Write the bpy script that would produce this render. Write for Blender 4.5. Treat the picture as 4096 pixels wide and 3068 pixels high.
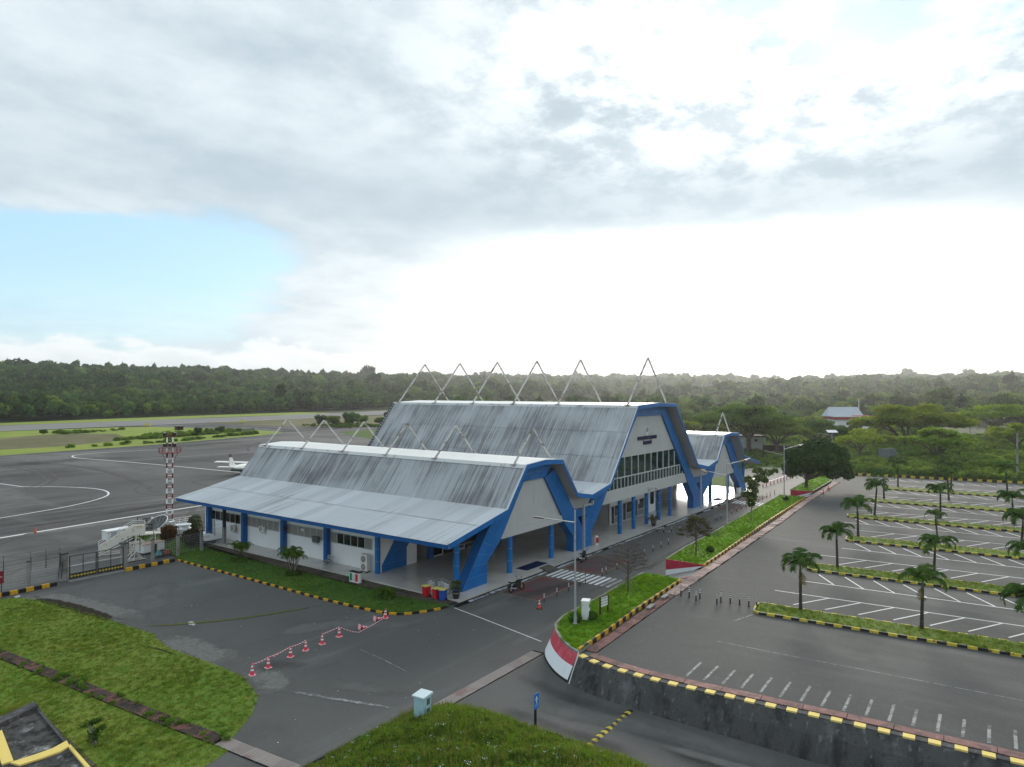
import bpy, math, random
import numpy as np
from mathutils import Vector, Matrix

for _o in list(bpy.data.objects):
    bpy.data.objects.remove(_o)
SC = bpy.context.scene
COL = SC.collection
rad = math.radians
sin, cos, pi = math.sin, math.cos, math.pi

# ------------------------------------------------------------------ camera
# world axes: X runs along the terminal front away from the camera, Y runs from the
# car park across the terminal to the runway, the drive in front of the terminal is z = 0
CAM_AZ, CAM_PITCH = 36.1, 0.60
cam_d = bpy.data.cameras.new('camera')
cam_d.sensor_width = 36.0
cam_d.lens = 2780.0 / 4096.0 * 36.0
cam_d.clip_start, cam_d.clip_end = 0.5, 12000.0
cam = bpy.data.objects.new('camera', cam_d)
COL.objects.link(cam)
cam.location = (0, 0, 18.0)
cam.rotation_euler = (rad(90 + CAM_PITCH), 0, rad(CAM_AZ - 90))
SC.camera = cam

# ------------------------------------------------------------------ view + light constants
SC.view_settings.view_transform = 'Standard'
SC.view_settings.look = 'None'
SC.view_settings.exposure = 0.58
SC.view_settings.gamma = 1.0
SC.view_settings.use_curve_mapping = False
SC.cycles.max_bounces = 6
SC.cycles.diffuse_bounces = 3
SC.cycles.glossy_bounces = 3
SC.cycles.transmission_bounces = 4
SC.cycles.transparent_max_bounces = 6
SC.cycles.volume_bounces = 0
SC.cycles.sample_clamp_indirect = 6.0
SC.cycles.use_denoising = True

SUN_AZ, SUN_EL = 17.0, 17.0          # degrees from X toward Y, above the horizon
SKY_STRENGTH = 0.11
CLOUD_GAIN = 1.0


class NT:
    """short-hand for building shader node trees"""
    def __init__(s, nt):
        s.nt = nt

    def n(s, t, **kw):
        o = s.nt.nodes.new(t)
        for k_, v_ in kw.items():
            setattr(o, k_, v_)
        return o

    def put(s, sock, v):
        if hasattr(v, 'is_output') or isinstance(v, bpy.types.NodeSocket):
            s.nt.links.new(v, sock)
        elif v is not None:
            if isinstance(v, (tuple, list)) and len(v) == 3 and sock.type == 'RGBA':
                v = (*v, 1.0)
            sock.default_value = v

    def m(s, op, a, b=None, c=None, clamp=False):
        o = s.n('ShaderNodeMath', operation=op, use_clamp=clamp)
        s.put(o.inputs[0], a)
        if b is not None:
            s.put(o.inputs[1], b)
        if c is not None:
            s.put(o.inputs[2], c)
        return o.outputs[0]

    def xyz(s, x, y, z):
        o = s.n('ShaderNodeCombineXYZ')
        for i, q in enumerate((x, y, z)):
            s.put(o.inputs[i], q)
        return o.outputs[0]

    def sep(s, v):
        o = s.n('ShaderNodeSeparateXYZ')
        s.put(o.inputs[0], v)
        return o.outputs

    def vm(s, op, a, b):
        o = s.n('ShaderNodeVectorMath', operation=op)
        s.put(o.inputs[0], a)
        s.put(o.inputs[1], b)
        return o.outputs[0]

    def noise(s, v, scale, detail=4.0, rough=0.55, dist=0.0):
        o = s.n('ShaderNodeTexNoise')
        s.put(o.inputs['Vector'], v)
        o.inputs['Scale'].default_value = scale
        o.inputs['Detail'].default_value = detail
        o.inputs['Roughness'].default_value = rough
        o.inputs['Distortion'].default_value = dist
        return o.outputs[0]

    def ramp(s, x, lo, hi, a=0.0, b=1.0):
        o = s.n('ShaderNodeMapRange', interpolation_type='SMOOTHSTEP')
        s.put(o.inputs[0], x)
        o.inputs[1].default_value = lo
        o.inputs[2].default_value = hi
        o.inputs[3].default_value = a
        o.inputs[4].default_value = b
        return o.outputs[0]

    def mix(s, f, a, b, blend='MIX'):
        o = s.n('ShaderNodeMix', data_type='RGBA', blend_type=blend)
        s.put(o.inputs[0], f)
        s.put(o.inputs[6], a)
        s.put(o.inputs[7], b)
        return o.outputs[2]

    def gauss(s, x, c, w):
        d = s.m('DIVIDE', s.m('SUBTRACT', x, c), w)
        return s.m('EXPONENT', s.m('MULTIPLY', s.m('MULTIPLY', d, d), -1.0))


# ------------------------------------------------------------------ sky
def make_world():
    w = bpy.data.worlds.new('World')
    SC.world = w
    w.use_nodes = True
    nt = w.node_tree
    nt.nodes.clear()
    N = NT(nt)
    sky = N.n('ShaderNodeTexSky', sky_type='NISHITA')
    sky.sun_disc = False
    sky.sun_elevation = rad(SUN_EL)
    sky.sun_rotation = rad(90 - SUN_AZ)
    sky.air_density, sky.dust_density, sky.ozone_density = 1.0, 0.6, 1.0
    bg = N.n('ShaderNodeBackground')
    bg.inputs[1].default_value = SKY_STRENGTH
    # humid tropical air: the clear patches are a pale bright blue
    nt.links.new(N.mix(0.62, sky.outputs[0], (3.1, 5.3, 6.9)), bg.inputs[0])
    d = N.n('ShaderNodeTexCoord').outputs['Generated']
    x, y, z = N.sep(d)
    # azimuth relative to the sun's bearing (+ = to the right of it), elevation, both in degrees
    ca, sa = cos(rad(SUN_AZ)), sin(rad(SUN_AZ))
    fwd = N.m('ADD', N.m('MULTIPLY', x, ca), N.m('MULTIPLY', y, sa))
    rgt = N.m('SUBTRACT', N.m('MULTIPLY', x, sa), N.m('MULTIPLY', y, ca))
    az = N.m('MULTIPLY', N.m('ARCTAN2', rgt, fwd), 180 / pi)
    el = N.m('MULTIPLY', N.m('ARCSINE', z), 180 / pi)
    # cloud deck: direction projected on a flat layer overhead
    zz = N.m('ADD', N.m('MAXIMUM', z, 0.0), 0.16)
    P = N.xyz(N.m('DIVIDE', x, zz), N.m('DIVIDE', y, zz), 0.0)
    big = N.noise(N.vm('ADD', P, (3.1, 7.7, 0.0)), 0.70, 5.0, 0.50)
    mid = N.noise(N.vm('ADD', P, (11.3, 2.2, 0.0)), 2.1, 8.0, 0.55)
    fine = N.noise(N.vm('ADD', P, (5.0, 1.0, 0.0)), 6.5, 8.0, 0.60)
    streak = N.noise(N.vm('MULTIPLY', N.vm('ADD', N.xyz(az, el, 0.0), (40.0, 0.0, 0.0)), (0.035, 0.17, 0.0)), 1.0, 7.0, 0.52)
    # how much cloud there is: the deck is nearly closed, with a clear gap low on the far left
    cov = N.m('ADD', N.m('MULTIPLY', big, 0.40), N.m('ADD', N.m('MULTIPLY', mid, 0.42), N.m('MULTIPLY', fine, 0.25)))
    gapel = N.m('ADD', 8.4, N.m('MULTIPLY', N.m('SUBTRACT', streak, 0.5), 5.0))
    gap = N.m('MULTIPLY', N.m('EXPONENT', N.m('MULTIPLY', N.m('POWER', N.m('ABSOLUTE', N.m('DIVIDE', N.m('SUBTRACT', el, gapel), 4.6)), 3.0), -1.0)),
              N.ramp(az, -49.0, -31.0, 1.0, 0.0))
    gap2 = N.m('ADD', N.m('MULTIPLY', N.gauss(el, 25.0, 3.2), N.gauss(az, 11.0, 8.0)), N.m('MULTIPLY', N.gauss(el, 29.0, 3.0), N.gauss(az, -1.0, 7.0)))
    cov = N.m('SUBTRACT', N.m('ADD', cov, 0.20), N.m('ADD', N.m('MULTIPLY', gap, 0.60), N.m('MULTIPLY', gap2, 0.22)))
    dens = N.ramp(cov, 0.42, 0.66)
    # low bank of cumulus along the horizon
    cum_p = N.xyz(N.m('MULTIPLY', az, 0.16), N.m('MULTIPLY', el, 0.38), 3.0)
    cum = N.noise(cum_p, 1.0, 8.0, 0.58)
    top = N.m('ADD', 0.6, N.m('MULTIPLY', cum, 5.6))
    bank = N.ramp(N.m('SUBTRACT', top, el), -0.15, 0.5)
    bank = N.m('MULTIPLY', bank, N.ramp(az, -16.0, 4.0, 0.95, 0.25))
    dens = N.m('MAXIMUM', dens, bank)
    # haze whitens everything close to the horizon
    low = N.ramp(el, 0.0, 9.0, 0.62, 0.05)
    dens = N.m('MAXIMUM', dens, low)
    # cloud brightness
    body = N.m('ADD', N.m('MULTIPLY', mid, 0.42), N.m('ADD', N.m('MULTIPLY', streak, 0.36), N.m('MULTIPLY', fine, 0.22)))
    shade = N.ramp(body, 0.33, 0.62)
    band = N.m('MULTIPLY', N.gauss(N.m('ADD', el, N.m('MULTIPLY', N.m('SUBTRACT', streak, 0.5), 4.0)), 15.6, 3.0), N.ramp(az, -58.0, -20.0, 0.45, 1.0))
    shade = N.m('MULTIPLY', shade, N.m('SUBTRACT', 1.0, N.m('MULTIPLY', band, 0.70)))
    col = N.mix(shade, (0.345, 0.420, 0.475), (0.560, 0.625, 0.660))
    bankc = N.mix(N.ramp(N.m('SUBTRACT', top, el), 0.0, 2.4), (0.72, 0.735, 0.73), (0.50, 0.545, 0.56))
    col = N.mix(N.m('MULTIPLY', bank, 0.85), col, bankc)
    warm = N.mix(N.ramp(el, 1.0, 9.0), (0.70, 0.68, 0.64), (0.735, 0.735, 0.715))
    col = N.mix(N.m('MULTIPLY', N.ramp(el, 2.0, 13.5, 0.95, 0.0), N.ramp(az, -42.0, -22.0)), col, warm)
    # the sun stands behind the deck: a wide glow under it and light edges above it
    g1 = N.m('MULTIPLY', N.gauss(az, -2.5, 15.0), N.gauss(el, 9.0, 5.0))
    g1 = N.m('MULTIPLY', g1, N.ramp(N.m('ADD', el, N.m('MULTIPLY', N.m('ADD', streak, N.m('MULTIPLY', fine, 0.6)), 5.0)), 15.0, 18.0, 1.0, 0.06))
    g2 = N.m('MULTIPLY', N.gauss(az, 2.0, 19.0), N.gauss(el, 25.5, 7.0))
    brk = N.ramp(N.m('ADD', N.m('MULTIPLY', fine, 0.65), N.m('MULTIPLY', mid, 0.35)), 0.42, 0.58)
    g2 = N.m('MULTIPLY', g2, brk)
    glow = N.m('ADD', N.m('MULTIPLY', g1, 1.5), N.m('MULTIPLY', g2, 0.75))
    glowv = N.n('ShaderNodeVectorMath', operation='SCALE')
    glowv.inputs[0].default_value = (1.0, 0.95, 0.86)
    nt.links.new(glow, glowv.inputs['Scale'])
    vadd = N.n('ShaderNodeVectorMath', operation='ADD')
    nt.links.new(col, vadd.inputs[0])
    nt.links.new(glowv.outputs[0], vadd.inputs[1])
    col = vadd.outputs[0]
    cb = N.n('ShaderNodeBackground')
    nt.links.new(col, cb.inputs[0])
    cb.inputs[1].default_value = CLOUD_GAIN
    mx = N.n('ShaderNodeMixShader')
    nt.links.new(dens, mx.inputs[0])
    nt.links.new(bg.outputs[0], mx.inputs[1])
    nt.links.new(cb.outputs[0], mx.inputs[2])
    out = N.n('ShaderNodeOutputWorld')
    nt.links.new(mx.outputs[0], out.inputs[0])


make_world()
sun_d = bpy.data.lights.new('sun', 'SUN')
sun_d.energy = 2.7
sun_d.angle = rad(18.0)
sun_d.color = (1.0, 0.93, 0.82)
sun = bpy.data.objects.new('sun', sun_d)
COL.objects.link(sun)
_sd = Vector((cos(rad(SUN_EL)) * cos(rad(SUN_AZ)), cos(rad(SUN_EL)) * sin(rad(SUN_AZ)), sin(rad(SUN_EL))))
sun.rotation_euler = _sd.to_track_quat('Z', 'Y').to_euler()
sun.location = (300, 100, 120)

# ------------------------------------------------------------------ materials
MATS = {}


def mat(name, col, rough=0.8, spec=0.3, metal=0.0, layers=(), bump=None, space='W', tint=0.0, sheen=None, transl=0.0, emit=None):
    """layers: (scale or (sx,sy,sz), detail, lo, hi, colour) mixed over the base through noise; bump: (scale, strength, distance)"""
    if name in MATS:
        return MATS[name]
    m = bpy.data.materials.new(name)
    m.use_nodes = True
    nt = m.node_tree
    nt.nodes.clear()
    N = NT(nt)
    bs = N.n('ShaderNodeBsdfPrincipled')
    out = N.n('ShaderNodeOutputMaterial')
    pos = N.n('ShaderNodeNewGeometry').outputs['Position'] if space == 'W' else N.n('ShaderNodeTexCoord').outputs['Object']
    c = None
    base = (*col, 1.0)
    for i, (sc_, det, lo, hi, c2) in enumerate(layers):
        v = N.vm('ADD', pos, (13.7 * i, 5.1 * i, 2.3 * i))
        if isinstance(sc_, tuple):
            v = N.vm('MULTIPLY', v, sc_)
            s1 = 1.0
        else:
            s1 = sc_
        f = N.ramp(N.noise(v, s1, det, 0.6), lo, hi)
        c = N.mix(f, c if c is not None else base, (*c2, 1.0))
    if tint > 0:
        rnd = N.n('ShaderNodeObjectInfo').outputs['Random']
        hsv = N.n('ShaderNodeHueSaturation')
        hsv.inputs['Hue'].default_value = 0.5
        N.put(hsv.inputs['Value'], N.m('ADD', 1.0 - tint, N.m('MULTIPLY', rnd, 2 * tint)))
        N.put(hsv.inputs['Color'], c if c is not None else base)
        if transl > 0:
            r2 = N.m('FRACT', N.m('MULTIPLY', rnd, 7.31))
            N.put(hsv.inputs['Hue'], N.m('ADD', 0.485, N.m('MULTIPLY', r2, 0.03)))
        c = hsv.outputs[0]
    N.put(bs.inputs['Base Color'], c if c is not None else base)
    bs.inputs['Roughness'].default_value = rough
    bs.inputs['Specular IOR Level'].default_value = spec
    bs.inputs['Metallic'].default_value = metal
    if bump:
        b = N.n('ShaderNodeBump')
        b.inputs['Strength'].default_value = bump[1]
        b.inputs['Distance'].default_value = bump[2]
        N.put(b.inputs['Height'], N.noise(pos, bump[0], 4.0, 0.6))
        nt.links.new(b.outputs[0], bs.inputs['Normal'])
    sh = bs.outputs[0]
    if transl > 0:
        tr = N.n('ShaderNodeBsdfTranslucent')
        tc = N.mix(1.0, c if c is not None else base, (1.5, 1.35, 0.55, 1.0), 'MULTIPLY')
        N.put(tr.inputs[0], tc)
        mx = N.n('ShaderNodeMixShader')
        mx.inputs[0].default_value = transl
        nt.links.new(sh, mx.inputs[1])
        nt.links.new(tr.outputs[0], mx.inputs[2])
        sh = mx.outputs[0]
    nt.links.new(sh, out.inputs[0])
    MATS[name] = m
    m.diffuse_color = base
    return m


def roof_mat(name, col, dirt, amount, slope_axis_len):
    """ribbed sheet metal: rain streaks run down the slope (world Y is across the ribs, Z down them)"""
    m = bpy.data.materials.new(name)
    m.use_nodes = True
    nt = m.node_tree
    nt.nodes.clear()
    N = NT(nt)
    bs = N.n('ShaderNodeBsdfPrincipled')
    out = N.n('ShaderNodeOutputMaterial')
    pos = N.n('ShaderNodeNewGeometry').outputs['Position']
    x, y, z = N.sep(pos)
    st = N.noise(N.xyz(N.m('MULTIPLY', y, 7.5), N.m('MULTIPLY', z, slope_axis_len), N.m('MULTIPLY', x, 0.01)), 1.0, 4.0, 0.70)
    st2 = N.noise(N.xyz(N.m('MULTIPLY', y, 0.16), N.m('MULTIPLY', z, 0.22), N.m('MULTIPLY', x, 0.05)), 1.0, 4.0, 0.55)
    st3 = N.noise(N.xyz(N.m('MULTIPLY', y, 2.0), N.m('MULTIPLY', z, slope_axis_len), 7.0), 1.0, 3.0, 0.6)
    f = N.m('ADD', N.m('ADD', N.m('MULTIPLY', st, 0.65), N.m('MULTIPLY', st3, 0.35)), N.m('MULTIPLY', N.m('SUBTRACT', st2, 0.5), 0.50))
    f = N.ramp(f, 0.58 - 0.24 * amount, 0.84 - 0.20 * amount)
    sp = N.ramp(N.noise(pos, 4.2, 6.0, 0.7), 0.56, 0.72)
    f = N.m('MAXIMUM', f, N.m('MULTIPLY', sp, 0.35 * amount))
    rnd = N.n('ShaderNodeObjectInfo').outputs['Random']
    base = N.mix(rnd, tuple(q * 0.90 for q in col), tuple(min(1.0, q * 1.08) for q in col))
    c = N.mix(N.m('MULTIPLY', f, 0.80), base, (*dirt, 1.0))
    N.put(bs.inputs['Base Color'], c)
    bs.inputs['Roughness'].default_value = 0.55
    bs.inputs['Metallic'].default_value = 0.15
    bs.inputs['Specular IOR Level'].default_value = 0.4
    nt.links.new(bs.outputs[0], out.inputs[0])
    return m


def grass_mat(name, cols, scale=1.0):
    return mat(name, cols[0], 0.95, 0.1, layers=(
        (0.10 * scale, 5, 0.42, 0.62, cols[1]), (0.45 * scale, 6, 0.48, 0.68, cols[2]), (2.6 * scale, 5, 0.52, 0.72, cols[3]),
        (9.0 * scale, 4, 0.55, 0.75, cols[1])), bump=(6.0 * scale, 0.9, 0.15))


ASPHALT = mat('asphalt', (0.074, 0.0755, 0.0735), 0.82, 0.28, layers=(
    (0.035, 5, 0.40, 0.66, (0.092, 0.0945, 0.092)), (0.16, 5, 0.46, 0.70, (0.062, 0.0635, 0.0625)),
    ((0.05, 0.35, 1), 5, 0.54, 0.74, (0.115, 0.118, 0.115)), (1.1, 6, 0.50, 0.80, (0.078, 0.081, 0.080)),
    (14.0, 4, 0.60, 0.72, (0.15, 0.15, 0.145)), (34.0, 2, 0.68, 0.74, (0.30, 0.30, 0.29))), bump=(30.0, 0.25, 0.02))
ASPHALT_LOT = mat('asphalt_lot', (0.074, 0.0765, 0.076), 0.9, 0.15, layers=(
    (0.045, 5, 0.40, 0.64, (0.062, 0.0645, 0.0645)), ((0.22, 0.05, 1), 5, 0.50, 0.74, (0.112, 0.115, 0.113)),
    (0.30, 6, 0.52, 0.74, (0.060, 0.0625, 0.0625)), (1.6, 6, 0.50, 0.80, (0.088, 0.090, 0.089)),
    (14.0, 4, 0.60, 0.72, (0.17, 0.17, 0.165)), (34.0, 2, 0.68, 0.74, (0.32, 0.32, 0.31))), bump=(30.0, 0.25, 0.02))
APRON = mat('apron_asphalt', (0.072, 0.074, 0.073), 0.85, 0.22, layers=(
    ((0.018, 0.05, 1), 6, 0.42, 0.62, (0.036, 0.037, 0.037)), ((0.06, 0.012, 1), 5, 0.50, 0.70, (0.115, 0.116, 0.112)),
    ((0.012, 0.16, 1), 6, 0.53, 0.70, (0.135, 0.134, 0.128)), (0.4, 6, 0.50, 0.75, (0.055, 0.057, 0.057))))
RUNWAY = mat('runway_asphalt', (0.20, 0.20, 0.195), 0.9, 0.1, layers=(((0.01, 0.12, 1), 5, 0.45, 0.7, (0.14, 0.14, 0.14)),))
CONC = mat('concrete', (0.27, 0.265, 0.25), 0.9, 0.2, layers=((0.8, 6, 0.45, 0.7, (0.13, 0.13, 0.125)), (5.0, 5, 0.5, 0.7, (0.20, 0.195, 0.185))))
CONC_D = mat('concrete_stained', (0.078, 0.079, 0.080), 0.9, 0.15, layers=(
    ((1.3, 1.3, 0.30), 7, 0.46, 0.66, (0.038, 0.039, 0.041)), ((0.45, 0.45, 0.4), 8, 0.56, 0.74, (0.14, 0.145, 0.15)),
    ((3.4, 3.4, 0.20), 7, 0.56, 0.76, (0.20, 0.205, 0.21)), (7.0, 6, 0.55, 0.75, (0.03, 0.031, 0.032))), bump=(3.0, 0.4, 0.05))
CONC_L = mat('concrete_lichen', (0.07, 0.072, 0.07), 0.95, 0.15, layers=(
    (1.6, 8, 0.44, 0.62, (0.022, 0.023, 0.024)), (1.1, 9, 0.55, 0.70, (0.30, 0.31, 0.31)), (6.0, 7, 0.52, 0.70, (0.035, 0.036, 0.03))), bump=(8.0, 0.5, 0.03))
TILE = mat('floor_tile_white', (0.52, 0.50, 0.465), 0.20, 0.45, layers=((0.25, 5, 0.45, 0.7, (0.43, 0.415, 0.385)), (2.0, 5, 0.56, 0.76, (0.35, 0.33, 0.30))), bump=(1.4, 0.05, 0.02))
WALL = mat('wall_white', (0.80, 0.81, 0.82), 0.8, 0.3, layers=((0.5, 6, 0.52, 0.78, (0.68, 0.69, 0.69)),))
WALL_G = mat('panel_grey', (0.47, 0.48, 0.48), 0.55, 0.35, layers=((0.3, 5, 0.45, 0.7, (0.42, 0.43, 0.43)), ((1.5, 1.5, 0.3), 6, 0.58, 0.78, (0.37, 0.38, 0.38))))
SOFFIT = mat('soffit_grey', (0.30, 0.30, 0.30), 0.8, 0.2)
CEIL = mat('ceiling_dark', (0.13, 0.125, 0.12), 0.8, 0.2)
BLUE = mat('blue_panel', (0.002, 0.135, 0.42), 0.40, 0.35, layers=((0.4, 4, 0.4, 0.7, (0.002, 0.115, 0.37)), ((1.5, 1.5, 0.25), 6, 0.58, 0.78, (0.010, 0.12, 0.33))), tint=0.07)
BLUE_D = mat('blue_paint', (0.003, 0.095, 0.31), 0.55, 0.3, layers=((0.7, 4, 0.45, 0.7, (0.004, 0.08, 0.26)), ((2.0, 2.0, 0.4), 6, 0.60, 0.78, (0.02, 0.08, 0.20))))
GROUT = mat('grout', (0.22, 0.36, 0.52), 0.8, 0.2)
ROOF_STEEP = roof_mat('roof_sheet_steep', (0.44, 0.465, 0.49), (0.062, 0.061, 0.060), 0.80, 0.14)
ROOF_LOW = roof_mat('roof_sheet_low', (0.58, 0.61, 0.635), (0.15, 0.145, 0.14), 0.25, 0.30)
ROOF_CAP = mat('roof_cap_white', (0.74, 0.74, 0.72), 0.4, 0.5, layers=(((0.25, 1.2, 1), 5, 0.5, 0.75, (0.62, 0.61, 0.58)), (2.2, 6, 0.62, 0.75, (0.3, 0.27, 0.24))))
DIRTY_EDGE = mat('grime', (0.06, 0.05, 0.048), 0.95, 0.1)
GLASS = mat('glass_teal', (0.004, 0.022, 0.022), 0.04, 0.55, layers=((0.12, 3, 0.4, 0.7, (0.006, 0.035, 0.032)),))
GLASS_D = mat('glass_dark', (0.012, 0.016, 0.016), 0.06, 0.5)
LOUVRE = mat('louvre_grey', (0.30, 0.285, 0.265), 0.7, 0.3)
ALU = mat('aluminium_frame', (0.52, 0.56, 0.56), 0.45, 0.5)
STEEL = mat('galvanised_steel', (0.38, 0.40, 0.41), 0.5, 0.5, metal=0.3, layers=((2.0, 5, 0.5, 0.75, (0.27, 0.28, 0.29)),))
SPIRE = mat('spire_rusty', (0.50, 0.50, 0.48), 0.7, 0.3, layers=((1.3, 5, 0.50, 0.62, (0.22, 0.18, 0.145)), (0.8, 4, 0.60, 0.70, (0.10, 0.08, 0.07))))
DARK = mat('dark_metal', (0.018, 0.018, 0.019), 0.55, 0.4)
BLACK = mat('paint_black', (0.014, 0.014, 0.014), 0.7, 0.3, layers=((2.2, 5, 0.55, 0.75, (0.05, 0.05, 0.048)),))
YELLOW = mat('paint_yellow', (0.60, 0.33, 0.018), 0.75, 0.3, layers=((2.5, 6, 0.50, 0.72, (0.42, 0.23, 0.02)), (5.0, 6, 0.60, 0.68, (0.05, 0.045, 0.03))))
YELLOW_P = mat('paint_yellow_faded', (0.55, 0.44, 0.05), 0.8, 0.2, layers=((3.0, 6, 0.50, 0.70, (0.40, 0.33, 0.05)), (4.5, 6, 0.58, 0.66, (0.07, 0.06, 0.04))))
YELLOW_L = mat('paint_yellow_pale', (0.74, 0.57, 0.17), 0.8, 0.2, layers=((1.8, 6, 0.55, 0.75, (0.64, 0.49, 0.15)),))
WHITE_P = mat('road_paint_white', (0.66, 0.67, 0.67), 0.8, 0.2, layers=((3.0, 7, 0.50, 0.72, (0.50, 0.51, 0.51)), (7.0, 7, 0.60, 0.72, (0.17, 0.17, 0.17))))
WHITE_W = mat('road_paint_worn', (0.27, 0.275, 0.275), 0.85, 0.2, layers=((2.0, 8, 0.42, 0.60, (0.10, 0.10, 0.10)), (6.0, 7, 0.5, 0.7, (0.36, 0.36, 0.36))))
RED_BAY = mat('bay_paint_red', (0.125, 0.052, 0.058), 0.9, 0.15, layers=((0.45, 6, 0.36, 0.54, (0.086, 0.072, 0.072)), (2.5, 6, 0.5, 0.75, (0.095, 0.05, 0.052))))
OCHRE = mat('bay_line_ochre', (0.26, 0.155, 0.07), 0.85, 0.2, layers=((1.8, 7, 0.5, 0.65, (0.11, 0.085, 0.06)),))
RED_W = mat('wall_paint_red', (0.50, 0.055, 0.085), 0.75, 0.3, layers=((1.5, 6, 0.48, 0.72, (0.55, 0.12, 0.15)), (5.0, 5, 0.62, 0.76, (0.40, 0.05, 0.07))))
RED_D = mat('wall_paint_crimson', (0.36, 0.022, 0.045), 0.7, 0.3, layers=((1.5, 6, 0.48, 0.72, (0.42, 0.04, 0.06)),))
WHITE_WALL = mat('wall_paint_white', (0.72, 0.75, 0.77), 0.7, 0.3, layers=((1.2, 6, 0.5, 0.75, (0.62, 0.65, 0.67)),))
WHITE = mat('white_metal', (0.72, 0.73, 0.72), 0.5, 0.4, space='O', layers=((1.4, 6, 0.55, 0.72, (0.50, 0.47, 0.42)),))
CREAM = mat('cream_metal', (0.66, 0.64, 0.57), 0.65, 0.3, space='O', layers=((0.9, 7, 0.52, 0.66, (0.46, 0.40, 0.31)), (2.2, 6, 0.62, 0.72, (0.22, 0.15, 0.10))))
PINK = mat('drain_cover_pink', (0.235, 0.125, 0.115), 0.9, 0.2, layers=((1.2, 6, 0.46, 0.62, (0.135, 0.085, 0.08)), (3.5, 6, 0.55, 0.72, (0.33, 0.20, 0.185))), tint=0.2)
PINK_L = mat('drain_slab_pink', (0.37, 0.26, 0.235), 0.9, 0.2, layers=((0.8, 6, 0.45, 0.62, (0.20, 0.145, 0.13)), (3.5, 6, 0.55, 0.72, (0.47, 0.37, 0.34))), tint=0.22)
GRATE = mat('drain_grate', (0.30, 0.265, 0.25), 0.8, 0.3, layers=((0.5, 5, 0.50, 0.66, (0.24, 0.15, 0.14)),), tint=0.12)
GRATE_D = mat('drain_grate_dirty', (0.085, 0.062, 0.056), 0.95, 0.15, layers=((0.7, 6, 0.48, 0.60, (0.20, 0.10, 0.085)), (2.2, 6, 0.5, 0.65, (0.035, 0.034, 0.026))))
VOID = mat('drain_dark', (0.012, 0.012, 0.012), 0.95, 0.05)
SOIL = mat('bare_soil', (0.085, 0.072, 0.058), 0.95, 0.1, layers=((0.5, 6, 0.45, 0.65, (0.045, 0.040, 0.032)), (2.5, 6, 0.52, 0.72, (0.15, 0.135, 0.115)), (0.9, 6, 0.58, 0.68, (0.05, 0.075, 0.02))), bump=(5.0, 0.6, 0.08))
SOIL_D = mat('forest_floor', (0.028, 0.042, 0.014), 0.95, 0.1, layers=((0.05, 5, 0.45, 0.65, (0.045, 0.065, 0.02)),))
GRIT = mat('grit', (0.19, 0.195, 0.19), 0.92, 0.15, layers=((0.9, 7, 0.45, 0.62, (0.10, 0.105, 0.105)), (4.0, 6, 0.5, 0.7, (0.26, 0.26, 0.25))))
GRIT_W = mat('cement_spill', (0.42, 0.42, 0.41), 0.9, 0.2, layers=((2.0, 7, 0.45, 0.6, (0.22, 0.22, 0.22)),))
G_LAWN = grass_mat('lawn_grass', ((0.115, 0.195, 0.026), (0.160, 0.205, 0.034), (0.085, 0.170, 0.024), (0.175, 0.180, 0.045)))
G_SHADE = grass_mat('lawn_grass_shaded', ((0.042, 0.100, 0.016), (0.062, 0.125, 0.018), (0.032, 0.080, 0.014), (0.080, 0.120, 0.024)))  # darker copy of the lawn greens, shade beside the building put into the colour
G_MED = grass_mat('median_grass', ((0.115, 0.250, 0.016), (0.150, 0.285, 0.020), (0.080, 0.195, 0.014), (0.175, 0.265, 0.030)))
G_FIELD = grass_mat('field_grass', ((0.185, 0.250, 0.040), (0.225, 0.270, 0.050), (0.150, 0.215, 0.034), (0.23, 0.235, 0.08)), 0.22)
G_DRY = grass_mat('field_grass_dry', ((0.125, 0.115, 0.060), (0.165, 0.145, 0.085), (0.090, 0.105, 0.035), (0.070, 0.080, 0.030)), 0.30)
G_ISL = grass_mat('island_grass', ((0.100, 0.165, 0.022), (0.130, 0.185, 0.028), (0.075, 0.130, 0.018), (0.140, 0.155, 0.046)))
G_MOUND = grass_mat('mound_grass', ((0.100, 0.145, 0.022), (0.075, 0.120, 0.020), (0.140, 0.165, 0.036), (0.060, 0.080, 0.020)))
G_WILD = grass_mat('wild_ground', ((0.055, 0.105, 0.018), (0.080, 0.130, 0.022), (0.038, 0.075, 0.014), (0.105, 0.140, 0.028)), 0.4)


def soft_mat(name, col, col2, noise_scale, lo, hi, amount=1.0):
    """dust and stains on asphalt: opaque where 'fade' and the noise allow, bare road elsewhere"""
    m = bpy.data.materials.new(name)
    m.use_nodes = True
    nt = m.node_tree
    nt.nodes.clear()
    N = NT(nt)
    pos = N.n('ShaderNodeNewGeometry').outputs['Position']
    at = N.n('ShaderNodeAttribute')
    at.attribute_name = 'fade'
    n1 = N.noise(pos, noise_scale, 7.0, 0.62)
    n2 = N.noise(pos, noise_scale * 5.0, 5.0, 0.6)
    a = N.ramp(N.m('ADD', at.outputs['Fac'], N.m('MULTIPLY', N.m('SUBTRACT', n1, 0.5), 1.9)), lo, hi)
    df = N.n('ShaderNodeBsdfDiffuse')
    N.put(df.inputs[0], N.mix(N.ramp(n2, 0.4, 0.65), (*col, 1.0), (*col2, 1.0)))
    tr = N.n('ShaderNodeBsdfTransparent')
    mx = N.n('ShaderNodeMixShader')
    N.put(mx.inputs[0], N.m('MULTIPLY', a, amount))
    nt.links.new(tr.outputs[0], mx.inputs[1])
    nt.links.new(df.outputs[0], mx.inputs[2])
    out = N.n('ShaderNodeOutputMaterial')
    nt.links.new(mx.outputs[0], out.inputs[0])
    return m


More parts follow.
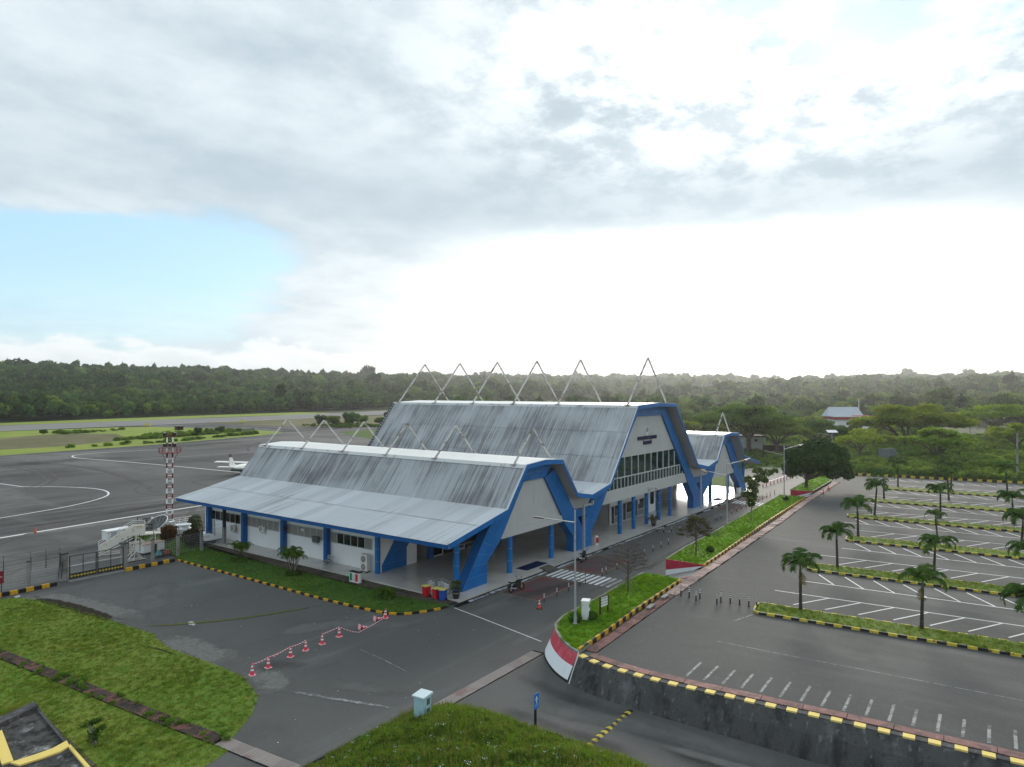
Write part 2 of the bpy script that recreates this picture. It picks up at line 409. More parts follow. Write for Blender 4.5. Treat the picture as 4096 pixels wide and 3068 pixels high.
S_GRIT = soft_mat('grit_dust', (0.20, 0.20, 0.19), (0.145, 0.148, 0.143), 0.7, 0.10, 0.85, 0.85)
S_DUST = soft_mat('road_dust', (0.19, 0.19, 0.18), (0.15, 0.152, 0.148), 0.22, 0.2, 1.0, 0.60)
S_DARK = soft_mat('damp_stain', (0.046, 0.048, 0.049), (0.058, 0.060, 0.060), 0.3, 0.2, 1.5, 0.40)
S_SOIL = soft_mat('washed_soil', (0.050, 0.043, 0.034), (0.030, 0.028, 0.022), 1.3, 0.20, 0.60, 0.95)
S_TYRE = soft_mat('tyre_streak', (0.17, 0.168, 0.16), (0.14, 0.138, 0.13), 0.12, 0.15, 1.0, 0.55)
S_CEM = soft_mat('cement_splash', (0.50, 0.50, 0.48), (0.36, 0.36, 0.35), 1.5, 0.55, 0.75, 0.95)
S_MOSS = soft_mat('moss_line', (0.13, 0.145, 0.03), (0.085, 0.09, 0.04), 1.2, 0.15, 0.75, 0.9)
S_WORN = soft_mat('worn_paint', (0.36, 0.365, 0.36), (0.25, 0.255, 0.25), 2.6, 0.55, 1.15, 0.85)


def leaf_mat(name, col, col2, transl=0.30, tint=0.22, rough=0.85):
    return mat(name, col, max(rough, 0.8), 0.06, space='O', layers=((0.35, 3, 0.42, 0.60, col2), (1.6, 3, 0.55, 0.70, tuple(q * 0.6 for q in col))), tint=tint, transl=transl)


L_FOREST = leaf_mat('leaf_forest', (0.044, 0.092, 0.028), (0.070, 0.125, 0.034), 0.28, 0.45)
L_FOREST2 = leaf_mat('leaf_forest_light', (0.092, 0.160, 0.034), (0.130, 0.195, 0.040), 0.32, 0.36)
L_MANGO = leaf_mat('leaf_mango', (0.026, 0.062, 0.014), (0.040, 0.084, 0.017), 0.15, 0.1, 0.45)
L_RAIN = leaf_mat('leaf_rain_tree', (0.135, 0.220, 0.026), (0.185, 0.255, 0.030), 0.45, 0.14)
L_RAIN_D = leaf_mat('leaf_rain_tree_dark', (0.058, 0.118, 0.026), (0.082, 0.145, 0.028), 0.35, 0.14)
L_BUSH = leaf_mat('leaf_bush', (0.100, 0.190, 0.028), (0.145, 0.235, 0.034), 0.38, 0.30)
L_PALM = leaf_mat('leaf_palm', (0.040, 0.095, 0.018), (0.070, 0.130, 0.026), 0.28, 0.15, 0.4)
L_PALM_D = leaf_mat('leaf_palm_dry', (0.12, 0.105, 0.045), (0.15, 0.13, 0.06), 0.2, 0.1)
L_ARECA = leaf_mat('leaf_areca', (0.060, 0.115, 0.018), (0.160, 0.215, 0.020), 0.3, 0.15, 0.4)
L_RED = leaf_mat('leaf_red_tips', (0.085, 0.045, 0.022), (0.150, 0.052, 0.028), 0.2, 0.12)
L_DULL = leaf_mat('leaf_dull_red', (0.050, 0.038, 0.022), (0.040, 0.050, 0.018), 0.2, 0.12)
L_OLIVE = leaf_mat('leaf_olive', (0.070, 0.080, 0.030), (0.095, 0.100, 0.045), 0.25, 0.1)
L_YOUNG = leaf_mat('leaf_young', (0.050, 0.105, 0.018), (0.10, 0.150, 0.030), 0.32, 0.12)
L_GRASS = leaf_mat('blade_grass', (0.125, 0.205, 0.028), (0.165, 0.220, 0.038), 0.3, 0.22)
L_GRASS_D = leaf_mat('blade_grass_dark', (0.050, 0.110, 0.018), (0.070, 0.130, 0.020), 0.25, 0.25)
L_GRASS_M = leaf_mat('blade_grass_bright', (0.125, 0.270, 0.016), (0.160, 0.295, 0.026), 0.35, 0.2)
L_STRAW = leaf_mat('blade_grass_straw', (0.190, 0.195, 0.055), (0.240, 0.225, 0.085), 0.3, 0.25)
L_WEED = leaf_mat('leaf_weed', (0.100, 0.175, 0.034), (0.145, 0.210, 0.044), 0.35, 0.3)
BARK = mat('bark', (0.10, 0.085, 0.068), 0.95, 0.1, space='O', layers=((3.0, 6, 0.45, 0.65, (0.055, 0.047, 0.040)), (1.0, 5, 0.58, 0.7, (0.16, 0.15, 0.13))), bump=(8.0, 0.6, 0.05))
BARK_P = mat('bark_pale', (0.22, 0.205, 0.18), 0.95, 0.1, space='O', layers=((2.0, 6, 0.45, 0.7, (0.13, 0.12, 0.10)),))
BARK_PALM = mat('bark_palm', (0.045, 0.040, 0.034), 0.95, 0.1, space='O', layers=(((1.5, 1.5, 7.0), 4, 0.48, 0.62, (0.085, 0.078, 0.066)),))
TWIG = mat('twig_grey', (0.105, 0.088, 0.078), 0.95, 0.1)
CONE_R = mat('cone_red', (0.72, 0.045, 0.085), 0.5, 0.4)
CONE_O = mat('cone_orange', (0.72, 0.075, 0.030), 0.5, 0.4)
CONE_B = mat('cone_pink_base', (0.80, 0.42, 0.45), 0.6, 0.3)
REFL = mat('reflective_white', (0.80, 0.80, 0.80), 0.4, 0.4)
BOL_BR = mat('bollard_maroon', (0.080, 0.026, 0.026), 0.7, 0.3)
BIN_R = mat('bin_red', (0.48, 0.012, 0.022), 0.45, 0.4)
BIN_B = mat('bin_blue', (0.012, 0.075, 0.38), 0.45, 0.4)
BIN_Y = mat('bin_lid_yellow', (0.62, 0.55, 0.16), 0.6, 0.3)
GREEN_P = mat('paint_green', (0.010, 0.22, 0.10), 0.6, 0.3)
CARPET = mat('carpet_navy', (0.006, 0.014, 0.060), 0.95, 0.1)
PALE_BLUE = mat('cabinet_pale_blue', (0.36, 0.54, 0.60), 0.5, 0.4, space='O', layers=((1.5, 6, 0.5, 0.75, (0.30, 0.46, 0.52)), (5.0, 6, 0.62, 0.74, (0.22, 0.33, 0.36))))
PALE_WHITE = mat('cabinet_white', (0.66, 0.69, 0.69), 0.6, 0.3, space='O', layers=((2.0, 6, 0.56, 0.72, (0.42, 0.44, 0.44)), (3.0, 6, 0.66, 0.72, (0.06, 0.06, 0.06))))
NAVY = mat('letter_navy', (0.012, 0.014, 0.075), 0.5, 0.4)
SIGN_BLUE = mat('sign_blue', (0.010, 0.16, 0.50), 0.5, 0.4)
SIGN_BROWN = mat('sign_brown', (0.045, 0.026, 0.020), 0.7, 0.3)
MAROON = mat('paint_maroon', (0.20, 0.020, 0.030), 0.6, 0.3)
RUST_RED = mat('mast_red', (0.16, 0.022, 0.020), 0.7, 0.3)
TEAL = mat('pump_teal', (0.07, 0.26, 0.27), 0.6, 0.3)
WOOD = mat('stake_wood', (0.16, 0.135, 0.105), 0.9, 0.1)
RUBBER = mat('rubber', (0.012, 0.012, 0.012), 0.8, 0.3)
GOLD = mat('rim_gold', (0.42, 0.30, 0.09), 0.4, 0.5, metal=0.4)
DOOR_RED = mat('door_maroon', (0.055, 0.014, 0.012), 0.5, 0.3)
WOOD_RAMP = mat('ramp_plank', (0.105, 0.098, 0.090), 0.9, 0.15, layers=((2.0, 6, 0.5, 0.7, (0.065, 0.06, 0.056)),))
GUTTER_B = mat('gutter_cover_pale', (0.42, 0.47, 0.52), 0.7, 0.3, layers=((0.7, 6, 0.48, 0.62, (0.16, 0.17, 0.18)), (2.0, 6, 0.56, 0.66, (0.05, 0.05, 0.05))))

# ------------------------------------------------------------------ mesh helpers
ORG = {}


def top_of(o):
    while o.parent:
        o = o.parent
    return o


def thing(name, label=None, cat=None, loc=(0, 0, 0), group=None, kind=None):
    o = bpy.data.objects.new(name, None)
    o.empty_display_size = 0.2
    COL.objects.link(o)
    o.location = loc
    ORG[o.name] = Vector(loc)
    return tag(o, label, cat, group, kind)


def tag(o, label=None, cat=None, group=None, kind=None):
    for k_, v_ in (('label', label), ('category', cat), ('group', group), ('kind', kind)):
        if v_:
            o[k_] = v_
    return o


def link(name, me, parent=None):
    o = bpy.data.objects.new(name, me)
    COL.objects.link(o)
    if parent:
        o.parent = parent
    return o


def np_mesh(name, V, F, mats, smooth=False):
    """V (n,3) floats, F (m,k) ints, all faces with the same number of corners"""
    V = np.asarray(V, np.float32)
    F = np.asarray(F, np.int32)
    me = bpy.data.meshes.new(name)
    me.vertices.add(len(V))
    me.vertices.foreach_set('co', V.ravel())
    k_ = F.shape[1]
    me.loops.add(F.size)
    me.loops.foreach_set('vertex_index', F.ravel())
    me.polygons.add(len(F))
    me.polygons.foreach_set('loop_start', np.arange(0, F.size, k_, dtype=np.int32))
    if smooth:
        me.polygons.foreach_set('use_smooth', np.ones(len(F), dtype=bool))
    for m_ in (mats if isinstance(mats, (list, tuple)) else [mats]):
        me.materials.append(m_)
    me.update(calc_edges=True)
    return me


class MB:
    """collects boxes, prisms, tubes and sheets, then links them as ONE mesh object"""

    def __init__(s):
        s.v, s.f, s.k, s.cur = [], [], [], 0

    def add(s, vs, fs):
        n = len(s.v)
        s.v += [tuple(p) for p in vs]
        for q in fs:
            s.f.append(tuple(n + i for i in q))
            s.k.append(s.cur)
        return s

    def mi(s, i):
        s.cur = i
        return s

    def box(s, lo, hi):
        x0, y0, z0 = lo
        x1, y1, z1 = hi
        return s.add([(x0, y0, z0), (x1, y0, z0), (x1, y1, z0), (x0, y1, z0), (x0, y0, z1), (x1, y0, z1), (x1, y1, z1), (x0, y1, z1)],
                     [(0, 3, 2, 1), (4, 5, 6, 7), (0, 1, 5, 4), (1, 2, 6, 5), (2, 3, 7, 6), (3, 0, 4, 7)])

    def cbox(s, c, d, rz=0.0, taper=1.0):
        a, b, h = d[0] / 2, d[1] / 2, d[2] / 2
        vs = []
        for zz, t in ((-h, 1.0), (h, taper)):
            for xx, yy in ((-a, -b), (a, -b), (a, b), (-a, b)):
                xx, yy = xx * t, yy * t
                vs.append((c[0] + xx * cos(rz) - yy * sin(rz), c[1] + xx * sin(rz) + yy * cos(rz), c[2] + zz))
        return s.add(vs, [(0, 3, 2, 1), (4, 5, 6, 7), (0, 1, 5, 4), (1, 2, 6, 5), (2, 3, 7, 6), (3, 0, 4, 7)])

    def bar(s, p, q, w, h=None, up=(0, 0, 1)):
        """square bar from p to q"""
        h = h or w
        p, q = Vector(p), Vector(q)
        d = (q - p).normalized()
        u = Vector(up)
        if abs(d.dot(u)) > 0.98:
            u = Vector((1, 0, 0))
        r_ = d.cross(u).normalized()
        u = r_.cross(d)
        vs = []
        for e in (p, q):
            for a, b in ((-1, -1), (1, -1), (1, 1), (-1, 1)):
                vs.append(e + r_ * (a * w / 2) + u * (b * h / 2))
        return s.add(vs, [(0, 1, 2, 3), (7, 6, 5, 4), (0, 4, 5, 1), (1, 5, 6, 2), (2, 6, 7, 3), (3, 7, 4, 0)])

    def tube(s, pts, r, n=8, cap=True):
        pts = [Vector(p) for p in pts]
        rs = r if isinstance(r, (list, tuple)) else [r] * len(pts)
        vs, fs = [], []
        ref = Vector((0.31, 0.17, 0.93))
        for i, p in enumerate(pts):
            d = (pts[min(i + 1, len(pts) - 1)] - pts[max(i - 1, 0)]).normalized()
            a = d.cross(ref if abs(d.dot(ref)) < 0.97 else Vector((1, 0, 0))).normalized()
            b = d.cross(a)
            for j in range(n):
                t = 2 * pi * j / n
                vs.append(p + (a * cos(t) + b * sin(t)) * rs[i])
        for i in range(len(pts) - 1):
            for j in range(n):
                k_ = (j + 1) % n
                fs.append((i * n + j, i * n + k_, (i + 1) * n + k_, (i + 1) * n + j))
        if cap:
            fs.append(tuple(range(n - 1, -1, -1)))
            fs.append(tuple((len(pts) - 1) * n + j for j in range(n)))
        return s.add(vs, fs)

    def lathe(s, prof, c=(0, 0, 0), n=12):
        vs, fs = [], []
        for r_, z in prof:
            for j in range(n):
                t = 2 * pi * j / n
                vs.append((c[0] + r_ * cos(t), c[1] + r_ * sin(t), c[2] + z))
        for i in range(len(prof) - 1):
            for j in range(n):
                k_ = (j + 1) % n
                fs.append((i * n + j, i * n + k_, (i + 1) * n + k_, (i + 1) * n + j))
        fs.append(tuple(range(n - 1, -1, -1)))
        fs.append(tuple((len(prof) - 1) * n + j for j in range(n)))
        return s.add(vs, fs)

    def prism(s, poly, a, b, plane='xz'):
        """extrude a 2-D polygon from a to b along the missing axis"""
        n = len(poly)

        def P(p, t):
            return {'xz': (p[0], t, p[1]), 'yz': (t, p[0], p[1]), 'xy': (p[0], p[1], t)}[plane]
        vs = [P(p, a) for p in poly] + [P(p, b) for p in poly]
        fs = [tuple(range(n)), tuple(range(2 * n - 1, n - 1, -1))]
        fs += [(i, i + n, (i + 1) % n + n, (i + 1) % n) for i in range(n)]
        return s.add(vs, fs)

    def sheet(s, pts):
        return s.add(pts, [tuple(range(len(pts)))])

    def build(s, name, mats, parent=None, smooth=False):
        me = bpy.data.meshes.new(name)
        off = ORG.get(top_of(parent).name, Vector((0, 0, 0))) if parent else Vector((0, 0, 0))
        me.from_pydata([(p[0] - off.x, p[1] - off.y, p[2] - off.z) for p in s.v], [], s.f)
        for m_ in (mats if isinstance(mats, (list, tuple)) else [mats]):
            me.materials.append(m_)
        if isinstance(mats, (list, tuple)) and len(mats) > 1:
            me.polygons.foreach_set('material_index', s.k)
        if smooth:
            me.polygons.foreach_set('use_smooth', [True] * len(me.polygons))
        me.update()
        o = link(name, me, parent)
        if not parent:
            ORG[o.name] = Vector((0, 0, 0))
        return o


def recalc(o):
    import bmesh
    b = bmesh.new()
    b.from_mesh(o.data)
    bmesh.ops.recalc_face_normals(b, faces=b.faces)
    b.to_mesh(o.data)
    b.free()
    return o


def copy_tree(o, parent=None):
    c = o.copy()
    COL.objects.link(c)
    if parent:
        c.parent = parent
    for ch in o.children:
        copy_tree(ch, c)
    return c


_first = {}


def place(proto, loc, rz=0.0, label=None, scale=1.0, group=None, tilt=None):
    """first call moves the built thing itself, later calls move copies of it"""
    o = proto if proto.name not in _first else copy_tree(proto)
    _first[proto.name] = 1
    o.location = loc
    o.rotation_euler = (tilt[0], tilt[1], rz) if tilt else (0, 0, rz)
    o.scale = (scale,) * 3 if not isinstance(scale, (tuple, list)) else scale
    if label:
        o['label'] = label
    if group:
        o['group'] = group
    return o


ORD = ('first second third fourth fifth sixth seventh eighth ninth tenth eleventh twelfth thirteenth fourteenth fifteenth sixteenth '
       'seventeenth eighteenth nineteenth twentieth').split()
_TENS = {20: 'twenty', 30: 'thirty', 40: 'forty', 50: 'fifty', 60: 'sixty', 70: 'seventy', 80: 'eighty', 90: 'ninety'}


def ordinal(i):
    if i < 20:
        return ORD[i]
    t, u = divmod(i + 1, 10)
    return _TENS[t * 10] + '-' + ORD[u - 1] if u else _TENS[t * 10][:-1] + 'ieth'


def sst(a, b, x):
    t = np.clip((np.asarray(x, float) - a) / (b - a), 0, 1)
    return t * t * (3 - 2 * t)


def terrain(x, y):
    x, y = np.asarray(x, float), np.asarray(y, float)
    hn = 44 * sst(500, 1350, y) * (1 - 0.45 * sst(500, 2200, x))
    he = 46 * sst(320, 2500, x) * (1 - 0.75 * sst(480, 1200, y) * (1 - sst(900, 2500, x)))
    lot = 1.35 * sst(141, 151, x) * (1 - sst(27, 31, y)) * (1 - sst(330, 420, x))
    road = -0.55 * (1 - sst(2, 20, y)) * (1 - sst(37, 44, x))
    wav = 3.0 * np.sin(x / 170 + 1.2) * np.sin(y / 130 + 0.4) * np.maximum(sst(500, 900, y), sst(500, 1100, x))
    return hn + he + lot + road + wav


def inside(poly, x, y):
    p = np.asarray(poly, float)
    c = np.zeros(len(x), bool)
    j = len(p) - 1
    for i in range(len(p)):
        xi, yi, xj, yj = p[i][0], p[i][1], p[j][0], p[j][1]
        hit = ((yi > y) != (yj > y))
        with np.errstate(divide='ignore', invalid='ignore'):
            c ^= hit & (x < (xj - xi) * (y - yi) / (yj - yi + 1e-12) + xi)
        j = i
    return c


def flat(name, poly, z, m, kind='structure', parent=None):
    b = MB()
    b.sheet([(p[0], p[1], z) for p in poly])
    o = b.build(name, m, parent)
    if o.data.polygons[0].normal.z < 0:
        o.data.flip_normals()
    if not parent:
        tag(o, kind=kind)
    return o


def resample(pts, step):
    pts = [Vector(p) for p in pts]
    out, acc = [pts[0]], 0.0
    for a, b in zip(pts, pts[1:]):
        L = (b - a).length
        t = step - acc
        while t <= L + 1e-6:
            out.append(a + (b - a) * (t / L))
            t += step
        acc = L - (t - step)
    return out


def smooth_path(pts, n=3):
    """Chaikin corner cutting, ends kept"""
    pts = [Vector(p) for p in pts]
    for _ in range(n):
        q = [pts[0]]
        for a, b in zip(pts, pts[1:]):
            q += [a * 0.75 + b * 0.25, a * 0.25 + b * 0.75]
        q.append(pts[-1])
        pts = q
    return pts


def ribbon(b, pts, w, z):
    """flat painted band of width w along pts"""
    pts = [Vector((p[0], p[1], 0)) for p in pts]
    n = len(pts)
    L, Rr = [], []
    for i in range(n):
        d = (pts[min(i + 1, n - 1)] - pts[max(i - 1, 0)]).normalized()
        nn = Vector((-d.y, d.x, 0)) * (w / 2)
        L.append((pts[i].x + nn.x, pts[i].y + nn.y, z))
        Rr.append((pts[i].x - nn.x, pts[i].y - nn.y, z))
    b.add(L + Rr, [(n + i, n + i + 1, i + 1, i) for i in range(n - 1)])
    return b


# ------------------------------------------------------------------ scatter (ground cover that nobody could count)
GN_ID = [0]


def scatter(name, pts, scales, rots, idx, sources, tags=None):
    """one object: points that carry instances of the source meshes"""
    src = bpy.data.collections.new('src_' + name)
    for i, me in enumerate(sources):
        so = bpy.data.objects.new('%02d_%s' % (i, name), me)
        src.objects.link(so)
    pts = np.asarray(pts, np.float32)
    n = len(pts)
    me = bpy.data.meshes.new(name)
    me.vertices.add(n)
    me.vertices.foreach_set('co', pts.ravel())
    sc = np.asarray(scales, np.float32)
    if sc.ndim == 1:
        sc = np.repeat(sc[:, None], 3, 1)
    a = me.attributes.new('sc', 'FLOAT_VECTOR', 'POINT')
    a.data.foreach_set('vector', np.ascontiguousarray(sc, np.float32).ravel())
    a = me.attributes.new('rt', 'FLOAT_VECTOR', 'POINT')
    a.data.foreach_set('vector', np.ascontiguousarray(rots, np.float32).ravel())
    a = me.attributes.new('ix', 'INT', 'POINT')
    a.data.foreach_set('value', np.asarray(idx, np.int32))
    o = link(name, me)
    g = bpy.data.node_groups.new('scatter_' + name, 'GeometryNodeTree')
    g.interface.new_socket('Geometry', in_out='INPUT', socket_type='NodeSocketGeometry')
    g.interface.new_socket('Geometry', in_out='OUTPUT', socket_type='NodeSocketGeometry')
    nn, ll = g.nodes, g.links
    gi, go = nn.new('NodeGroupInput'), nn.new('NodeGroupOutput')
    ci = nn.new('GeometryNodeCollectionInfo')
    ci.inputs['Collection'].default_value = src
    ci.inputs['Separate Children'].default_value = True
    ci.inputs['Reset Children'].default_value = True
    ip = nn.new('GeometryNodeInstanceOnPoints')
    ip.inputs['Pick Instance'].default_value = True

    def attr(nm, ty):
        q = nn.new('GeometryNodeInputNamedAttribute')
        q.data_type = ty
        q.inputs['Name'].default_value = nm
        return q.outputs[0]
    er = nn.new('FunctionNodeEulerToRotation')
    ll.new(attr('rt', 'FLOAT_VECTOR'), er.inputs[0])
    ll.new(gi.outputs[0], ip.inputs['Points'])
    ll.new(ci.outputs[0], ip.inputs['Instance'])
    ll.new(attr('ix', 'INT'), ip.inputs['Instance Index'])
    ll.new(er.outputs[0], ip.inputs['Rotation'])
    ll.new(attr('sc', 'FLOAT_VECTOR'), ip.inputs['Scale'])
    ll.new(ip.outputs[0], go.inputs[0])
    md = o.modifiers.new('scatter', 'NODES')
    md.node_group = g
    o['kind'] = 'stuff'
    if tags:
        o['label'], o['category'] = tags
    return o


def tuft_mesh(name, rng, n, h, spread, m, w=0.018, lean=0.5):
    V, F = [], []
    for i in range(n):
        a = rng.uniform(0, 2 * pi)
        r_ = spread * math.sqrt(rng.uniform(0, 1))
        x, y = r_ * cos(a), r_ * sin(a)
        hh = h * rng.uniform(0.55, 1.2)
        b = rng.uniform(0, 2 * pi)
        ln = hh * lean * rng.uniform(0.2, 1.0)
        ww = w * rng.uniform(0.7, 1.4)
        px, py = -sin(b) * ww, cos(b) * ww
        k_ = len(V)
        V += [(x - px, y - py, 0), (x + px, y + py, 0), (x + cos(b) * ln * 0.45 + px * 0.7, y + sin(b) * ln * 0.45 + py * 0.7, hh * 0.62),
              (x + cos(b) * ln * 0.45 - px * 0.7, y + sin(b) * ln * 0.45 - py * 0.7, hh * 0.62)]
        V += [(x + cos(b) * ln, y + sin(b) * ln, hh), (x + cos(b) * ln, y + sin(b) * ln, hh)]
        F += [(k_, k_ + 1, k_ + 2, k_ + 3), (k_ + 3, k_ + 2, k_ + 4, k_ + 5)]
    return np_mesh(name, V, F, m)


def leaves(rng, lobes, n, size, shell=0.55, out=0.8, up=0.25, aspect=1.7):
    """leaf-sized faces spread through a crown made of ellipsoid lobes (x,y,z,rx,ry,rz)"""
    lb = np.asarray(lobes, float)
    w = (lb[:, 3] * lb[:, 4] * lb[:, 5]) ** (2 / 3)
    ix = rng.choice(len(lb), n, p=w / w.sum())
    d = rng.normal(size=(n, 3))
    d /= np.linalg.norm(d, axis=1)[:, None]
    r_ = shell + (1 - shell) * rng.random(n) ** 0.6
    r_ *= 1 + 0.10 * rng.normal(size=n)
    c = lb[ix, :3] + d * lb[ix, 3:] * r_[:, None]
    nrm = d * out + rng.normal(size=(n, 3)) * 0.7
    nrm[:, 2] += up
    nrm /= np.linalg.norm(nrm, axis=1)[:, None] + 1e-9
    t = np.cross(nrm, rng.normal(size=(n, 3)))
    t /= np.linalg.norm(t, axis=1)[:, None] + 1e-9
    b = np.cross(nrm, t)
    s = size * (0.6 + 0.9 * rng.random(n))
    a1 = t * (s * aspect / 2)[:, None]
    b1 = b * (s / 2)[:, None]
    V = np.stack([c - a1, c + b1 - nrm * (s * .12)[:, None], c + a1, c - b1 - nrm * (s * .12)[:, None]], 1).reshape(-1, 3)
    return V, np.arange(4 * n).reshape(-1, 4)


def lumpy(rng, R_, H_, k, zc=None, lift=0.0, flat_=0.8):
    """lobes of an uneven crown of radius R_, height H_"""
    L = []
    zc = H_ * 0.5 if zc is None else zc
    for i in range(k):
        a = rng.uniform(0, 2 * pi)
        r_ = R_ * 0.62 * math.sqrt(rng.random())
        rr = R_ * rng.uniform(0.34, 0.56)
        z = zc + H_ * rng.uniform(-0.28, 0.36) * (1 - 0.5 * r_ / R_) + lift
        L.append((r_ * cos(a), r_ * sin(a), z, rr, rr * rng.uniform(.8, 1.2), rr * flat_ * rng.uniform(.7, 1.1)))
    return L

# ------------------------------------------------------------------ ground, roads, fields
rng = np.random.default_rng(7)
random.seed(7)
FAR = 4000.0


def grid_axis(lo, hi, fine_lo, fine_hi, df, growth=1.18):
    a = list(np.arange(fine_lo, fine_hi + 0.1, df))
    s_ = df
    while a[-1] < hi:
        s_ *= growth
        a.append(min(hi, a[-1] + s_))
    s_ = df
    while a[0] > lo:
        s_ *= growth
        a.insert(0, max(lo, a[0] - s_))
    return np.array(a)


def sheet_grid(name, xs, ys, dz, m, mask=None):
    X, Y = np.meshgrid(xs, ys, indexing='ij')
    Z = terrain(X, Y) + dz
    if name == 'ground':
        Z = Z - 1.2 * (1 - sst(44, 56, X)) * (1 - sst(40, 60, Y))
    n, k_ = X.shape
    I = np.arange(n * k_).reshape(n, k_)
    F = np.stack([I[:-1, :-1], I[1:, :-1], I[1:, 1:], I[:-1, 1:]], -1).reshape(-1, 4)
    V = np.stack([X, Y, Z], -1).reshape(-1, 3)
    o = link(name, np_mesh(name, V, F, m, True))
    return tag(o, kind='structure')


sheet_grid('ground', grid_axis(-250, FAR, 20, 480, 12), grid_axis(-700, 3200, -40, 480, 12), -0.09, SOIL_D)

# forecourt + drive in front of the terminal, dipping a little towards the near right
fx = np.linspace(8, 46, 27)
fy = np.linspace(-16, 30, 32)
sheet_grid('forecourt_slope', fx, fy, 0.0, ASPHALT)
flat('drive', [(8, 30), (46, 30), (46, 20), (165, 20), (168, 50), (150, 52), (128, 42.5), (128, 46), (47, 46), (39.2, 44), (39.0, 72.2), (8, 72.2)], 0.0, ASPHALT)
flat('wild_ground', [(128, 42.5), (150, 52), (168, 50), (165, 30), (152, 29), (152, -60), (420, -60), (420, 330), (200, 240), (128, 90)], -0.05, G_WILD)
flat('apron', [(-40, 72.2), (39.0, 72.2), (45.0, 79.5), (47, 83), (128, 83), (128, 90), (200, 240), (189, 262), (165, 247), (116, 233), (94, 231.7), (72, 229), (-40, 222)], -0.03, APRON)
flat('field', [(-40, 222), (72, 229), (94, 231.7), (116, 233), (165, 247), (176, 251), (184, 256), (188, 264), (188, 280), (186, 300), (180, 330), (175, 352), (160, 360), (120, 364), (-40, 354)], -0.02, G_FIELD)
flat('dry_field', [(40, 240), (80, 251.8), (92, 250), (112, 257), (128, 275), (138, 306), (128, 322), (110, 318), (90, 306), (40, 300)], -0.012, G_DRY)
flat('verge', [(-40, 429), (135, 430), (190, 424), (256, 440), (330, 441), (430, 452), (430, 500), (330, 489), (238, 478), (145, 461), (-40, 440)], -0.02, G_FIELD)
flat('taxiway_field', [(216, 371), (214.5, 366), (214, 339), (216, 305), (224, 268), (260, 250), (330, 300), (420, 390), (420, 397), (257, 384)], -0.03, G_DRY)
flat('taxiway', [(165, 247), (200, 240), (262, 245), (224, 268), (214, 305), (213, 366), (218, 374), (170, 374), (176, 352), (186, 300), (189, 262)], -0.045, APRON)
rx = [-60, 100, 190, 300, 430, 600, 760, 900, 1100]
b = MB()
for x0, x1 in zip(rx, rx[1:]):
    def ry(x, side):
        return (366 + 0.055 * (x - 100) if side == 0 else 424 + 0.055 * (x - 100))
    q = [(x0, ry(x0, 0)), (x1, ry(x1, 0)), (x1, ry(x1, 1)), (x0, ry(x0, 1))]
    b.sheet([(x, y, float(terrain(x, y)) + (0.02 if x < 430 else 0.5)) for x, y in q])
tag(b.build('runway', RUNWAY), kind='structure')
b = MB()
ribbon(b, [(x, 367.5 + 0.055 * (x - 100)) for x in (-40, 60, 160, 250, 330)], 0.9, 0.05)
tag(b.build('runway_edge_line', WHITE_P), kind='structure')

# lines on the apron
b = MB()
ribbon(b, [(-20, 97.5), (32, 100.9), (46.4, 102.6), (59, 103.8), (75, 105.0)], 0.55, -0.018)
ribbon(b, smooth_path([(20, 113.2), (36.9, 116.5), (47, 119.6), (54.3, 124.6), (57.4, 129.5), (58.7, 135.5), (57.6, 141.5), (54.5, 147.5), (51.5, 151.3)], 2), 0.32, -0.016)
ribbon(b, [(51.5, 151.3), (50.2, 163.5), (49.5, 175)], 0.32, -0.017)
ribbon(b, smooth_path([(88.9, 137), (87.0, 163.7), (84.2, 190), (82.0, 202.5), (82.4, 208), (84.5, 213.5), (89.5, 216), (97, 216), (110, 212)], 2), 0.42, -0.016)
ribbon(b, [(100, 144), (88.9, 137), (84, 128)], 0.3, -0.015)
tag(b.build('apron_marking', WHITE_P), kind='structure')


TYRES = [([(62, 120), (70, 150), (74, 180), (70, 205), (60, 214)], 2.2), ([(110, 150), (118, 185), (112, 205), (98, 209)], 0.9), ([(135, 205), (120, 215), (112, 228), (118, 231)], 0.9), ([(138, 205), (123, 216), (116, 228), (122, 231)], 0.9),
         ([(30, 86), (40, 92), (52, 94), (60, 106)], 1.2), ([(64, 112), (60, 122), (62, 132), (70, 138)], 0.8), ([(66, 112), (62, 122), (64, 131), (72, 137)], 0.8), ([(75, 118), (72, 128), (76, 136)], 0.9), ([(24, 78), (30, 84), (36, 86)], 0.9),
         ([(45, 140), (60, 160), (64, 190), (58, 210)], 1.2), ([(47, 140), (62, 160), (66, 190), (60, 210)], 1.2), ([(95, 150), (100, 175), (96, 200)], 0.9), ([(22, 88), (44, 110), (70, 116)], 1.0), ([(150, 220), (130, 200), (118, 180)], 1.1)]

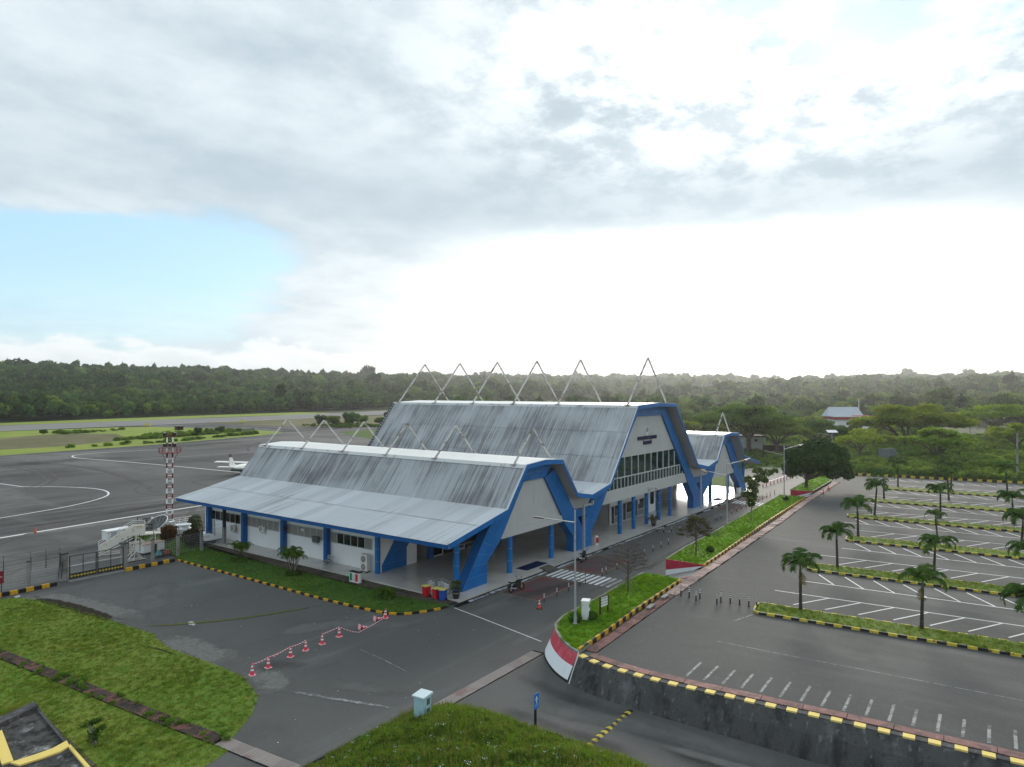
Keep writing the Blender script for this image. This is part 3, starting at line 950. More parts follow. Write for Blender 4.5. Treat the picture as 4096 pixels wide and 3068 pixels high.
# lawns
LAWN_L = [(-12, 71.4), (22.0, 71.4), (23.6, 70.6), (24.6, 68.0), (25.2, 63.5), (25.5, 59.6), (25.7, 56.6), (25.9, 54.2), (26.1, 51.8), (25.7, 50.6), (25.3, 48.2), (25.4, 46.0), (25.6, 42.0),
          (25.5, 39.6), (25.1, 38.3), (24.4, 36.3), (22.9, 34.6), (21.4, 33.5), (20.45, 32.9), (20.0, 32.1), (19.2, 31.8), (18.6, 31.65), (18.1, 31.6), (14, 31), (-12, 31)]
flat('lawn', LAWN_L, 0.012, G_LAWN)
KERB_B = [(38.75, 72.0), (38.85, 64.0), (38.9, 55.6), (38.9, 48.7), (39.1, 44.4), (39.2, 43.0), (39.3, 41.9), (39.5, 41.0), (39.95, 40.2), (40.7, 39.6), (41.6, 39.1), (42.9, 38.6), (43.9, 38.35)]
LAWN_B = KERB_B + [(44.3, 39.2), (43.4, 44.0), (43.4, 72.0), (44.3, 79.0), (45.0, 80.0), (47.0, 83), (47.0, 90.5), (41.5, 90.5), (40.5, 80), (39.5, 74)]
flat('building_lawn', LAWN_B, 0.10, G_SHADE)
flat('bare_strip', [(43.4, 43.2), (44.0, 39.0), (44.7, 38.4), (45.2, 38.6), (45.2, 76), (44.2, 76), (43.3, 60), (43.6, 52)], 0.115, SOIL)


def soft_ribbon(name, paths, z, m, kind='structure'):
    """irregular stain along pts: opaque along its spine, fading out to both sides and ends"""
    V, F, A = [], [], []
    zi = 0
    for pts, w in paths:
        pts = resample(smooth_path([(p[0], p[1], 0) for p in pts], 2), 0.8)
        n = len(pts)
        k0 = len(V)
        for i, p in enumerate(pts):
            d = (pts[min(i + 1, n - 1)] - pts[max(i - 1, 0)]).normalized()
            nn = Vector((-d.y, d.x, 0))
            e = min(1.0, 4.0 * min(i, n - 1 - i) / max(n - 1, 1))
            for j, (u, a) in enumerate(((-1, 0), (-.5, .75), (0, 1), (.5, .75), (1, 0))):
                q = p + nn * (u * w / 2)
                V.append((q.x, q.y, z + zi * 0.0006))
                A.append(a * e)
        for i in range(n - 1):
            for j in range(4):
                F.append((k0 + i * 5 + j, k0 + (i + 1) * 5 + j, k0 + (i + 1) * 5 + j + 1, k0 + i * 5 + j + 1))
        zi += 1
    me = np_mesh(name, V, F, m)
    at = me.attributes.new('fade', 'FLOAT', 'POINT')
    at.data.foreach_set('value', np.asarray(A, np.float32))
    return tag(link(name, me), kind=kind)


soft_ribbon('tyre_mark', TYRES, -0.020, S_TYRE)
soft_ribbon('taxi_track', [([(20, 222), (72, 226.5), (110, 229.5), (160, 242), (192, 252)], 5.0), ([(170, 256), (196, 262), (205, 300), (200, 350)], 9.0)], -0.0085, S_TYRE)
soft_ribbon('apron_stain', [([(60, 190), (74, 200), (86, 198), (95, 185)], 16.0), ([(100, 215), (120, 218), (150, 226)], 12.0), ([(30, 130), (44, 160), (60, 185)], 14.0), ([(30, 106), (52, 108), (66, 112)], 3.0)], -0.0205, S_DARK)
soft_ribbon('grit_edge', [([(22.4, 71.6), (24.4, 70.2), (25.6, 66.6), (26.3, 62.0), (26.7, 58.0), (27.0, 54.0)], 4.4), ([(26.2, 51.6), (26.3, 47.5), (26.4, 43.5), (26.5, 41.0)], 3.4), ([(26.0, 40.6), (26.6, 38.9), (26.2, 37.2), (24.6, 35.2)], 2.8)], 0.004, S_GRIT)
soft_ribbon('washed_soil', [([(24.2, 70.2), (25.0, 66.6), (25.5, 62.5), (25.7, 59.0), (25.9, 56.2)], 1.5), ([(25.9, 51.6), (25.6, 50.2)], 0.8), ([(24.3, 50.5), (24.9, 48.0), (24.8, 46.0)], 0.25), ([(25.0, 40.6), (24.6, 39.5)], 0.7), ([(26.2, 41.7), (25.6, 41.0)], 0.5)], 0.016, S_SOIL)
soft_ribbon('road_dust', [([(30, 45), (35, 43.5), (40, 36)], 3.0), ([(34, 66), (30, 60), (28, 56)], 4.0), ([(27.5, 35.5), (29, 32), (30, 28.5)], 2.2), ([(33.0, 25.5), (33.5, 21), (34.5, 16), (34.5, 8)], 2.6),
                          ([(44, 37.2), (52, 31.6), (62, 30.6), (76, 31.2), (92, 31.8), (110, 32.6)], 1.6), ([(33, 16), (33.4, 12), (33.6, 8)], 1.0)], 0.010, S_DUST)
soft_ribbon('damp_stain', [([(27.2, 41), (28, 39), (29, 37)], 2.5), ([(36.4, 27), (35.4, 24), (34.9, 20), (35.2, 15)], 1.6), ([(46, 36), (60, 33)], 2.5), ([(31.5, 24.5), (31.6, 20), (31.5, 14)], 1.5)], 0.0145, S_DARK)
soft_ribbon('moss_line', [([(25.3, 55.4), (26.6, 54.0), (28.0, 52.6), (31.5, 49.9), (35.4, 48.2), (38.9, 46.9)], 0.42)], 0.030, S_MOSS)
soft_ribbon('cement_stain', [([(28.2, 51.9), (29.0, 51.8), (29.9, 51.6)], 1.9), ([(23.0, 71.1), (24.0, 70.9), (25.2, 70.6)], 1.3), ([(31.4, 51.6), (32.4, 51.0)], 0.9), ([(27.6, 50.6), (28.0, 50.2)], 0.5), ([(23.2, 35.4), (23.9, 34.9)], 0.5), ([(19.0, 31.4), (19.8, 31.0)], 0.6)], 0.020, S_CEM)
b = MB()
ribbon(b, [(43.9, 37.9), (43.2, 34.5), (41.7, 27.8)], 0.09, 0.006)
tag(b.build('painted_line', WHITE_P), kind='structure')
soft_ribbon('worn_line', [([(25.6, 36.7), (26.6, 33.0), (27.8, 29.4), (28.6, 26.9)], 0.55), ([(33.2, 39.0), (32.6, 34.0), (31.6, 29.5)], 0.16)], 0.026, S_WORN)

# drop-off bays, zebra crossings
for x0, x1, y0, y1 in ((49.6, 56.3, 33.45, 37.5), (60.25, 67.1, 33.35, 37.5), (103.2, 110.15, 34.3, 37.45), (114.4, 121.5, 34.3, 37.3)):
    r_ = thing('road_marking', loc=(x0, y0, 0), kind='structure')
    flat('painted_bay', [(x0, y0), (x1, y0), (x1, y1), (x0, y1)], 0.004, RED_BAY, parent=r_)
    b = MB()
    for e in (((x0, y0), (x1, y0)), ((x1, y0), (x1, y1)), ((x1, y1), (x0, y1)), ((x0, y1), (x0, y0))):
        ribbon(b, e, 0.11, 0.008)
    b.build('bay_outline', OCHRE, r_)
for x0, x1, ya, yb, nst in ((56.75, 59.75, 30.5, 37.35, 12), (110.9, 113.95, 32.95, 37.4, 8)):
    r_ = thing('zebra_crossing', loc=(x0, ya, 0), kind='structure')
    st = MB().box((0, 0, 0.004), (x1 - x0, 0.32, 0.012)).build('stripe', WHITE_P)
    for i in range(nst):
        o = st if i == 0 else st.copy()
        if i:
            COL.objects.link(o)
        o.parent = r_
        o.location = (0.0, (yb - ya - 0.32) * i / (nst - 1), 0)
flat('patched_asphalt', [(83.3, 36.4), (84.0, 35.2), (84.6, 35.0), (84.4, 36.2), (83.8, 36.8)], 0.006, GRIT)


# ------------------------------------------------------------------ kerbs
def kerb_line(name, pts, step, h, w, z0, cols, top_only=False, kind='structure', start=0):
    """painted kerb laid block by block: every block is a part"""
    pts = [Vector((p[0], p[1], 0)) for p in pts]
    r_ = thing(name, loc=(pts[0].x, pts[0].y, z0), kind=kind)
    ps = resample(pts, step)
    protos = {}
    for i, (a, c) in enumerate(zip(ps, ps[1:])):
        k_ = (i + start) % 2
        L = (c - a).length
        if k_ not in protos:
            me = MB().box((0.008, -w / 2, 0), (1 - 0.008, w / 2, h)).build('kerb_block', cols[k_])
            protos[k_] = me.data
            o = me
        else:
            o = link('kerb_block', protos[k_])
        o.parent = r_
        o.location = (a.x - pts[0].x, a.y - pts[0].y, random.uniform(-0.012, 0.012))
        o.rotation_euler = (0, 0, math.atan2(c.y - a.y, c.x - a.x))
        o.scale = (L, 1, 1)
    return r_


kerb_line('kerb', [(p[0], p[1]) for p in KERB_B], 0.62, 0.17, 0.16, 0.0, (YELLOW, BLACK))
kerb_line('fence_kerb', [(13, 72.0), (27.75, 71.95)], 0.62, 0.34, 0.26, 0.0, (YELLOW, BLACK), start=1)
kerb_line('fence_kerb', [(33.45, 72.05), (38.75, 72.05)], 0.62, 0.34, 0.26, 0.0, (YELLOW, BLACK))

# ------------------------------------------------------------------ drains with lift-out grates
def drain(name, pts, step, w, z, m, nb=0, tilt=0.0, mats2=None, frac2=0.0, h=0.07):
    pts = [Vector((p[0], p[1], 0)) for p in pts]
    r_ = thing(name, loc=(pts[0].x, pts[0].y, z), kind='structure')
    b = MB()
    ribbon(b, pts, w + 0.10, z + 0.004)
    b.build('channel', VOID, r_)
    ps = resample(pts, step)
    prot = {}
    for i, (a, c) in enumerate(zip(ps, ps[1:])):
        mm = mats2 if (mats2 and random.random() < frac2) else m
        if mm.name not in prot:
            b = MB()
            if nb:
                for j in range(nb):
                    y = -w / 2 + w * (j + 0.5) / nb
                    b.box((0.03, y - w / nb * 0.31, 0.006), (step - 0.03, y + w / nb * 0.31, 0.006 + h * 0.6))
                b.box((0.0, -w / 2, 0.004), (0.05, w / 2, h * 0.5))
                b.box((step - 0.05, -w / 2, 0.004), (step, w / 2, h * 0.5))
            else:
                b.box((0.015, -w / 2, 0.006), (step - 0.015, w / 2, h))
            o = b.build('drain_grate' if nb else 'drain_slab', mm)
            prot[mm.name] = o.data
        else:
            o = link('drain_grate' if nb else 'drain_slab', prot[mm.name])
        o.parent = r_
        o.location = (a.x - pts[0].x, a.y - pts[0].y, abs(random.gauss(0, tilt)) * 0.5)
        o.rotation_euler = (random.gauss(0, tilt), random.gauss(0, tilt), math.atan2(c.y - a.y, c.x - a.x) + random.gauss(0, tilt * 0.6))
    return r_


drain('drain', [(17.7, 58.8), (18.65, 48.94), (19.21, 42.48), (19.75, 36.94), (20.2, 33.2)], 1.02, 0.86, 0.012, GRATE_D, 9, 0.012)
drain('drain', [(20.2, 33.15), (20.45, 30.4), (20.9, 26.0), (21.2, 22.5)], 1.02, 0.86, 0.004, GRATE, 9, 0.004)
drain('drain', [(28.4, 26.78), (40.0, 26.85)], 1.03, 0.84, 0.004, GRATE, 9, 0.004)

# speed bump across the entrance road
r_ = thing('speed_bump', 'low rubber speed bump with pale yellow and black segments beside the retaining wall', 'speed bump', (33.3, 17.8, 0))
for i in range(20):
    x = 30.4 + i * 0.27
    z = float(terrain(x, 17.8))
    b = MB()
    b.add([(x + 0.005, 17.62, z), (x + 0.265, 17.62, z), (x + 0.265, 17.8, z + 0.055), (x + 0.005, 17.8, z + 0.055), (x + 0.005, 17.98, z), (x + 0.265, 17.98, z)],
          [(0, 1, 2, 3), (3, 2, 5, 4), (0, 3, 4), (1, 5, 2)])
    b.build('bump_segment', YELLOW_P if i % 2 == 0 else BLACK, r_)

# ------------------------------------------------------------------ terminal building
TERM = thing('airport_terminal', 'long airport terminal with three blue framed gables and ribbed metal roofs', 'building', (85.85, 60.0, 0.0))
YF, YB, YL, YR = 38.52, 81.9, 39.75, 50.45      # fascia, rear eave, front portal, inner portal
FZ = 0.25                                        # podium level
C1_, C2_, C3_ = 58.6, 85.7, 114.6
TOP = [(43.9, 5.18), (52.15, 6.92), (55.25, 10.80), (58.6, 11.02), (61.8, 10.80), (64.85, 6.95), (68.05, 6.38), (72.35, 7.15), (79.68, 16.12), (85.75, 16.36),
       (91.5, 16.20), (99.65, 7.10), (103.9, 6.38), (107.95, 7.05), (111.32, 10.85), (114.7, 11.02), (117.95, 10.85), (121.2, 6.80), (130.1, 4.92)]


def clip(poly, p, n):
    out = []
    for a, b in zip(poly, poly[1:] + poly[:1]):
        da = (a[0] - p[0]) * n[0] + (a[1] - p[1]) * n[1]
        db = (b[0] - p[0]) * n[0] + (b[1] - p[1]) * n[1]
        if da >= 0:
            out.append(a)
        if (da >= 0) != (db >= 0):
            t = da / (da - db)
            out.append((a[0] + (b[0] - a[0]) * t, a[1] + (b[1] - a[1]) * t))
    return out


# roof deck (with its grey underside) under the sheeting
b = MB()
for (x0, z0), (x1, z1) in zip(TOP, TOP[1:]):
    b.prism([(x0, z0 - 0.38), (x1, z1 - 0.38), (x1, z1 - 0.07), (x0, z0 - 0.07)], YF + 0.07, YB, 'xz')
recalc(b.build('roof_deck', SOFFIT, TERM))


def roof_rows(rows, matl, nsheet):
    """corrugated sheets laid side by side along the ridge, row over row down the slope"""
    W = (YB - 0.02 - (YF + 0.06)) / nsheet
    ribs = 10
    for ri, (u, l) in enumerate(rows):
        du, dl = Vector((u[0], 0, u[1])), Vector((l[0], 0, l[1]))
        d = (dl - du).normalized()
        nrm = Vector((0, 1, 0)).cross(d)
        if nrm.z < 0:
            nrm = -nrm
        lift = 0.025 * (len(rows) - 1 - ri)
        du = du + nrm * (0.0 + lift)
        dl = dl + nrm * (0.012 + lift) + d * 0.10
        prof = []
        for r_ in range(ribs):
            y0 = W * r_ / ribs
            e = W / ribs
            prof += [(y0, 0.0), (y0 + e * 0.52, 0.0), (y0 + e * 0.64, 0.032), (y0 + e * 0.88, 0.032)]
        prof.append((W - 0.012, 0.0))
        V, F = [], []
        for y, h in prof:
            V.append(du + nrm * h + Vector((0, y, 0)))
        for y, h in prof:
            V.append(dl + nrm * h + Vector((0, y, 0)))
        n = len(prof)
        F = [(i, i + 1, n + i + 1, n + i) for i in range(n - 1)]
        if ((V[1] - V[0]).cross(V[n] - V[0])).dot(nrm) < 0:
            F = [q[::-1] for q in F]
        b = MB()
        b.add(V, F)
        o = b.build('roof_sheet', matl, TERM)
        for i in range(nsheet):
            q = o if i == 0 else link('roof_sheet', o.data, TERM)
            q.location = (0, YF + 0.06 + W * i, random.uniform(-0.006, 0.006))


roof_rows([((55.20, 10.74), (52.12, 6.92))], ROOF_STEEP, 29)
roof_rows([((52.20, 6.95), (48.2, 6.04)), ((48.2, 6.04), (43.78, 5.16))], ROOF_LOW, 29)
roof_rows([((79.63, 16.06), (77.1, 12.98)), ((77.1, 12.98), (74.72, 10.05)), ((74.72, 10.05), (72.3, 7.13))], ROOF_STEEP, 29)
roof_rows([((72.4, 7.16), (68.1, 6.40))], ROOF_LOW, 29)
roof_rows([((111.28, 10.80), (109.7, 9.0)), ((109.7, 9.0), (107.9, 7.04))], ROOF_STEEP, 29)
roof_rows([((108.0, 7.06), (103.95, 6.40))], ROOF_LOW, 29)
for (x0, z0), (x1, z1) in ((TOP[4], TOP[5]), (TOP[5], TOP[6]), (TOP[10], TOP[11]), (TOP[11], TOP[12]), (TOP[16], TOP[17]), (TOP[17], TOP[18])):
    b = MB()
    n = 28
    V = []
    for i in range(n + 1):
        t = i / n
        for y in (YF + 0.06, YB):
            V.append((x0 + (x1 - x0) * t, y, z0 + (z1 - z0) * t + 0.01))
    b.add(V, [(2 * i, 2 * i + 1, 2 * i + 3, 2 * i + 2) for i in range(n)])
    recalc(b.build('roof_slope', ROOF_STEEP if abs(z1 - z0) > 2.5 else ROOF_LOW, TERM))
for i in (3, 9, 15):
    b = MB()
    (xa, za), (xr, zr), (xb, zb) = TOP[i - 1], TOP[i], TOP[i + 1]
    b.prism([(xa - 0.10, za - 0.10), (xa - 0.02, za + 0.035), (xr, zr + 0.04), (xb + 0.02, zb + 0.035), (xb + 0.10, zb - 0.10), (xb, zb - 0.02), (xr, zr - 0.02), (xa, za - 0.02)], YF + 0.05, YB + 0.02, 'xz')
    recalc(b.build('ridge_cap', ROOF_CAP, TERM))
    # light flashing strip under the left edge of the cap
    b = MB()
    d = Vector((TOP[i - 2][0] - xa, 0, TOP[i - 2][1] - za)).normalized()
    p0, p1 = Vector((xa, 0, za)) + Vector((-0.07, 0, 0.03)), Vector((xa, 0, za)) + d * 0.42 + Vector((-0.075, 0, 0.035))
    b.add([(p0.x, YF + 0.06, p0.z), (p1.x, YF + 0.06, p1.z), (p1.x, YB, p1.z), (p0.x, YB, p0.z)], [(0, 1, 2, 3)])
    b.build('ridge_flashing', mat('flashing', (0.56, 0.58, 0.58), 0.5, 0.4, layers=((0.8, 6, 0.56, 0.68, (0.22, 0.21, 0.20)),)), TERM)
# valley gutters filled with dark litter
for i in (6, 12):
    x, z = TOP[i]
    b = MB().box((x - 0.35, YF + 0.3, z - 0.02), (x + 0.30, YB, z + 0.035))
    b.build('valley_gutter', DIRTY_EDGE, TERM)

# inverted-V steel spires that straddle the ridges
for cx, hw, zf, za, n in ((58.55, 3.35, 10.80, 14.15, 6), (85.7, 6.05, 16.16, 22.4, 6), (114.6, 3.35, 10.84, 14.35, 6)):
    for y in (40.0, 50.4, 57.9, 65.3, 72.9, 80.6)[:n]:
        b = MB()
        w = 0.17 if hw > 4 else 0.15
        for s_ in (-1, 1):
            b.bar((cx + s_ * hw, y, zf), (cx + s_ * 0.02, y, za), w)
            b.box((cx + s_ * hw - 0.35, y - 0.28, zf - 0.02), (cx + s_ * hw + 0.35, y + 0.28, zf + 0.06))
        b.build('ridge_spire', SPIRE, TERM)
# access ladder at the far verge of the tall roof
b = MB()
for k_ in range(22):
    t = (k_ + 0.5) / 22
    x, z = 79.5 + (72.6 - 79.5) * t, 16.0 + (7.4 - 16.0) * t
    b.bar((x - 0.12, 81.2, z + 0.10), (x - 0.12, 81.75, z + 0.10), 0.09)
for y in (81.25, 81.7):
    b.bar((79.4, y, 16.1), (72.5, y, 7.55), 0.05)
b.build('roof_ladder', DARK, TERM)

# blue fascia along the zigzag front edge, panel by panel, on a pale backing
b = MB()
for (x0, z0), (x1, z1) in zip(TOP, TOP[1:]):
    b.prism([(x0, z0 - 0.40), (x1, z1 - 0.40), (x1, z1 - 0.01), (x0, z0 - 0.01)], YF, YF + 0.06, 'xz')
recalc(b.build('fascia_backing', GROUT, TERM))
for (x0, z0), (x1, z1) in zip(TOP, TOP[1:]):
    L = math.hypot(x1 - x0, z1 - z0)
    n = max(1, round(L / 2.2))
    for j in range(n):
        g = 0.014 / L
        t0, t1 = j / n + (g if j else 0), (j + 1) / n - (g if j < n - 1 else 0)
        P = lambda t, e: (x0 + (x1 - x0) * t, z0 + (z1 - z0) * t + e)
        b = MB()
        b.prism([P(t0, -0.43), P(t1, -0.43), P(t1, 0.035), P(t0, 0.035)], YF - 0.05, YF + 0.015, 'xz')
        recalc(b.build('fascia_panel', BLUE, TERM))
for j in range(12):
    y0 = YF + 0.07 + (YB - YF - 0.09) * j / 12
    y1 = YF + 0.07 + (YB - YF - 0.09) * (j + 1) / 12 - 0.015
    MB().box((43.80, y0, 4.76), (43.88, y1, 5.10)).build('eave_board', BLUE_D, TERM)
# pale verge trim along the top of the fascia
b = MB()
for (x0, z0), (x1, z1) in list(zip(TOP, TOP[1:]))[:18]:
    b.prism([(x0, z0 + 0.037), (x1, z1 + 0.037), (x1, z1 + 0.075), (x0, z0 + 0.075)], YF - 0.02, YF + 0.14, 'xz')
recalc(b.build('verge_trim', mat('verge_trim', (0.60, 0.63, 0.66), 0.5, 0.4), TERM))


# portal frames: a blue core block faced with panels
def band(chain, y, depth, name_core='portal_core', step=1.25, across=2):
    """chain: list of (outer, inner) point pairs in the XZ plane"""
    core = MB()
    for (o0, i0), (o1, i1) in zip(chain, chain[1:]):
        core.prism([o0, i0, i1, o1], y + 0.03, y + depth, 'xz')
    recalc(core.build(name_core, BLUE_D, TERM))
    for (o0, i0), (o1, i1) in zip(chain, chain[1:]):
        L = (math.dist(o0, o1) + math.dist(i0, i1)) / 2
        n = max(1, round(L / step))
        wd = max(math.dist(o0, i0), math.dist(o1, i1))
        m_ = across if wd > 1.2 else 1
        B = lambda s_, t: tuple((o0[k_] * (1 - s_) + i0[k_] * s_) * (1 - t) + (o1[k_] * (1 - s_) + i1[k_] * s_) * t for k_ in (0, 1))
        gl, gw = 0.011 / max(L, .3), 0.011 / max(wd, .3)
        for j in range(n):
            for k2_ in range(m_):
                s0, s1 = k2_ / m_ + gw, (k2_ + 1) / m_ - gw
                t0, t1 = j / n + gl, (j + 1) / n - gl
                b = MB()
                b.prism([B(s0, t0), B(s1, t0), B(s1, t1), B(s0, t1)], y, y + 0.028, 'xz')
                recalc(b.build('portal_panel', BLUE, TERM))
    # pale joint colour between the panels
    b = MB()
    for (o0, i0), (o1, i1) in zip(chain, chain[1:]):
        b.prism([o0, i0, i1, o1], y + 0.016, y + 0.029, 'xz')
    recalc(b.build('panel_joints', GROUT, TERM))


# front gable, left leg stands free on the podium
band([((54.85, 9.68), (56.55, 9.0)), ((52.15, 6.38), (53.25, 4.6)), ((50.75, 5.10), (52.7, 3.9)), ((48.55, 2.15), (50.6, 2.11)), ((47.05, FZ), (50.6, FZ))], YL, 1.0)
band([((62.25, 9.68), (60.35, 9.0)), ((64.88, 6.45), (63.75, 4.6)), ((66.25, 4.80), (64.05, 3.88)), ((67.93, 2.70), (66.03, 1.96)), ((67.93, FZ), (66.03, FZ))], YL, 1.0)
band([((55.45, 10.30), (56.55, 9.0)), ((58.6, 10.55), (58.6, 9.0)), ((61.7, 10.30), (60.35, 9.0))], YL + 0.004, 0.9)
# tall gable
band([((80.05, 15.60), (81.85, 14.68)), ((72.75, 6.7), (73.6, 5.8)), ((70.35, 5.45), (72.55, 4.45)), ((67.96, 2.70), (70.02, 1.90)), ((67.96, FZ), (70.02, FZ))], YL, 1.0)
band([((90.85, 15.72), (89.75, 14.68)), ((99.2, 6.75), (97.85, 5.8)), ((101.3, 4.85), (98.75, 4.45)), ((103.24, 2.95), (101.0, 1.90)), ((103.24, FZ), (101.0, FZ))], YL, 1.0)
band([((80.0, 15.66), (81.85, 14.68)), ((85.75, 15.88), (85.75, 14.68)), ((91.2, 15.70), (89.75, 14.68))], YL + 0.004, 0.9)
# far gable
band([((110.95, 9.75), (112.6, 9.0)), ((108.2, 6.5), (109.7, 4.55)), ((106.95, 5.30), (108.9, 3.85)), ((103.27, 2.60), (105.3, 1.92)), ((103.27, FZ), (105.3, FZ))], YL, 1.0)
band([((118.25, 9.75), (115.65, 9.0)), ((120.95, 6.4), (119.5, 4.55)), ((122.3, 5.05), (119.4, 3.85)), ((125.05, 1.95), (122.15, 1.73)), ((126.05, FZ), (122.6, FZ))], YL, 1.0)
band([((111.5, 10.32), (112.6, 9.0)), ((114.6, 10.55), (114.15, 9.0)), ((117.7, 10.32), (115.65, 9.0))], YL + 0.004, 0.9)
for x0, x1 in ((66.25, 69.80), (101.35, 106.9)):
    b = MB()
    b.prism([(x0, 4.80), (x1, 4.74), (x1 - 0.75, 3.9), (x0 + 0.75, 3.95)], YL + 0.01, YL + 0.35, 'xz')
    recalc(b.build('cross_beam', BLUE, TERM))
    b = MB()
    b.prism([(x0 - 1.9, 6.6), (x1 + 2.4 if x0 < 80 else x1 + 1.3, 6.6), (x1, 4.742), (x0, 4.802)], YL + 0.42, YL + 0.55, 'xz')
    recalc(b.build('valley_wall', WALL_G, TERM))
    b = MB()
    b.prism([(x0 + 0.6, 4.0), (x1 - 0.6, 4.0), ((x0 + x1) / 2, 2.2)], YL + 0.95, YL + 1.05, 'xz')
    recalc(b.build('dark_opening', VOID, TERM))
    # square rain-water pipe from the valley down to the podium
    xp = x0 + 1.95
    b = MB()
    b.bar((xp + 0.05, YF + 0.12, 5.72), (xp + 0.05, YF + 0.12, 5.36), 0.26)
    b.bar((xp + 0.12, YF + 0.15, 5.36), (xp - 1.15, YF + 0.55, 5.30), 0.22)
    b.bar((xp - 1.10, YF + 0.55, 5.40), (xp - 1.10, YF + 0.55, FZ), 0.22)
    b.build('rainwater_pipe', STEEL, TERM)

# gable walls
YW = 40.02


def small_wall(c, l0, r0, l1, r1):
    b = MB()
    b.prism([(l0, 9.0), (r0, 9.0), (r1, 4.58), (l1, 4.58)], YW, YW + 0.25, 'xz')
    recalc(b.build('gable_wall', WALL_G, TERM))
    b = MB()
    b.prism([(l1 - 0.02, 4.576), (r1 + 0.02, 4.576), (r1 + 0.35, 3.88), (l1 - 0.35, 3.88)], YW - 0.16, YW + 0.5, 'xz')
    recalc(b.build('gable_beam', WALL_G, TERM))


small_wall(C1_, 56.55, 60.35, 53.25, 63.75)
small_wall(C3_, 112.6, 115.65, 109.7, 119.5)
inL = lambda z: 81.85 + (14.68 - z) * (73.6 - 81.85) / (14.68 - 5.8)
inR = lambda z: 89.75 + (14.68 - z) * (97.85 - 89.75) / (14.68 - 5.8)
b = MB()
b.prism([(81.85, 14.68), (89.75, 14.68), (inR(9.72), 9.72), (inL(9.72), 9.72)], YW, YW + 0.25, 'xz')
recalc(b.build('gable_wall', WALL_G, TERM))
b = MB()
b.prism([(inL(5.8), 5.796), (inR(5.8), 5.796), (98.8, 4.45), (72.5, 4.45)], YW - 0.12, YW + 0.5, 'xz')
recalc(b.build('gable_beam', WALL_G, TERM))
# curtain wall: every pane its own piece between pale mullions
b = MB()
b.prism([(inL(9.72), 9.72), (inR(9.72), 9.72), (inR(5.8), 5.8), (inL(5.8), 5.8)], YW + 0.24, YW + 0.27, 'xz')
recalc(b.build('window_backing', VOID, TERM))
xs = [77.03 + 1.95 * i - 1.95 * 2 for i in range(14)]


def pane_cells(z0, z1, xe):
    for xa, xb in zip(xe, xe[1:]):
        P = [(xa + 0.02, z0), (xb - 0.02, z0), (xb - 0.02, z1), (xa + 0.02, z1)]
        dz = -(14.68 - 5.8)
        P = clip(P, (81.85, 14.68), (-dz, (73.6 - 81.85)))
        if len(P) > 2:
            P = clip(P, (89.75, 14.68), (dz, -(97.85 - 89.75)))
        if len(P) > 2:
            b = MB()
            b.prism(P, YW + 0.13, YW + 0.16, 'xz')
            recalc(b.build('window_pane', GLASS, TERM))


pane_cells(7.27, 9.66, xs)
pane_cells(5.88, 7.13, [xs[0] + 0.975 * i for i in range(27)])
for x in xs:
    if inL(9.72) + 0.1 < x < inR(9.72) - 0.1:
        MB().box((x - 0.05, YW + 0.02, 7.26), (x + 0.05, YW + 0.15, 9.72)).build('mullion', ALU, TERM)
    elif inL(7.3) < x < inR(7.3):
        zt = 7.3 + (min(x - inL(7.3), inR(7.3) - x)) / 0.92
        MB().box((x - 0.05, YW + 0.02, 7.26), (x + 0.05, YW + 0.15, min(zt, 9.7))).build('mullion', ALU, TERM)
for i in range(27):
    x = xs[0] + 0.975 * i
    if inL(5.9) + 0.05 < x < inR(5.9) - 0.05:
        zt = min(7.14, 5.86 + min(x - inL(5.86), inR(5.86) - x) / 0.92)
        MB().box((x - 0.045, YW + 0.02, 5.86), (x + 0.045, YW + 0.15, zt)).build('mullion', ALU, TERM)
for z0, z1 in ((9.66, 9.72), (7.14, 7.26), (5.80, 5.87)):
    MB().box((inL(z0) + 0.02, YW + 0.01, z0), (inR(z0) - 0.02, YW + 0.155, z1)).build('transom', ALU, TERM)

# name over the entrance and the round emblem
def letters(txt, x0, x1, z0, z1, y, m, name, parent, depth=0.11):
    cu = bpy.data.curves.new(name, 'FONT')
    cu.body = txt
    cu.extrude = depth
    cu.offset = 0.012
    tmp = bpy.data.objects.new('tmp', cu)
    COL.objects.link(tmp)
    dg = bpy.context.evaluated_depsgraph_get()
    me = bpy.data.meshes.new_from_object(tmp.evaluated_get(dg))
    bpy.data.objects.remove(tmp)
    co = np.empty(len(me.vertices) * 3, np.float32)
    me.vertices.foreach_get('co', co)
    co = co.reshape(-1, 3)
    lo, hi = co.min(0), co.max(0)
    off = ORG[top_of(parent).name]
    out = np.empty_like(co)
    out[:, 0] = x0 + (co[:, 0] - lo[0]) / (hi[0] - lo[0]) * (x1 - x0) - off.x
    out[:, 2] = z0 + (co[:, 1] - lo[1]) / (hi[1] - lo[1]) * (z1 - z0) - off.z
    out[:, 1] = y - (co[:, 2] - lo[2]) - off.y
    me.vertices.foreach_set('co', out.ravel())
    me.materials.clear()
    me.materials.append(m)
    me.update()
    return link(name, me, parent)


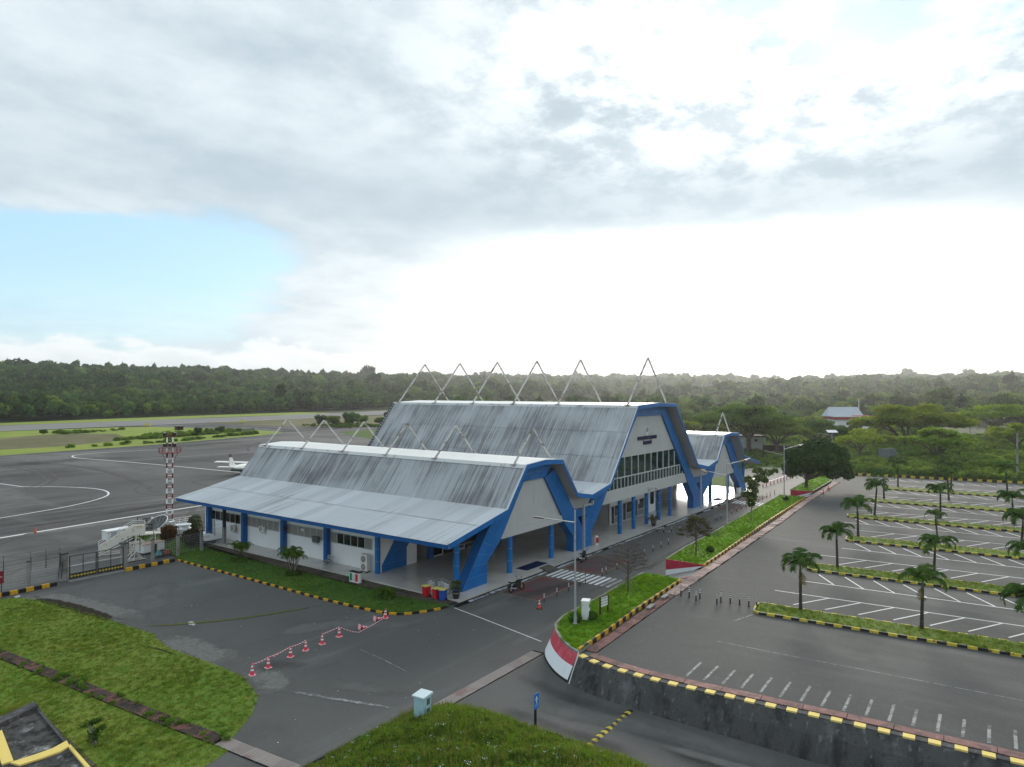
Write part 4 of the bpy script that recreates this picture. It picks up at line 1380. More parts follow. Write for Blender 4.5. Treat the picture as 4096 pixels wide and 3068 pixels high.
letters('KAREL SADSUITUBUN', 82.5, 88.05, 11.56, 12.03, YW, NAVY, 'name_lettering', TERM)
letters('AIRPORT', 84.1, 86.55, 10.92, 11.36, YW, NAVY, 'name_lettering', TERM)
b = MB()
for x, z0, z1 in ((84.15, 11.36, 11.56), (86.45, 11.36, 11.56)):
    b.box((x - 0.03, YW - 0.10, z0), (x + 0.03, YW - 0.04, z1))
b.build('lettering_bracket', NAVY, TERM)
pts = []
for i in range(28):
    t = 2 * pi * i / 28
    x, z = 0.50 * cos(t), 0.50 * sin(t)
    if z < -0.25:
        z = -0.25 - (abs(z) - 0.25) * 1.9
    pts.append((85.22 + x, 12.80 + z))
b = MB()
b.prism(pts, YW - 0.10, YW, 'xz')
em = recalc(b.build('emblem', WHITE_WALL, TERM))
b = MB()
b.prism([(85.25 + 0.36 * cos(2 * pi * i / 24), 12.83 + 0.36 * sin(2 * pi * i / 24)) for i in range(24)], YW - 0.125, YW - 0.101, 'xz')
recalc(b.build('emblem_disc', DARK, em))
b = MB()
for dx in (-0.2, 0.0, 0.2):
    b.box((85.25 + dx - 0.018, YW - 0.135, 12.83 - 0.30), (85.25 + dx + 0.018, YW - 0.126, 12.83 + 0.30))
for dz in (-0.18, 0.0, 0.18):
    b.box((85.25 - 0.31, YW - 0.137, 12.83 + dz - 0.016), (85.25 + 0.31, YW - 0.1355, 12.83 + dz + 0.016))
b.build('emblem_grid', WHITE_WALL, em)
b = MB()
b.bar((85.2, YW - 0.1, 5.15), (85.2, YW - 1.0, 5.1), 0.06)
b.bar((83.9, YW - 1.0, 5.1), (86.2, YW - 1.0, 5.1), 0.05)
b.box((83.8, YW - 1.12, 4.98), (84.2, YW - 0.88, 5.14))
b.box((86.0, YW - 1.12, 4.86), (86.3, YW - 0.88, 5.06))
b.build('floodlight_bracket', STEEL, TERM)

# podium with its dark riser and pale gutter covers
b = MB()
b.box((45.0, 38.36, 0.06), (127.4, 83.0, FZ))
b.build('podium', TILE, TERM)
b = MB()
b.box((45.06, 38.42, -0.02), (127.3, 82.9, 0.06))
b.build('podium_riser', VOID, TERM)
r_ = thing('gutter', loc=(44.3, 38.0, 0), kind='structure')
b = MB().box((44.2, 37.80, 0.0), (127.4, 38.36, 0.008))
b.build('gutter_channel', VOID, r_)
gm = None
for i in range(56):
    if random.random() < 0.10:
        continue
    if gm is None:
        gm = MB().box((0, 0, 0.012), (1.40, 0.26, 0.06)).build('gutter_cover', GUTTER_B)
        o = gm
    else:
        o = link('gutter_cover', gm.data)
    o.parent = r_
    o.location = (0.1 + i * 1.47, -0.20 + random.uniform(-0.02, 0.05), random.uniform(0, 0.02))
    o.rotation_euler = (random.gauss(0, 0.04), 0, random.gauss(0, 0.006))

# columns
def column(x, y, zt, r_=0.27, square=False):
    b = MB()
    if square:
        b.box((x - 0.25, y - 0.25, FZ), (x + 0.25, y + 0.25, zt))
        b.build('column', BLUE_D, TERM)
        return
    prof = []
    z = FZ
    while z < zt - 0.02:
        z1 = min(z + 1.2, zt)
        prof += [(r_, z), (r_, z1 - 0.03)]
        z = z1
    prof.append((r_, zt))
    b.lathe(prof, (x, y, 0), 20)
    o = b.build('column', BLUE, TERM, smooth=False)
    b = MB()
    z = FZ + 1.2
    while z < zt - 0.1:
        b.lathe([(r_ + 0.002, z - 0.03), (r_ + 0.002, z)], (x, y, 0), 20)
        z += 1.2
    b.build('column_joint', GROUT, o)


for x in (54.85, 62.35):
    column(x, 40.30, 3.95)
for x in (77.9, 81.75, 85.6, 89.45, 93.3):
    column(x, 40.22, 4.5)
for x in (109.2, 117.4):
    column(x, 40.2, 3.95)
column(46.62, 40.05, 5.3)
column(127.0, 40.6, 5.0)
column(47.05, 50.5, 5.5)
for y in (58.07, 65.4, 72.85, 80.27):
    column(47.05, y, 5.5, square=True)

# side wall with high windows
b = MB()
b.box((47.4, 50.7, FZ), (47.6, 81.5, 5.9))
b.build('side_wall', WALL, TERM)
for wi, (ya, yb, kinds) in enumerate(((80.35, 74.1, 'gggggg'), (72.85, 66.65, 'llllll'), (65.3, 59.1, 'llllll'), (57.85, 51.6, 'lggggl'))):
    z0, z1 = 2.28, 3.42
    fr = MB()
    fr.box((47.33, yb, z0), (47.398, ya, z0 + 0.06)).box((47.33, yb, z1 - 0.06), (47.398, ya, z1))
    n = len(kinds)
    for i in range(n + 1):
        y = ya + (yb - ya) * i / n
        fr.box((47.33, y - 0.03, z0 + 0.06), (47.398, y + 0.03, z1 - 0.06))
    fo = fr.build('window_frame', ALU, TERM)
    for i, kd in enumerate(kinds):
        y1, y0 = ya + (yb - ya) * i / n - 0.03, ya + (yb - ya) * (i + 1) / n + 0.03
        if kd == 'g':
            MB().box((47.36, y0, z0 + 0.06), (47.39, y1, z1 - 0.06)).build('pane', GLASS_D, fo)
        else:
            b = MB()
            b.box((47.385, y0, z0 + 0.06), (47.396, y1, z1 - 0.06))
            for k_ in range(9):
                z = z0 + 0.10 + k_ * 0.112
                b.add([(47.335, y0, z), (47.335, y1, z), (47.384, y1, z + 0.085), (47.384, y0, z + 0.085)], [(0, 1, 2, 3)])
            b.build('louvre', LOUVRE, fo)
# inner portal and porch walls of the near gable
b = MB()
b.box((47.35, YR + 0.05, FZ), (52.5, YR + 0.25, 5.6))
b.build('porch_wall', WALL, TERM)
band([((53.0, 6.4), (54.6, 5.6)), ((50.75, 5.10), (52.7, 3.9)), ((48.55, 2.15), (51.0, 2.11)), ((47.6, 0.9), (51.0, 0.9)), ((47.6, FZ), (51.0, FZ))], YR, 0.04, 'inner_portal')
b = MB()
b.box((52.3, YR + 0.26, FZ), (52.5, 53.0, 4.0)).box((52.5, 53.0, FZ), (55.0, 53.2, 4.0)).box((54.86, 50.9, FZ), (55.0, 53.0, 4.0))
b.build('porch_wall', WALL_G, TERM)
b = MB()
b.box((54.3, YR - 0.2, FZ), (54.85, YR + 0.3, 4.0))
b.build('porch_pier', BLUE_D, TERM)


def door_wall(xa, xb, y, zt, n, name='entrance_doors'):
    MB().box((xa, y + 0.14, FZ), (xb, y + 0.3, zt)).build('porch_wall', VOID, TERM)
    for i in range(n):
        x0, x1 = xa + (xb - xa) * i / n, xa + (xb - xa) * (i + 1) / n
        f = MB()
        f.box((x0, y, FZ), (x0 + 0.12, y + 0.12, zt)).box((x1 - 0.12, y, FZ), (x1, y + 0.12, zt)).box((x0 + 0.12, y, 2.5), (x1 - 0.12, y + 0.12, 2.62)).box((x0 + 0.12, y, FZ), (x1 - 0.12, y + 0.12, FZ + 0.12))
        fo = f.build('door', DOOR_RED if i % 2 else ALU, TERM)
        MB().box((x0 + 0.12, y + 0.05, FZ + 0.12), (x1 - 0.12, y + 0.07, 2.5)).build('door_glass', GLASS_D, fo)


door_wall(54.9, 67.6, 50.6, 4.0, 7)
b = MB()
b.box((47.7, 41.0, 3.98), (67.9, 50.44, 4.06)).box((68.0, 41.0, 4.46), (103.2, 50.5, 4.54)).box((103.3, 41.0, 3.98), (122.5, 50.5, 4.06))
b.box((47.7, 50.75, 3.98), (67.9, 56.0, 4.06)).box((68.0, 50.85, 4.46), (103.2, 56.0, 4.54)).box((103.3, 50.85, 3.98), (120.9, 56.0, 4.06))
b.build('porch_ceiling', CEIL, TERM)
# ticket hall front behind the tall gable
b = MB()
b.box((81.75, 43.7, FZ), (81.95, 50.6, 4.46))
b.build('porch_wall', WALL_G, TERM)
b = MB()
b.box((81.95, 43.68, 2.72), (96.0, 43.85, 4.46)).box((93.4, 43.68, FZ), (96.0, 43.85, 2.72)).box((81.75, 43.68, FZ), (82.0, 43.85, 4.46))
b.build('porch_wall', WALL, TERM)
for i, (x0, x1) in enumerate(((82.1, 83.0), (83.05, 85.3), (85.4, 86.4), (86.45, 88.8), (88.9, 90.0), (90.05, 92.1), (92.15, 93.35))):
    f = MB()
    y = 43.62
    f.box((x0, y, FZ), (x0 + 0.07, y + 0.1, 2.72)).box((x1 - 0.07, y, FZ), (x1, y + 0.1, 2.72)).box((x0 + .07, y, 2.62), (x1 - .07, y + 0.1, 2.72)).box((x0 + .07, y, FZ), (x1 - .07, y + 0.1, FZ + .1))
    if i % 2:
        f.box((x0 + .07, y, 1.15), (x1 - .07, y + 0.1, 1.23))
    fo = f.build('window_frame', ALU, TERM)
    MB().box((x0 + .07, y + .05, FZ + .1), (x1 - .07, y + .07, 2.62)).build('pane', GLASS_D, fo)
    if i % 2:
        MB().box((x0 + .07, y + .03, FZ + .1), (x1 - .07, y + .049, 1.15)).build('lower_panel', mat('frosted', (0.16, 0.19, 0.21), 0.3, 0.5), fo)
MB().box((94.2, 43.60, 1.4), (95.3, 43.675, 3.2)).build('wall_window', GLASS_D, TERM)
MB().box((89.95, 43.55, 2.0), (90.35, 43.60, 2.6)).build('notice_sheet', WHITE_WALL, TERM)
b = MB()
b.box((68.0, 50.6, FZ), (81.75, 50.8, 4.46)).box((96.0, 52.0, FZ), (103.3, 52.2, 4.46))
b.build('porch_wall', WALL_G, TERM)
b = MB()
for z in (0.75, 1.15, 1.55):
    b.bar((96.4, 44.4, z + FZ), (100.6, 43.9, z + FZ), 0.07)
    b.bar((96.4, 46.6, z + FZ + .2), (101.0, 46.2, z + FZ + .2), 0.07)
for x in (96.4, 97.8, 99.2, 100.6):
    b.bar((x, 44.4 - (x - 96.4) * 0.119, FZ), (x, 44.4 - (x - 96.4) * 0.119, FZ + 1.6), 0.06)
    b.bar((x, 46.6, FZ), (x, 46.6, FZ + 2.3), 0.06)
b.build('queue_railing', STEEL, TERM)
b = MB()
for x, y in ((57.2, 47.5), (58.6, 47.3), (57.7, 44.5)):
    b.bar((x, y, FZ), (x, y, FZ + 1.2), 0.05)
b.bar((57.2, 47.5, FZ + 1.15), (58.6, 47.3, FZ + 1.15), 0.05)
b.build('queue_railing', STEEL, TERM)
# far gable porch: open to the right, closed at the back
b = MB()
b.box((103.4, 50.6, FZ), (119.0, 50.8, 4.0))
b.build('porch_wall', WALL_G, TERM)
b = MB()
b.box((47.4, 81.5, FZ), (121.0, 81.7, 4.8)).box((121.0, 50.8, FZ), (121.2, 81.7, 5.6))
b.build('outer_wall', WALL, TERM)

# mats, plank ramps
for x0, y0, x1, y1, nm in ((56.45, 39.3, 60.2, 40.7, 'beside the near striped crossing'), (110.6, 39.2, 113.4, 40.6, 'by the far striped crossing')):
    t = MB().box((x0, y0, FZ + 0.003), (x1, y1, FZ + 0.02)).build('entrance_mat', CARPET)
    tag(t, 'navy blue carpet mat on the white podium ' + nm, 'mat')
for x0, nm in ((57.75, 'near'), (111.2, 'far')):
    t = thing('plank_ramp', 'small grey plank ramp bridging the podium step at the %s crossing' % nm, 'ramp', (x0, 37.7, 0))
    for i in range(5):
        b = MB()
        xa = x0 + 0.02 + i * 0.34
        b.add([(xa, 37.55, 0.07), (xa + 0.32, 37.55, 0.07), (xa + 0.32, 38.75, FZ + 0.05), (xa, 38.75, FZ + 0.05), (xa, 37.55, 0.12), (xa + 0.32, 37.55, 0.12), (xa + 0.32, 38.75, FZ + 0.11), (xa, 38.75, FZ + 0.11)],
              [(0, 3, 2, 1), (4, 5, 6, 7), (0, 1, 5, 4), (1, 2, 6, 5), (2, 3, 7, 6), (3, 0, 4, 7)])
        b.build('plank', WOOD_RAMP, t)
    b = MB()
    b.box((x0 + 0.05, 37.7, 0.0), (x0 + 0.2, 38.3, 0.09)).box((x0 + 1.4, 37.7, 0.0), (x0 + 1.55, 38.3, 0.09))
    b.build('bearer', WOOD_RAMP, t)

# ------------------------------------------------------------------ raised car park, retaining wall, medians
ZP, ZG = 1.5, 1.75
WT = [(37.60, 22.3), (37.30, 21.6), (37.02, 20.6), (36.90, 19.0), (36.88, 17.0), (37.0, 15.3), (37.2, 13.3), (37.42, 10.6), (37.72, 7.6), (37.92, 4.6), (38.2, 0.6), (38.5, -4.0), (38.9, -10.0), (39.2, -16.0)]
CT = [(57.35, 27.25), (53.6, 27.1), (49.3, 26.85), (45.6, 26.75), (42.8, 26.65), (41.1, 26.2), (40.0, 25.45), (38.75, 24.2), (37.95, 23.1), (37.60, 22.3)]
LOT = [(p[0] + 0.40, p[1]) for p in WT] + [(160, -16.0), (160, 29), (142.2, 29), (136, 27.2), (119.5, 26.7), (113, 26.3), (89.8, 25.3), (66.8, 23.9), (57.2, 23.5), (49.5, 23.1), (43.2, 22.75), (38.4, 22.4)]
flat('car_park', LOT, ZP, ASPHALT_LOT)


def loft_wall(path, rows, name, mats, parent, step=0.55):
    """rows: (height, outward offset function of the path parameter) from the foot upward"""
    P = smooth_path([Vector((p[0], p[1], 0)) for p in path], 2)
    P = resample(P, step) + [P[-1]]
    n = len(P)
    V = []
    for z, off in rows:
        for i, p in enumerate(P):
            d = (P[min(i + 1, n - 1)] - P[max(i - 1, 0)]).normalized()
            o = off(p)
            q = p + Vector((d.y, -d.x, 0)) * o
            zz = z if z > 0.01 else float(terrain(q.x, q.y)) - 0.08
            V.append((q.x, q.y, zz))
    b = MB()
    b.add(V, [(r_ * n + i, r_ * n + i + 1, (r_ + 1) * n + i + 1, (r_ + 1) * n + i) for r_ in range(len(rows) - 1) for i in range(n - 1)])
    return b.build(name, mats, parent)


bat = lambda p: 0.90
T = thing('retaining_wall', 'long stained dark concrete retaining wall with yellow blocks along its cap', 'wall', (37.2, 5, 0))
loft_wall(WT, [(0, bat), (0.75, lambda p: 0.46), (ZP - 0.02, lambda p: 0.0)], 'wall_face', CONC_D, T)
P = resample(smooth_path([Vector((p[0], p[1], 0)) for p in WT], 2), 0.525)
for i, (a, c) in enumerate(zip(P, P[1:])):
    d = (c - a).normalized()
    nn = Vector((-d.y, d.x, 0))
    y_ = i % 2 == 0
    o0, o1, g = (-0.02, 0.40, 0.004)
    L = (c - a).length
    b = MB()
    A, B_ = a + d * g, c - d * g
    zz = ZP + (0.035 if y_ else 0.02)
    b.add([tuple(A + nn * o0)[:2] + (ZP - 0.12,), tuple(B_ + nn * o0)[:2] + (ZP - 0.12,), tuple(B_ + nn * o1)[:2] + (ZP - 0.12,), tuple(A + nn * o1)[:2] + (ZP - 0.12,),
           tuple(A + nn * o0)[:2] + (zz,), tuple(B_ + nn * o0)[:2] + (zz,), tuple(B_ + nn * o1)[:2] + (zz,), tuple(A + nn * o1)[:2] + (zz,)],
          [(0, 3, 2, 1), (4, 5, 6, 7), (0, 1, 5, 4), (1, 2, 6, 5), (2, 3, 7, 6), (3, 0, 4, 7)])
    b.build('cap_block', YELLOW_L if y_ else CONC_D, T)

drain('drain', [(p[0] + 0.78, p[1]) for p in WT[1:]], 2.08, 0.62, ZP + 0.004, PINK, 0, 0.006, h=0.05)

T = thing('corner_wall', 'curved battered wall corner painted red over white', 'wall', (40, 25, 0))
bc = lambda p: 0.12 + 0.78 * float(1 - sst(39.5, 45.0, p.x))
for z0, z1, nm, mm in ((0.0, 0.14, 'foot_band', BLACK), (0.14, 0.92, 'white_band', WHITE_WALL), (0.92, 1.62, 'red_band', RED_W), (1.62, ZG, 'coping', CONC)):
    f = lambda z: (lambda p: bc(p) * (1 - z / ZG))
    loft_wall(CT, [(z0, f(z0)), (z1, f(z1))], nm, mm, T, 0.4)
b = MB()
b.add([(37.60, 22.3, ZG), (36.72, 22.48, 0.0), (36.72, 22.42, 0.0), (37.60, 22.25, ZP)], [(0, 1, 2, 3)])
b.build('seam_edge', WHITE_WALL, T)

M1 = CT[::-1] + [(57.35, 23.75), (48.5, 23.3), (41.9, 22.75), (38.1, 22.45)]
M1 = CT[::-1][:-1] + [(57.3, 27.25), (57.3, 23.75), (48.5, 23.3), (41.9, 22.75)]
M2 = [(63.1, 27.6), (69.4, 28.1), (78.8, 28.45), (89.2, 29.0), (112.6, 30.2), (112.6, 26.55), (89.8, 25.55), (66.8, 24.15), (63.1, 24.0)]
M3 = [(119.3, 30.4), (126.6, 30.8), (139.3, 31.2), (142.0, 29.2), (135.6, 27.6), (119.3, 27.1)]
for nm, poly in (('median', M1), ('median', M2), ('median', M3)):
    b = MB()
    b.prism(poly, -0.1, ZG - 0.06, 'xy')
    o = recalc(b.build('median_body', CONC))
    tag(o, kind='structure')
    flat('median_lawn', poly, ZG - 0.03, G_MED)
kerb_line('kerb', [(37.9, 22.48), (41.9, 22.72), (48.5, 23.25), (57.25, 23.68)], 0.62, 0.30, 0.16, ZP, (YELLOW, BLACK))
kerb_line('kerb', [(63.2, 23.92), (66.8, 24.08), (89.8, 25.48), (112.6, 26.48)], 0.60, 0.30, 0.16, ZP, (YELLOW, BLACK))
kerb_line('kerb', [(119.3, 27.0), (135.6, 27.5), (141.5, 28.9)], 0.60, 0.30, 0.16, ZP, (mat('kerb_faded', (0.09, 0.075, 0.04), 0.9, 0.2), BLACK))
for i, (poly, nm) in enumerate(((M1, 'near'), (M2, 'middle'), (M3, 'far'))):
    b = MB()
    edge = {0: CT, 1: [(112.6, 30.25), (89.2, 29.05), (78.8, 28.5), (69.4, 28.15), (63.1, 27.65)], 2: [(139.3, 31.25), (126.6, 30.85), (119.3, 30.45)]}[i]
    for a, c in zip(edge, edge[1:]):
        b.bar((a[0], a[1], ZG - 0.01), (c[0], c[1], ZG - 0.01), 0.16, 0.10)
    tag(b.build('kerb_edging', CONC), kind='structure')

# ramps through the gaps and the red and white end walls
for x0, x1, y0, y1, nm, red in ((57.35, 63.0, 27.55, 23.6, 'near', 0.75), (112.65, 119.2, 30.3, 26.6, 'far', 0.55)):
    b = MB()
    b.add([(x0, y0 + 0.8, 0.01), (x1, y0 + 0.8, 0.01), (x1, y1, ZP + 0.01), (x0, y1, ZP + 0.01)], [(0, 1, 2, 3)])
    o = b.build('ramp', CONC)
    tag(o, kind='structure')
    b = MB()
    b.add([(x0 + 1.4, y0 - 0.6, 0.46), (x0 + 1.7, y0 - 0.6, 0.46), (x0 + 1.9, y1 + .1, ZP + 0.03), (x0 + 1.5, y1 + .1, ZP + 0.03)], [(0, 1, 2, 3)])
    tag(b.build('ramp_stripe', RED_W), kind='structure')
    T = thing('ramp_wall', 'triangular red and white end wall of the %s median beside the ramp' % ('middle' if nm == 'near' else 'far'), 'wall', (x1, y0, 0))
    xa, xb = x1, x1 + 0.08
    b = MB()
    b.prism([(y0 + .05, ZG + .03), (y1 + .3, ZG + .03), (y1 + .35, ZG - .10), (y0 + .05, red)], xa, xb, 'yz')
    recalc(b.build('red_face', RED_D, T))
    b = MB()
    b.prism([(y0 + .05, red - .004), (y1 + .35, ZG - .106), (y1 + .5, ZG - .22), (y0 - 1.3, 0.30), (y0 + .05, 0.02)], xa, xb, 'yz')
    recalc(b.build('white_face', WHITE_WALL, T))
    b = MB()
    b.prism([(y0 - 1.3, 0.296), (y1 + .5, ZG - .224), (y1 + .2, ZG - .5), (y0 - 1.2, -.05), (y0, -.05)], xa + .01, xb, 'yz')
    recalc(b.build('black_foot', BLACK, T))

# covered drain between the median kerb and the car park: grates near, cracked slabs further on
drain('drain', [(38.6, 21.95), (44.0, 22.25), (49.5, 22.55), (53.0, 22.8)], 1.03, 0.72, ZP + 0.004, PINK, 8, 0.02)
drain('drain', [(53.1, 22.82), (60.7, 23.2), (66.8, 23.45), (91.3, 24.6), (108.0, 25.6), (126.5, 26.3), (137, 26.7)], 1.2, 0.92, ZP + 0.004, PINK_L, 0, 0.035)
flat('bare_strip', [(38.0, 22.35), (43.2, 22.72), (49.5, 23.08), (57.2, 23.5), (57.2, 23.3), (49.5, 22.88), (43.2, 22.55), (38.4, 22.25)], ZP + 0.006, SOIL)
for x, y, nm in ((48.9, 22.65, 'nearest the small sign'), (52.0, 22.85, 'further along the median kerb')):
    b = MB()
    b.cbox((x, y, ZP + 0.17), (1.15, 0.34, 0.10), 0.06).cbox((x - 0.42, y, ZP + 0.06), (0.12, 0.30, 0.12), 0.06).cbox((x + 0.42, y, ZP + 0.06), (0.12, 0.30, 0.12), 0.06)
    tag(b.build('concrete_block', CONC), 'pale concrete slab block over the drain ' + nm, 'block')

# parking islands
ISL = [(52.35, 15.9, 54.85, 16.2), (67.75, 15.7, 70.25, 16.6), (83.4, 15.3, 86.1, 15.6), (99.2, 18.0, 101.4, 18.4), (115.1, 18.8, 117.7, 18.9), (130.9, 18.0, 133.7, 18.3)]
SK, YE = 0.075, -15.0
for i, (xn, yn, xf, yf) in enumerate(ISL):
    n1, f1 = (xn + SK * (yn - YE), YE), (xf + SK * (yf - YE), YE)
    flat('island_lawn', [(xn + .1, yn), n1, f1, (xf - .1, yf)], ZP + 0.17, G_ISL)
    path = [f1, (xf, yf), (xf - 0.35, yf + 0.15), (xn + 0.3, yn + 0.18), (xn, yn - 0.05), n1]
    kerb_line('island_kerb', path, 0.56, 0.18, 0.15, ZP, (YELLOW_P, BLACK))
kerb_line('kerb', [(148.6, 26.8), (150.2, 22.7), (151.0, 12.7), (153.2, 0.0), (155, -12)], 0.75, 0.42, 0.18, ZP, (YELLOW_P, BLACK))

# bay markings of the car park
b = MB()
for i, (xn, yn, xf, yf) in enumerate(ISL):
    ys = min(yn, yf) + 0.3
    A = lambda y, x0=xf + 4.55: x0 + SK * (ys - y)
    nx = ISL[i + 1] if i + 1 < len(ISL) else (148.2, 22, 150, 22)
    B_ = lambda y, x0=nx[0] - 4.05: x0 + SK * (nx[1] - y)
    ribbon(b, [(A(ys + 0.2), ys + 0.2), (A(YE), YE)], 0.13, ZP + 0.006)
    ribbon(b, [(B_(nx[1] - 0.2), nx[1] - 0.2), (B_(YE), YE)], 0.13, ZP + 0.006)
    y = ys - 3.9
    while y > YE:
        ribbon(b, [(A(y) - 0.06, y), (A(y) - 3.45, y + 1.85)], 0.13, ZP + 0.009)
        y -= 2.25
    y = nx[1] - 2.9
    while y > YE:
        ribbon(b, [(B_(y) + 0.06, y), (B_(y) + 3.15, y + 2.0)], 0.13, ZP + 0.009)
        y -= 2.25
tag(b.build('bay_marking', WHITE_P), kind='structure')
b = MB()
for i in range(21):
    y = 15.7 - i * 1.03
    x0 = 41.0 + 0.055 * i
    ribbon(b, [(x0 - 2.45 + 0.02 * i, y - 0.05), (x0, y)], 0.15, ZP + 0.006)
tag(b.build('worn_bay_marking', WHITE_W), kind='structure')
b = MB()
ribbon(b, [(45.1, 16.2), (45.25, 12.5), (45.8, 4.7), (46.3, -4)], 0.07, ZP + 0.006)
ribbon(b, [(52.2, 15.9), (49.8, 16.6)], 0.10, ZP + 0.006)
tag(b.build('worn_line', WHITE_W), kind='structure')

# overgrown corner mound in the foreground
def mound_h(x, y):
    x, y = np.asarray(x, float), np.asarray(y, float)
    w = 0.35 * np.sin(x * 1.1 + 0.7) + 0.25 * np.sin(y * 0.9) + 0.15 * np.sin(2.3 * x + 1.7 * y)
    d1, d2, d3 = 30.35 + w * 0.5 - x, 27.35 + w * 0.4 - y, x - 18.3
    k_ = 1.2
    d = -np.log(np.exp(-d1 / k_) + np.exp(-d2 / k_) + np.exp(-d3 / k_)) * k_
    return 1.35 * sst(-0.4, 3.4, d) + 0.10 * np.sin(1.9 * x) * np.sin(1.6 * y) * sst(0.5, 2, d) - 0.03


xs_, ys_ = np.arange(17.0, 31.6, 0.25), np.arange(0.0, 28.6, 0.25)
X, Y = np.meshgrid(xs_, ys_, indexing='ij')
Z = mound_h(X, Y) + np.minimum(terrain(X, Y), 0)
n, k_ = X.shape
I = np.arange(n * k_).reshape(n, k_)
F = np.stack([I[:-1, :-1], I[1:, :-1], I[1:, 1:], I[:-1, 1:]], -1).reshape(-1, 4)
tag(link('grass_mound', np_mesh('grass_mound', np.stack([X, Y, Z], -1).reshape(-1, 3), F, G_MOUND, True)), kind='structure')
b = MB()
b.bar((19.4, 27.75, 0.05), (24.6, 27.6, 0.05), 0.14, 0.16)
tag(b.build('kerb_edging', CONC_D), kind='structure')

# stained concrete ramp head in the lower left corner, edged in yellow
T = thing('concrete_apron', 'mossy stained concrete slab with pale yellow edge bands in the lawn', 'slab', (14.5, 39.5, 0))
zt = lambda x, y: 0.30 + 0.055 * (y - 38.5)
def sl(pts, e=0.0):
    return [(x, y, zt(x, y) + e) for x, y in pts]
def slab(name, pts, m, e, th):
    b = MB()
    n = len(pts)
    b.add(sl(pts, e) + sl(pts, e - th), [tuple(range(n)), tuple(range(2 * n - 1, n - 1, -1))] + [(i, i + n, (i + 1) % n + n, (i + 1) % n) for i in range(n)])
    return recalc(b.build(name, m, T))
slab('slab_body', [(15.58, 43.7), (15.12, 38.75), (14.78, 34.6), (11.9, 34.6), (9.5, 36.5), (9.5, 41.9), (13.7, 43.1)], CONC_L, 0.0, 0.6)
slab('coping', [(15.65, 44.1), (15.60, 43.45), (13.7, 42.85), (9.5, 41.6), (9.5, 42.3), (13.6, 43.5)], CONC_D, 0.22, 0.5)
slab('side_edge', [(15.66, 43.6), (15.22, 38.9), (15.08, 38.9), (15.50, 43.5)], CONC_D, 0.06, 0.5)
slab('yellow_band', [(15.22, 38.86), (15.10, 38.22), (14.6, 38.02), (13.9, 38.05), (12.95, 38.18), (12.75, 38.75), (13.8, 38.62), (14.5, 38.60), (14.9, 38.74)], YELLOW_L, 0.08, 0.3)
slab('yellow_band', [(15.18, 38.35), (14.88, 34.6), (14.70, 34.6), (15.03, 38.2)], YELLOW_L, 0.09, 0.3)
slab('yellow_band', [(13.55, 42.3), (12.9, 38.78), (12.45, 38.85), (13.05, 42.1)], YELLOW_L, 0.085, 0.3)
flat('bare_strip', [(15.7, 44.2), (15.95, 43.4), (15.6, 38.6), (15.25, 34.6), (14.9, 34.6), (15.2, 38.8)], 0.02, SOIL)

# ------------------------------------------------------------------ street furniture and small things
# traffic cones
def make_cone(name, label, m_body, m_base, bands, h=0.76, group=None):
    t = thing(name, label, 'traffic cone', group=group)
    MB().box((-0.19, -0.19, 0.0), (0.19, 0.19, 0.045)).build('base', m_base, t)
    r_ = lambda z: 0.135 - 0.105 * (z - 0.045) / (h - 0.045)
    b = MB()
    b.lathe([(r_(0.045), 0.045), (r_(h - 0.03), h - 0.03), (0.02, h)], n=14)
    c = b.build('body', m_body, t)
    for z0, z1 in bands:
        MB().lathe([(r_(z0) + 0.004, z0), (r_(z1) + 0.004, z1)], n=14).build('reflective_band', REFL, c)
    return t


red = make_cone('traffic_cone', 'pink red cone', CONE_R, CONE_B, ((0.30, 0.40), (0.52, 0.62)), group='red and white cones strung with tape')
near = [(26.0, 39.3), (27.3, 39.5), (29.3, 39.9), (30.65, 40.05), (32.1, 40.1), (33.8, 40.3)]
NL = ['standing closest to the lawn edge at the end of the tape', 'second from the lawn edge on the tape', 'third from the lawn edge with a loose tape end behind it',
      'ending the taped run that starts at the lawn', 'starting the second taped run in the middle of the asphalt', 'at the peak of the second taped run before the fallen cones']
for (x, y), l in zip(near, NL):
    place(red, (x, y, 0.0), random.uniform(0, 1.5), 'red cone ' + l)
place(red, (39.0, 40.75, 0.0) if False else (38.72, 40.62, 0.0), 0.5, 'upright red cone with white bands against the curved black and yellow kerb')
o = place(red, (35.75, 40.35, 0.16), 0, 'fallen red cone lying on the asphalt, nearer the standing row')
o.rotation_euler = (rad(100), 0, rad(72))
o = place(red, (37.75, 40.85, 0.16), 0, 'fallen red cone lying on the asphalt, nearer the curved kerb')
o.rotation_euler = (rad(97), 0, rad(75))
far = [(133.3, 38.9), (134.9, 38.75), (137.5, 38.7), (139.6, 38.65), (141.8, 38.55), (143.9, 38.5), (146.1, 38.5), (148.4, 38.55), (150.8, 38.5), (152.8, 38.55)]
for i, (x, y) in enumerate(far):
    place(red, (x, y, 0.0), 0.3 * i, '%s red cone from the terminal in the chained row across the far drive' % ordinal(i), group='cones strung across the far drive')
org = make_cone('traffic_cone', 'orange cone', CONE_O, RUBBER, ((0.40, 0.50), (0.62, 0.70)))
place(org, (47.86, 32.1, 0), 0.2, 'bright orange cone standing alone at the corner of the near red bay')
plain = make_cone('traffic_cone', 'plain orange cone', CONE_O, RUBBER, ())
place(plain, (35.8, 101.0, -0.03), 0.2, 'plain orange cone on the white apron line beyond the gate')
place(plain, (119.3, 25.35, ZP), 0.2, 'plain orange cone at the car park edge, nearer of two by the far ramp')
place(plain, (124.3, 25.65, ZP), 0.5, 'plain orange cone at the car park edge, further of two by the far ramp')


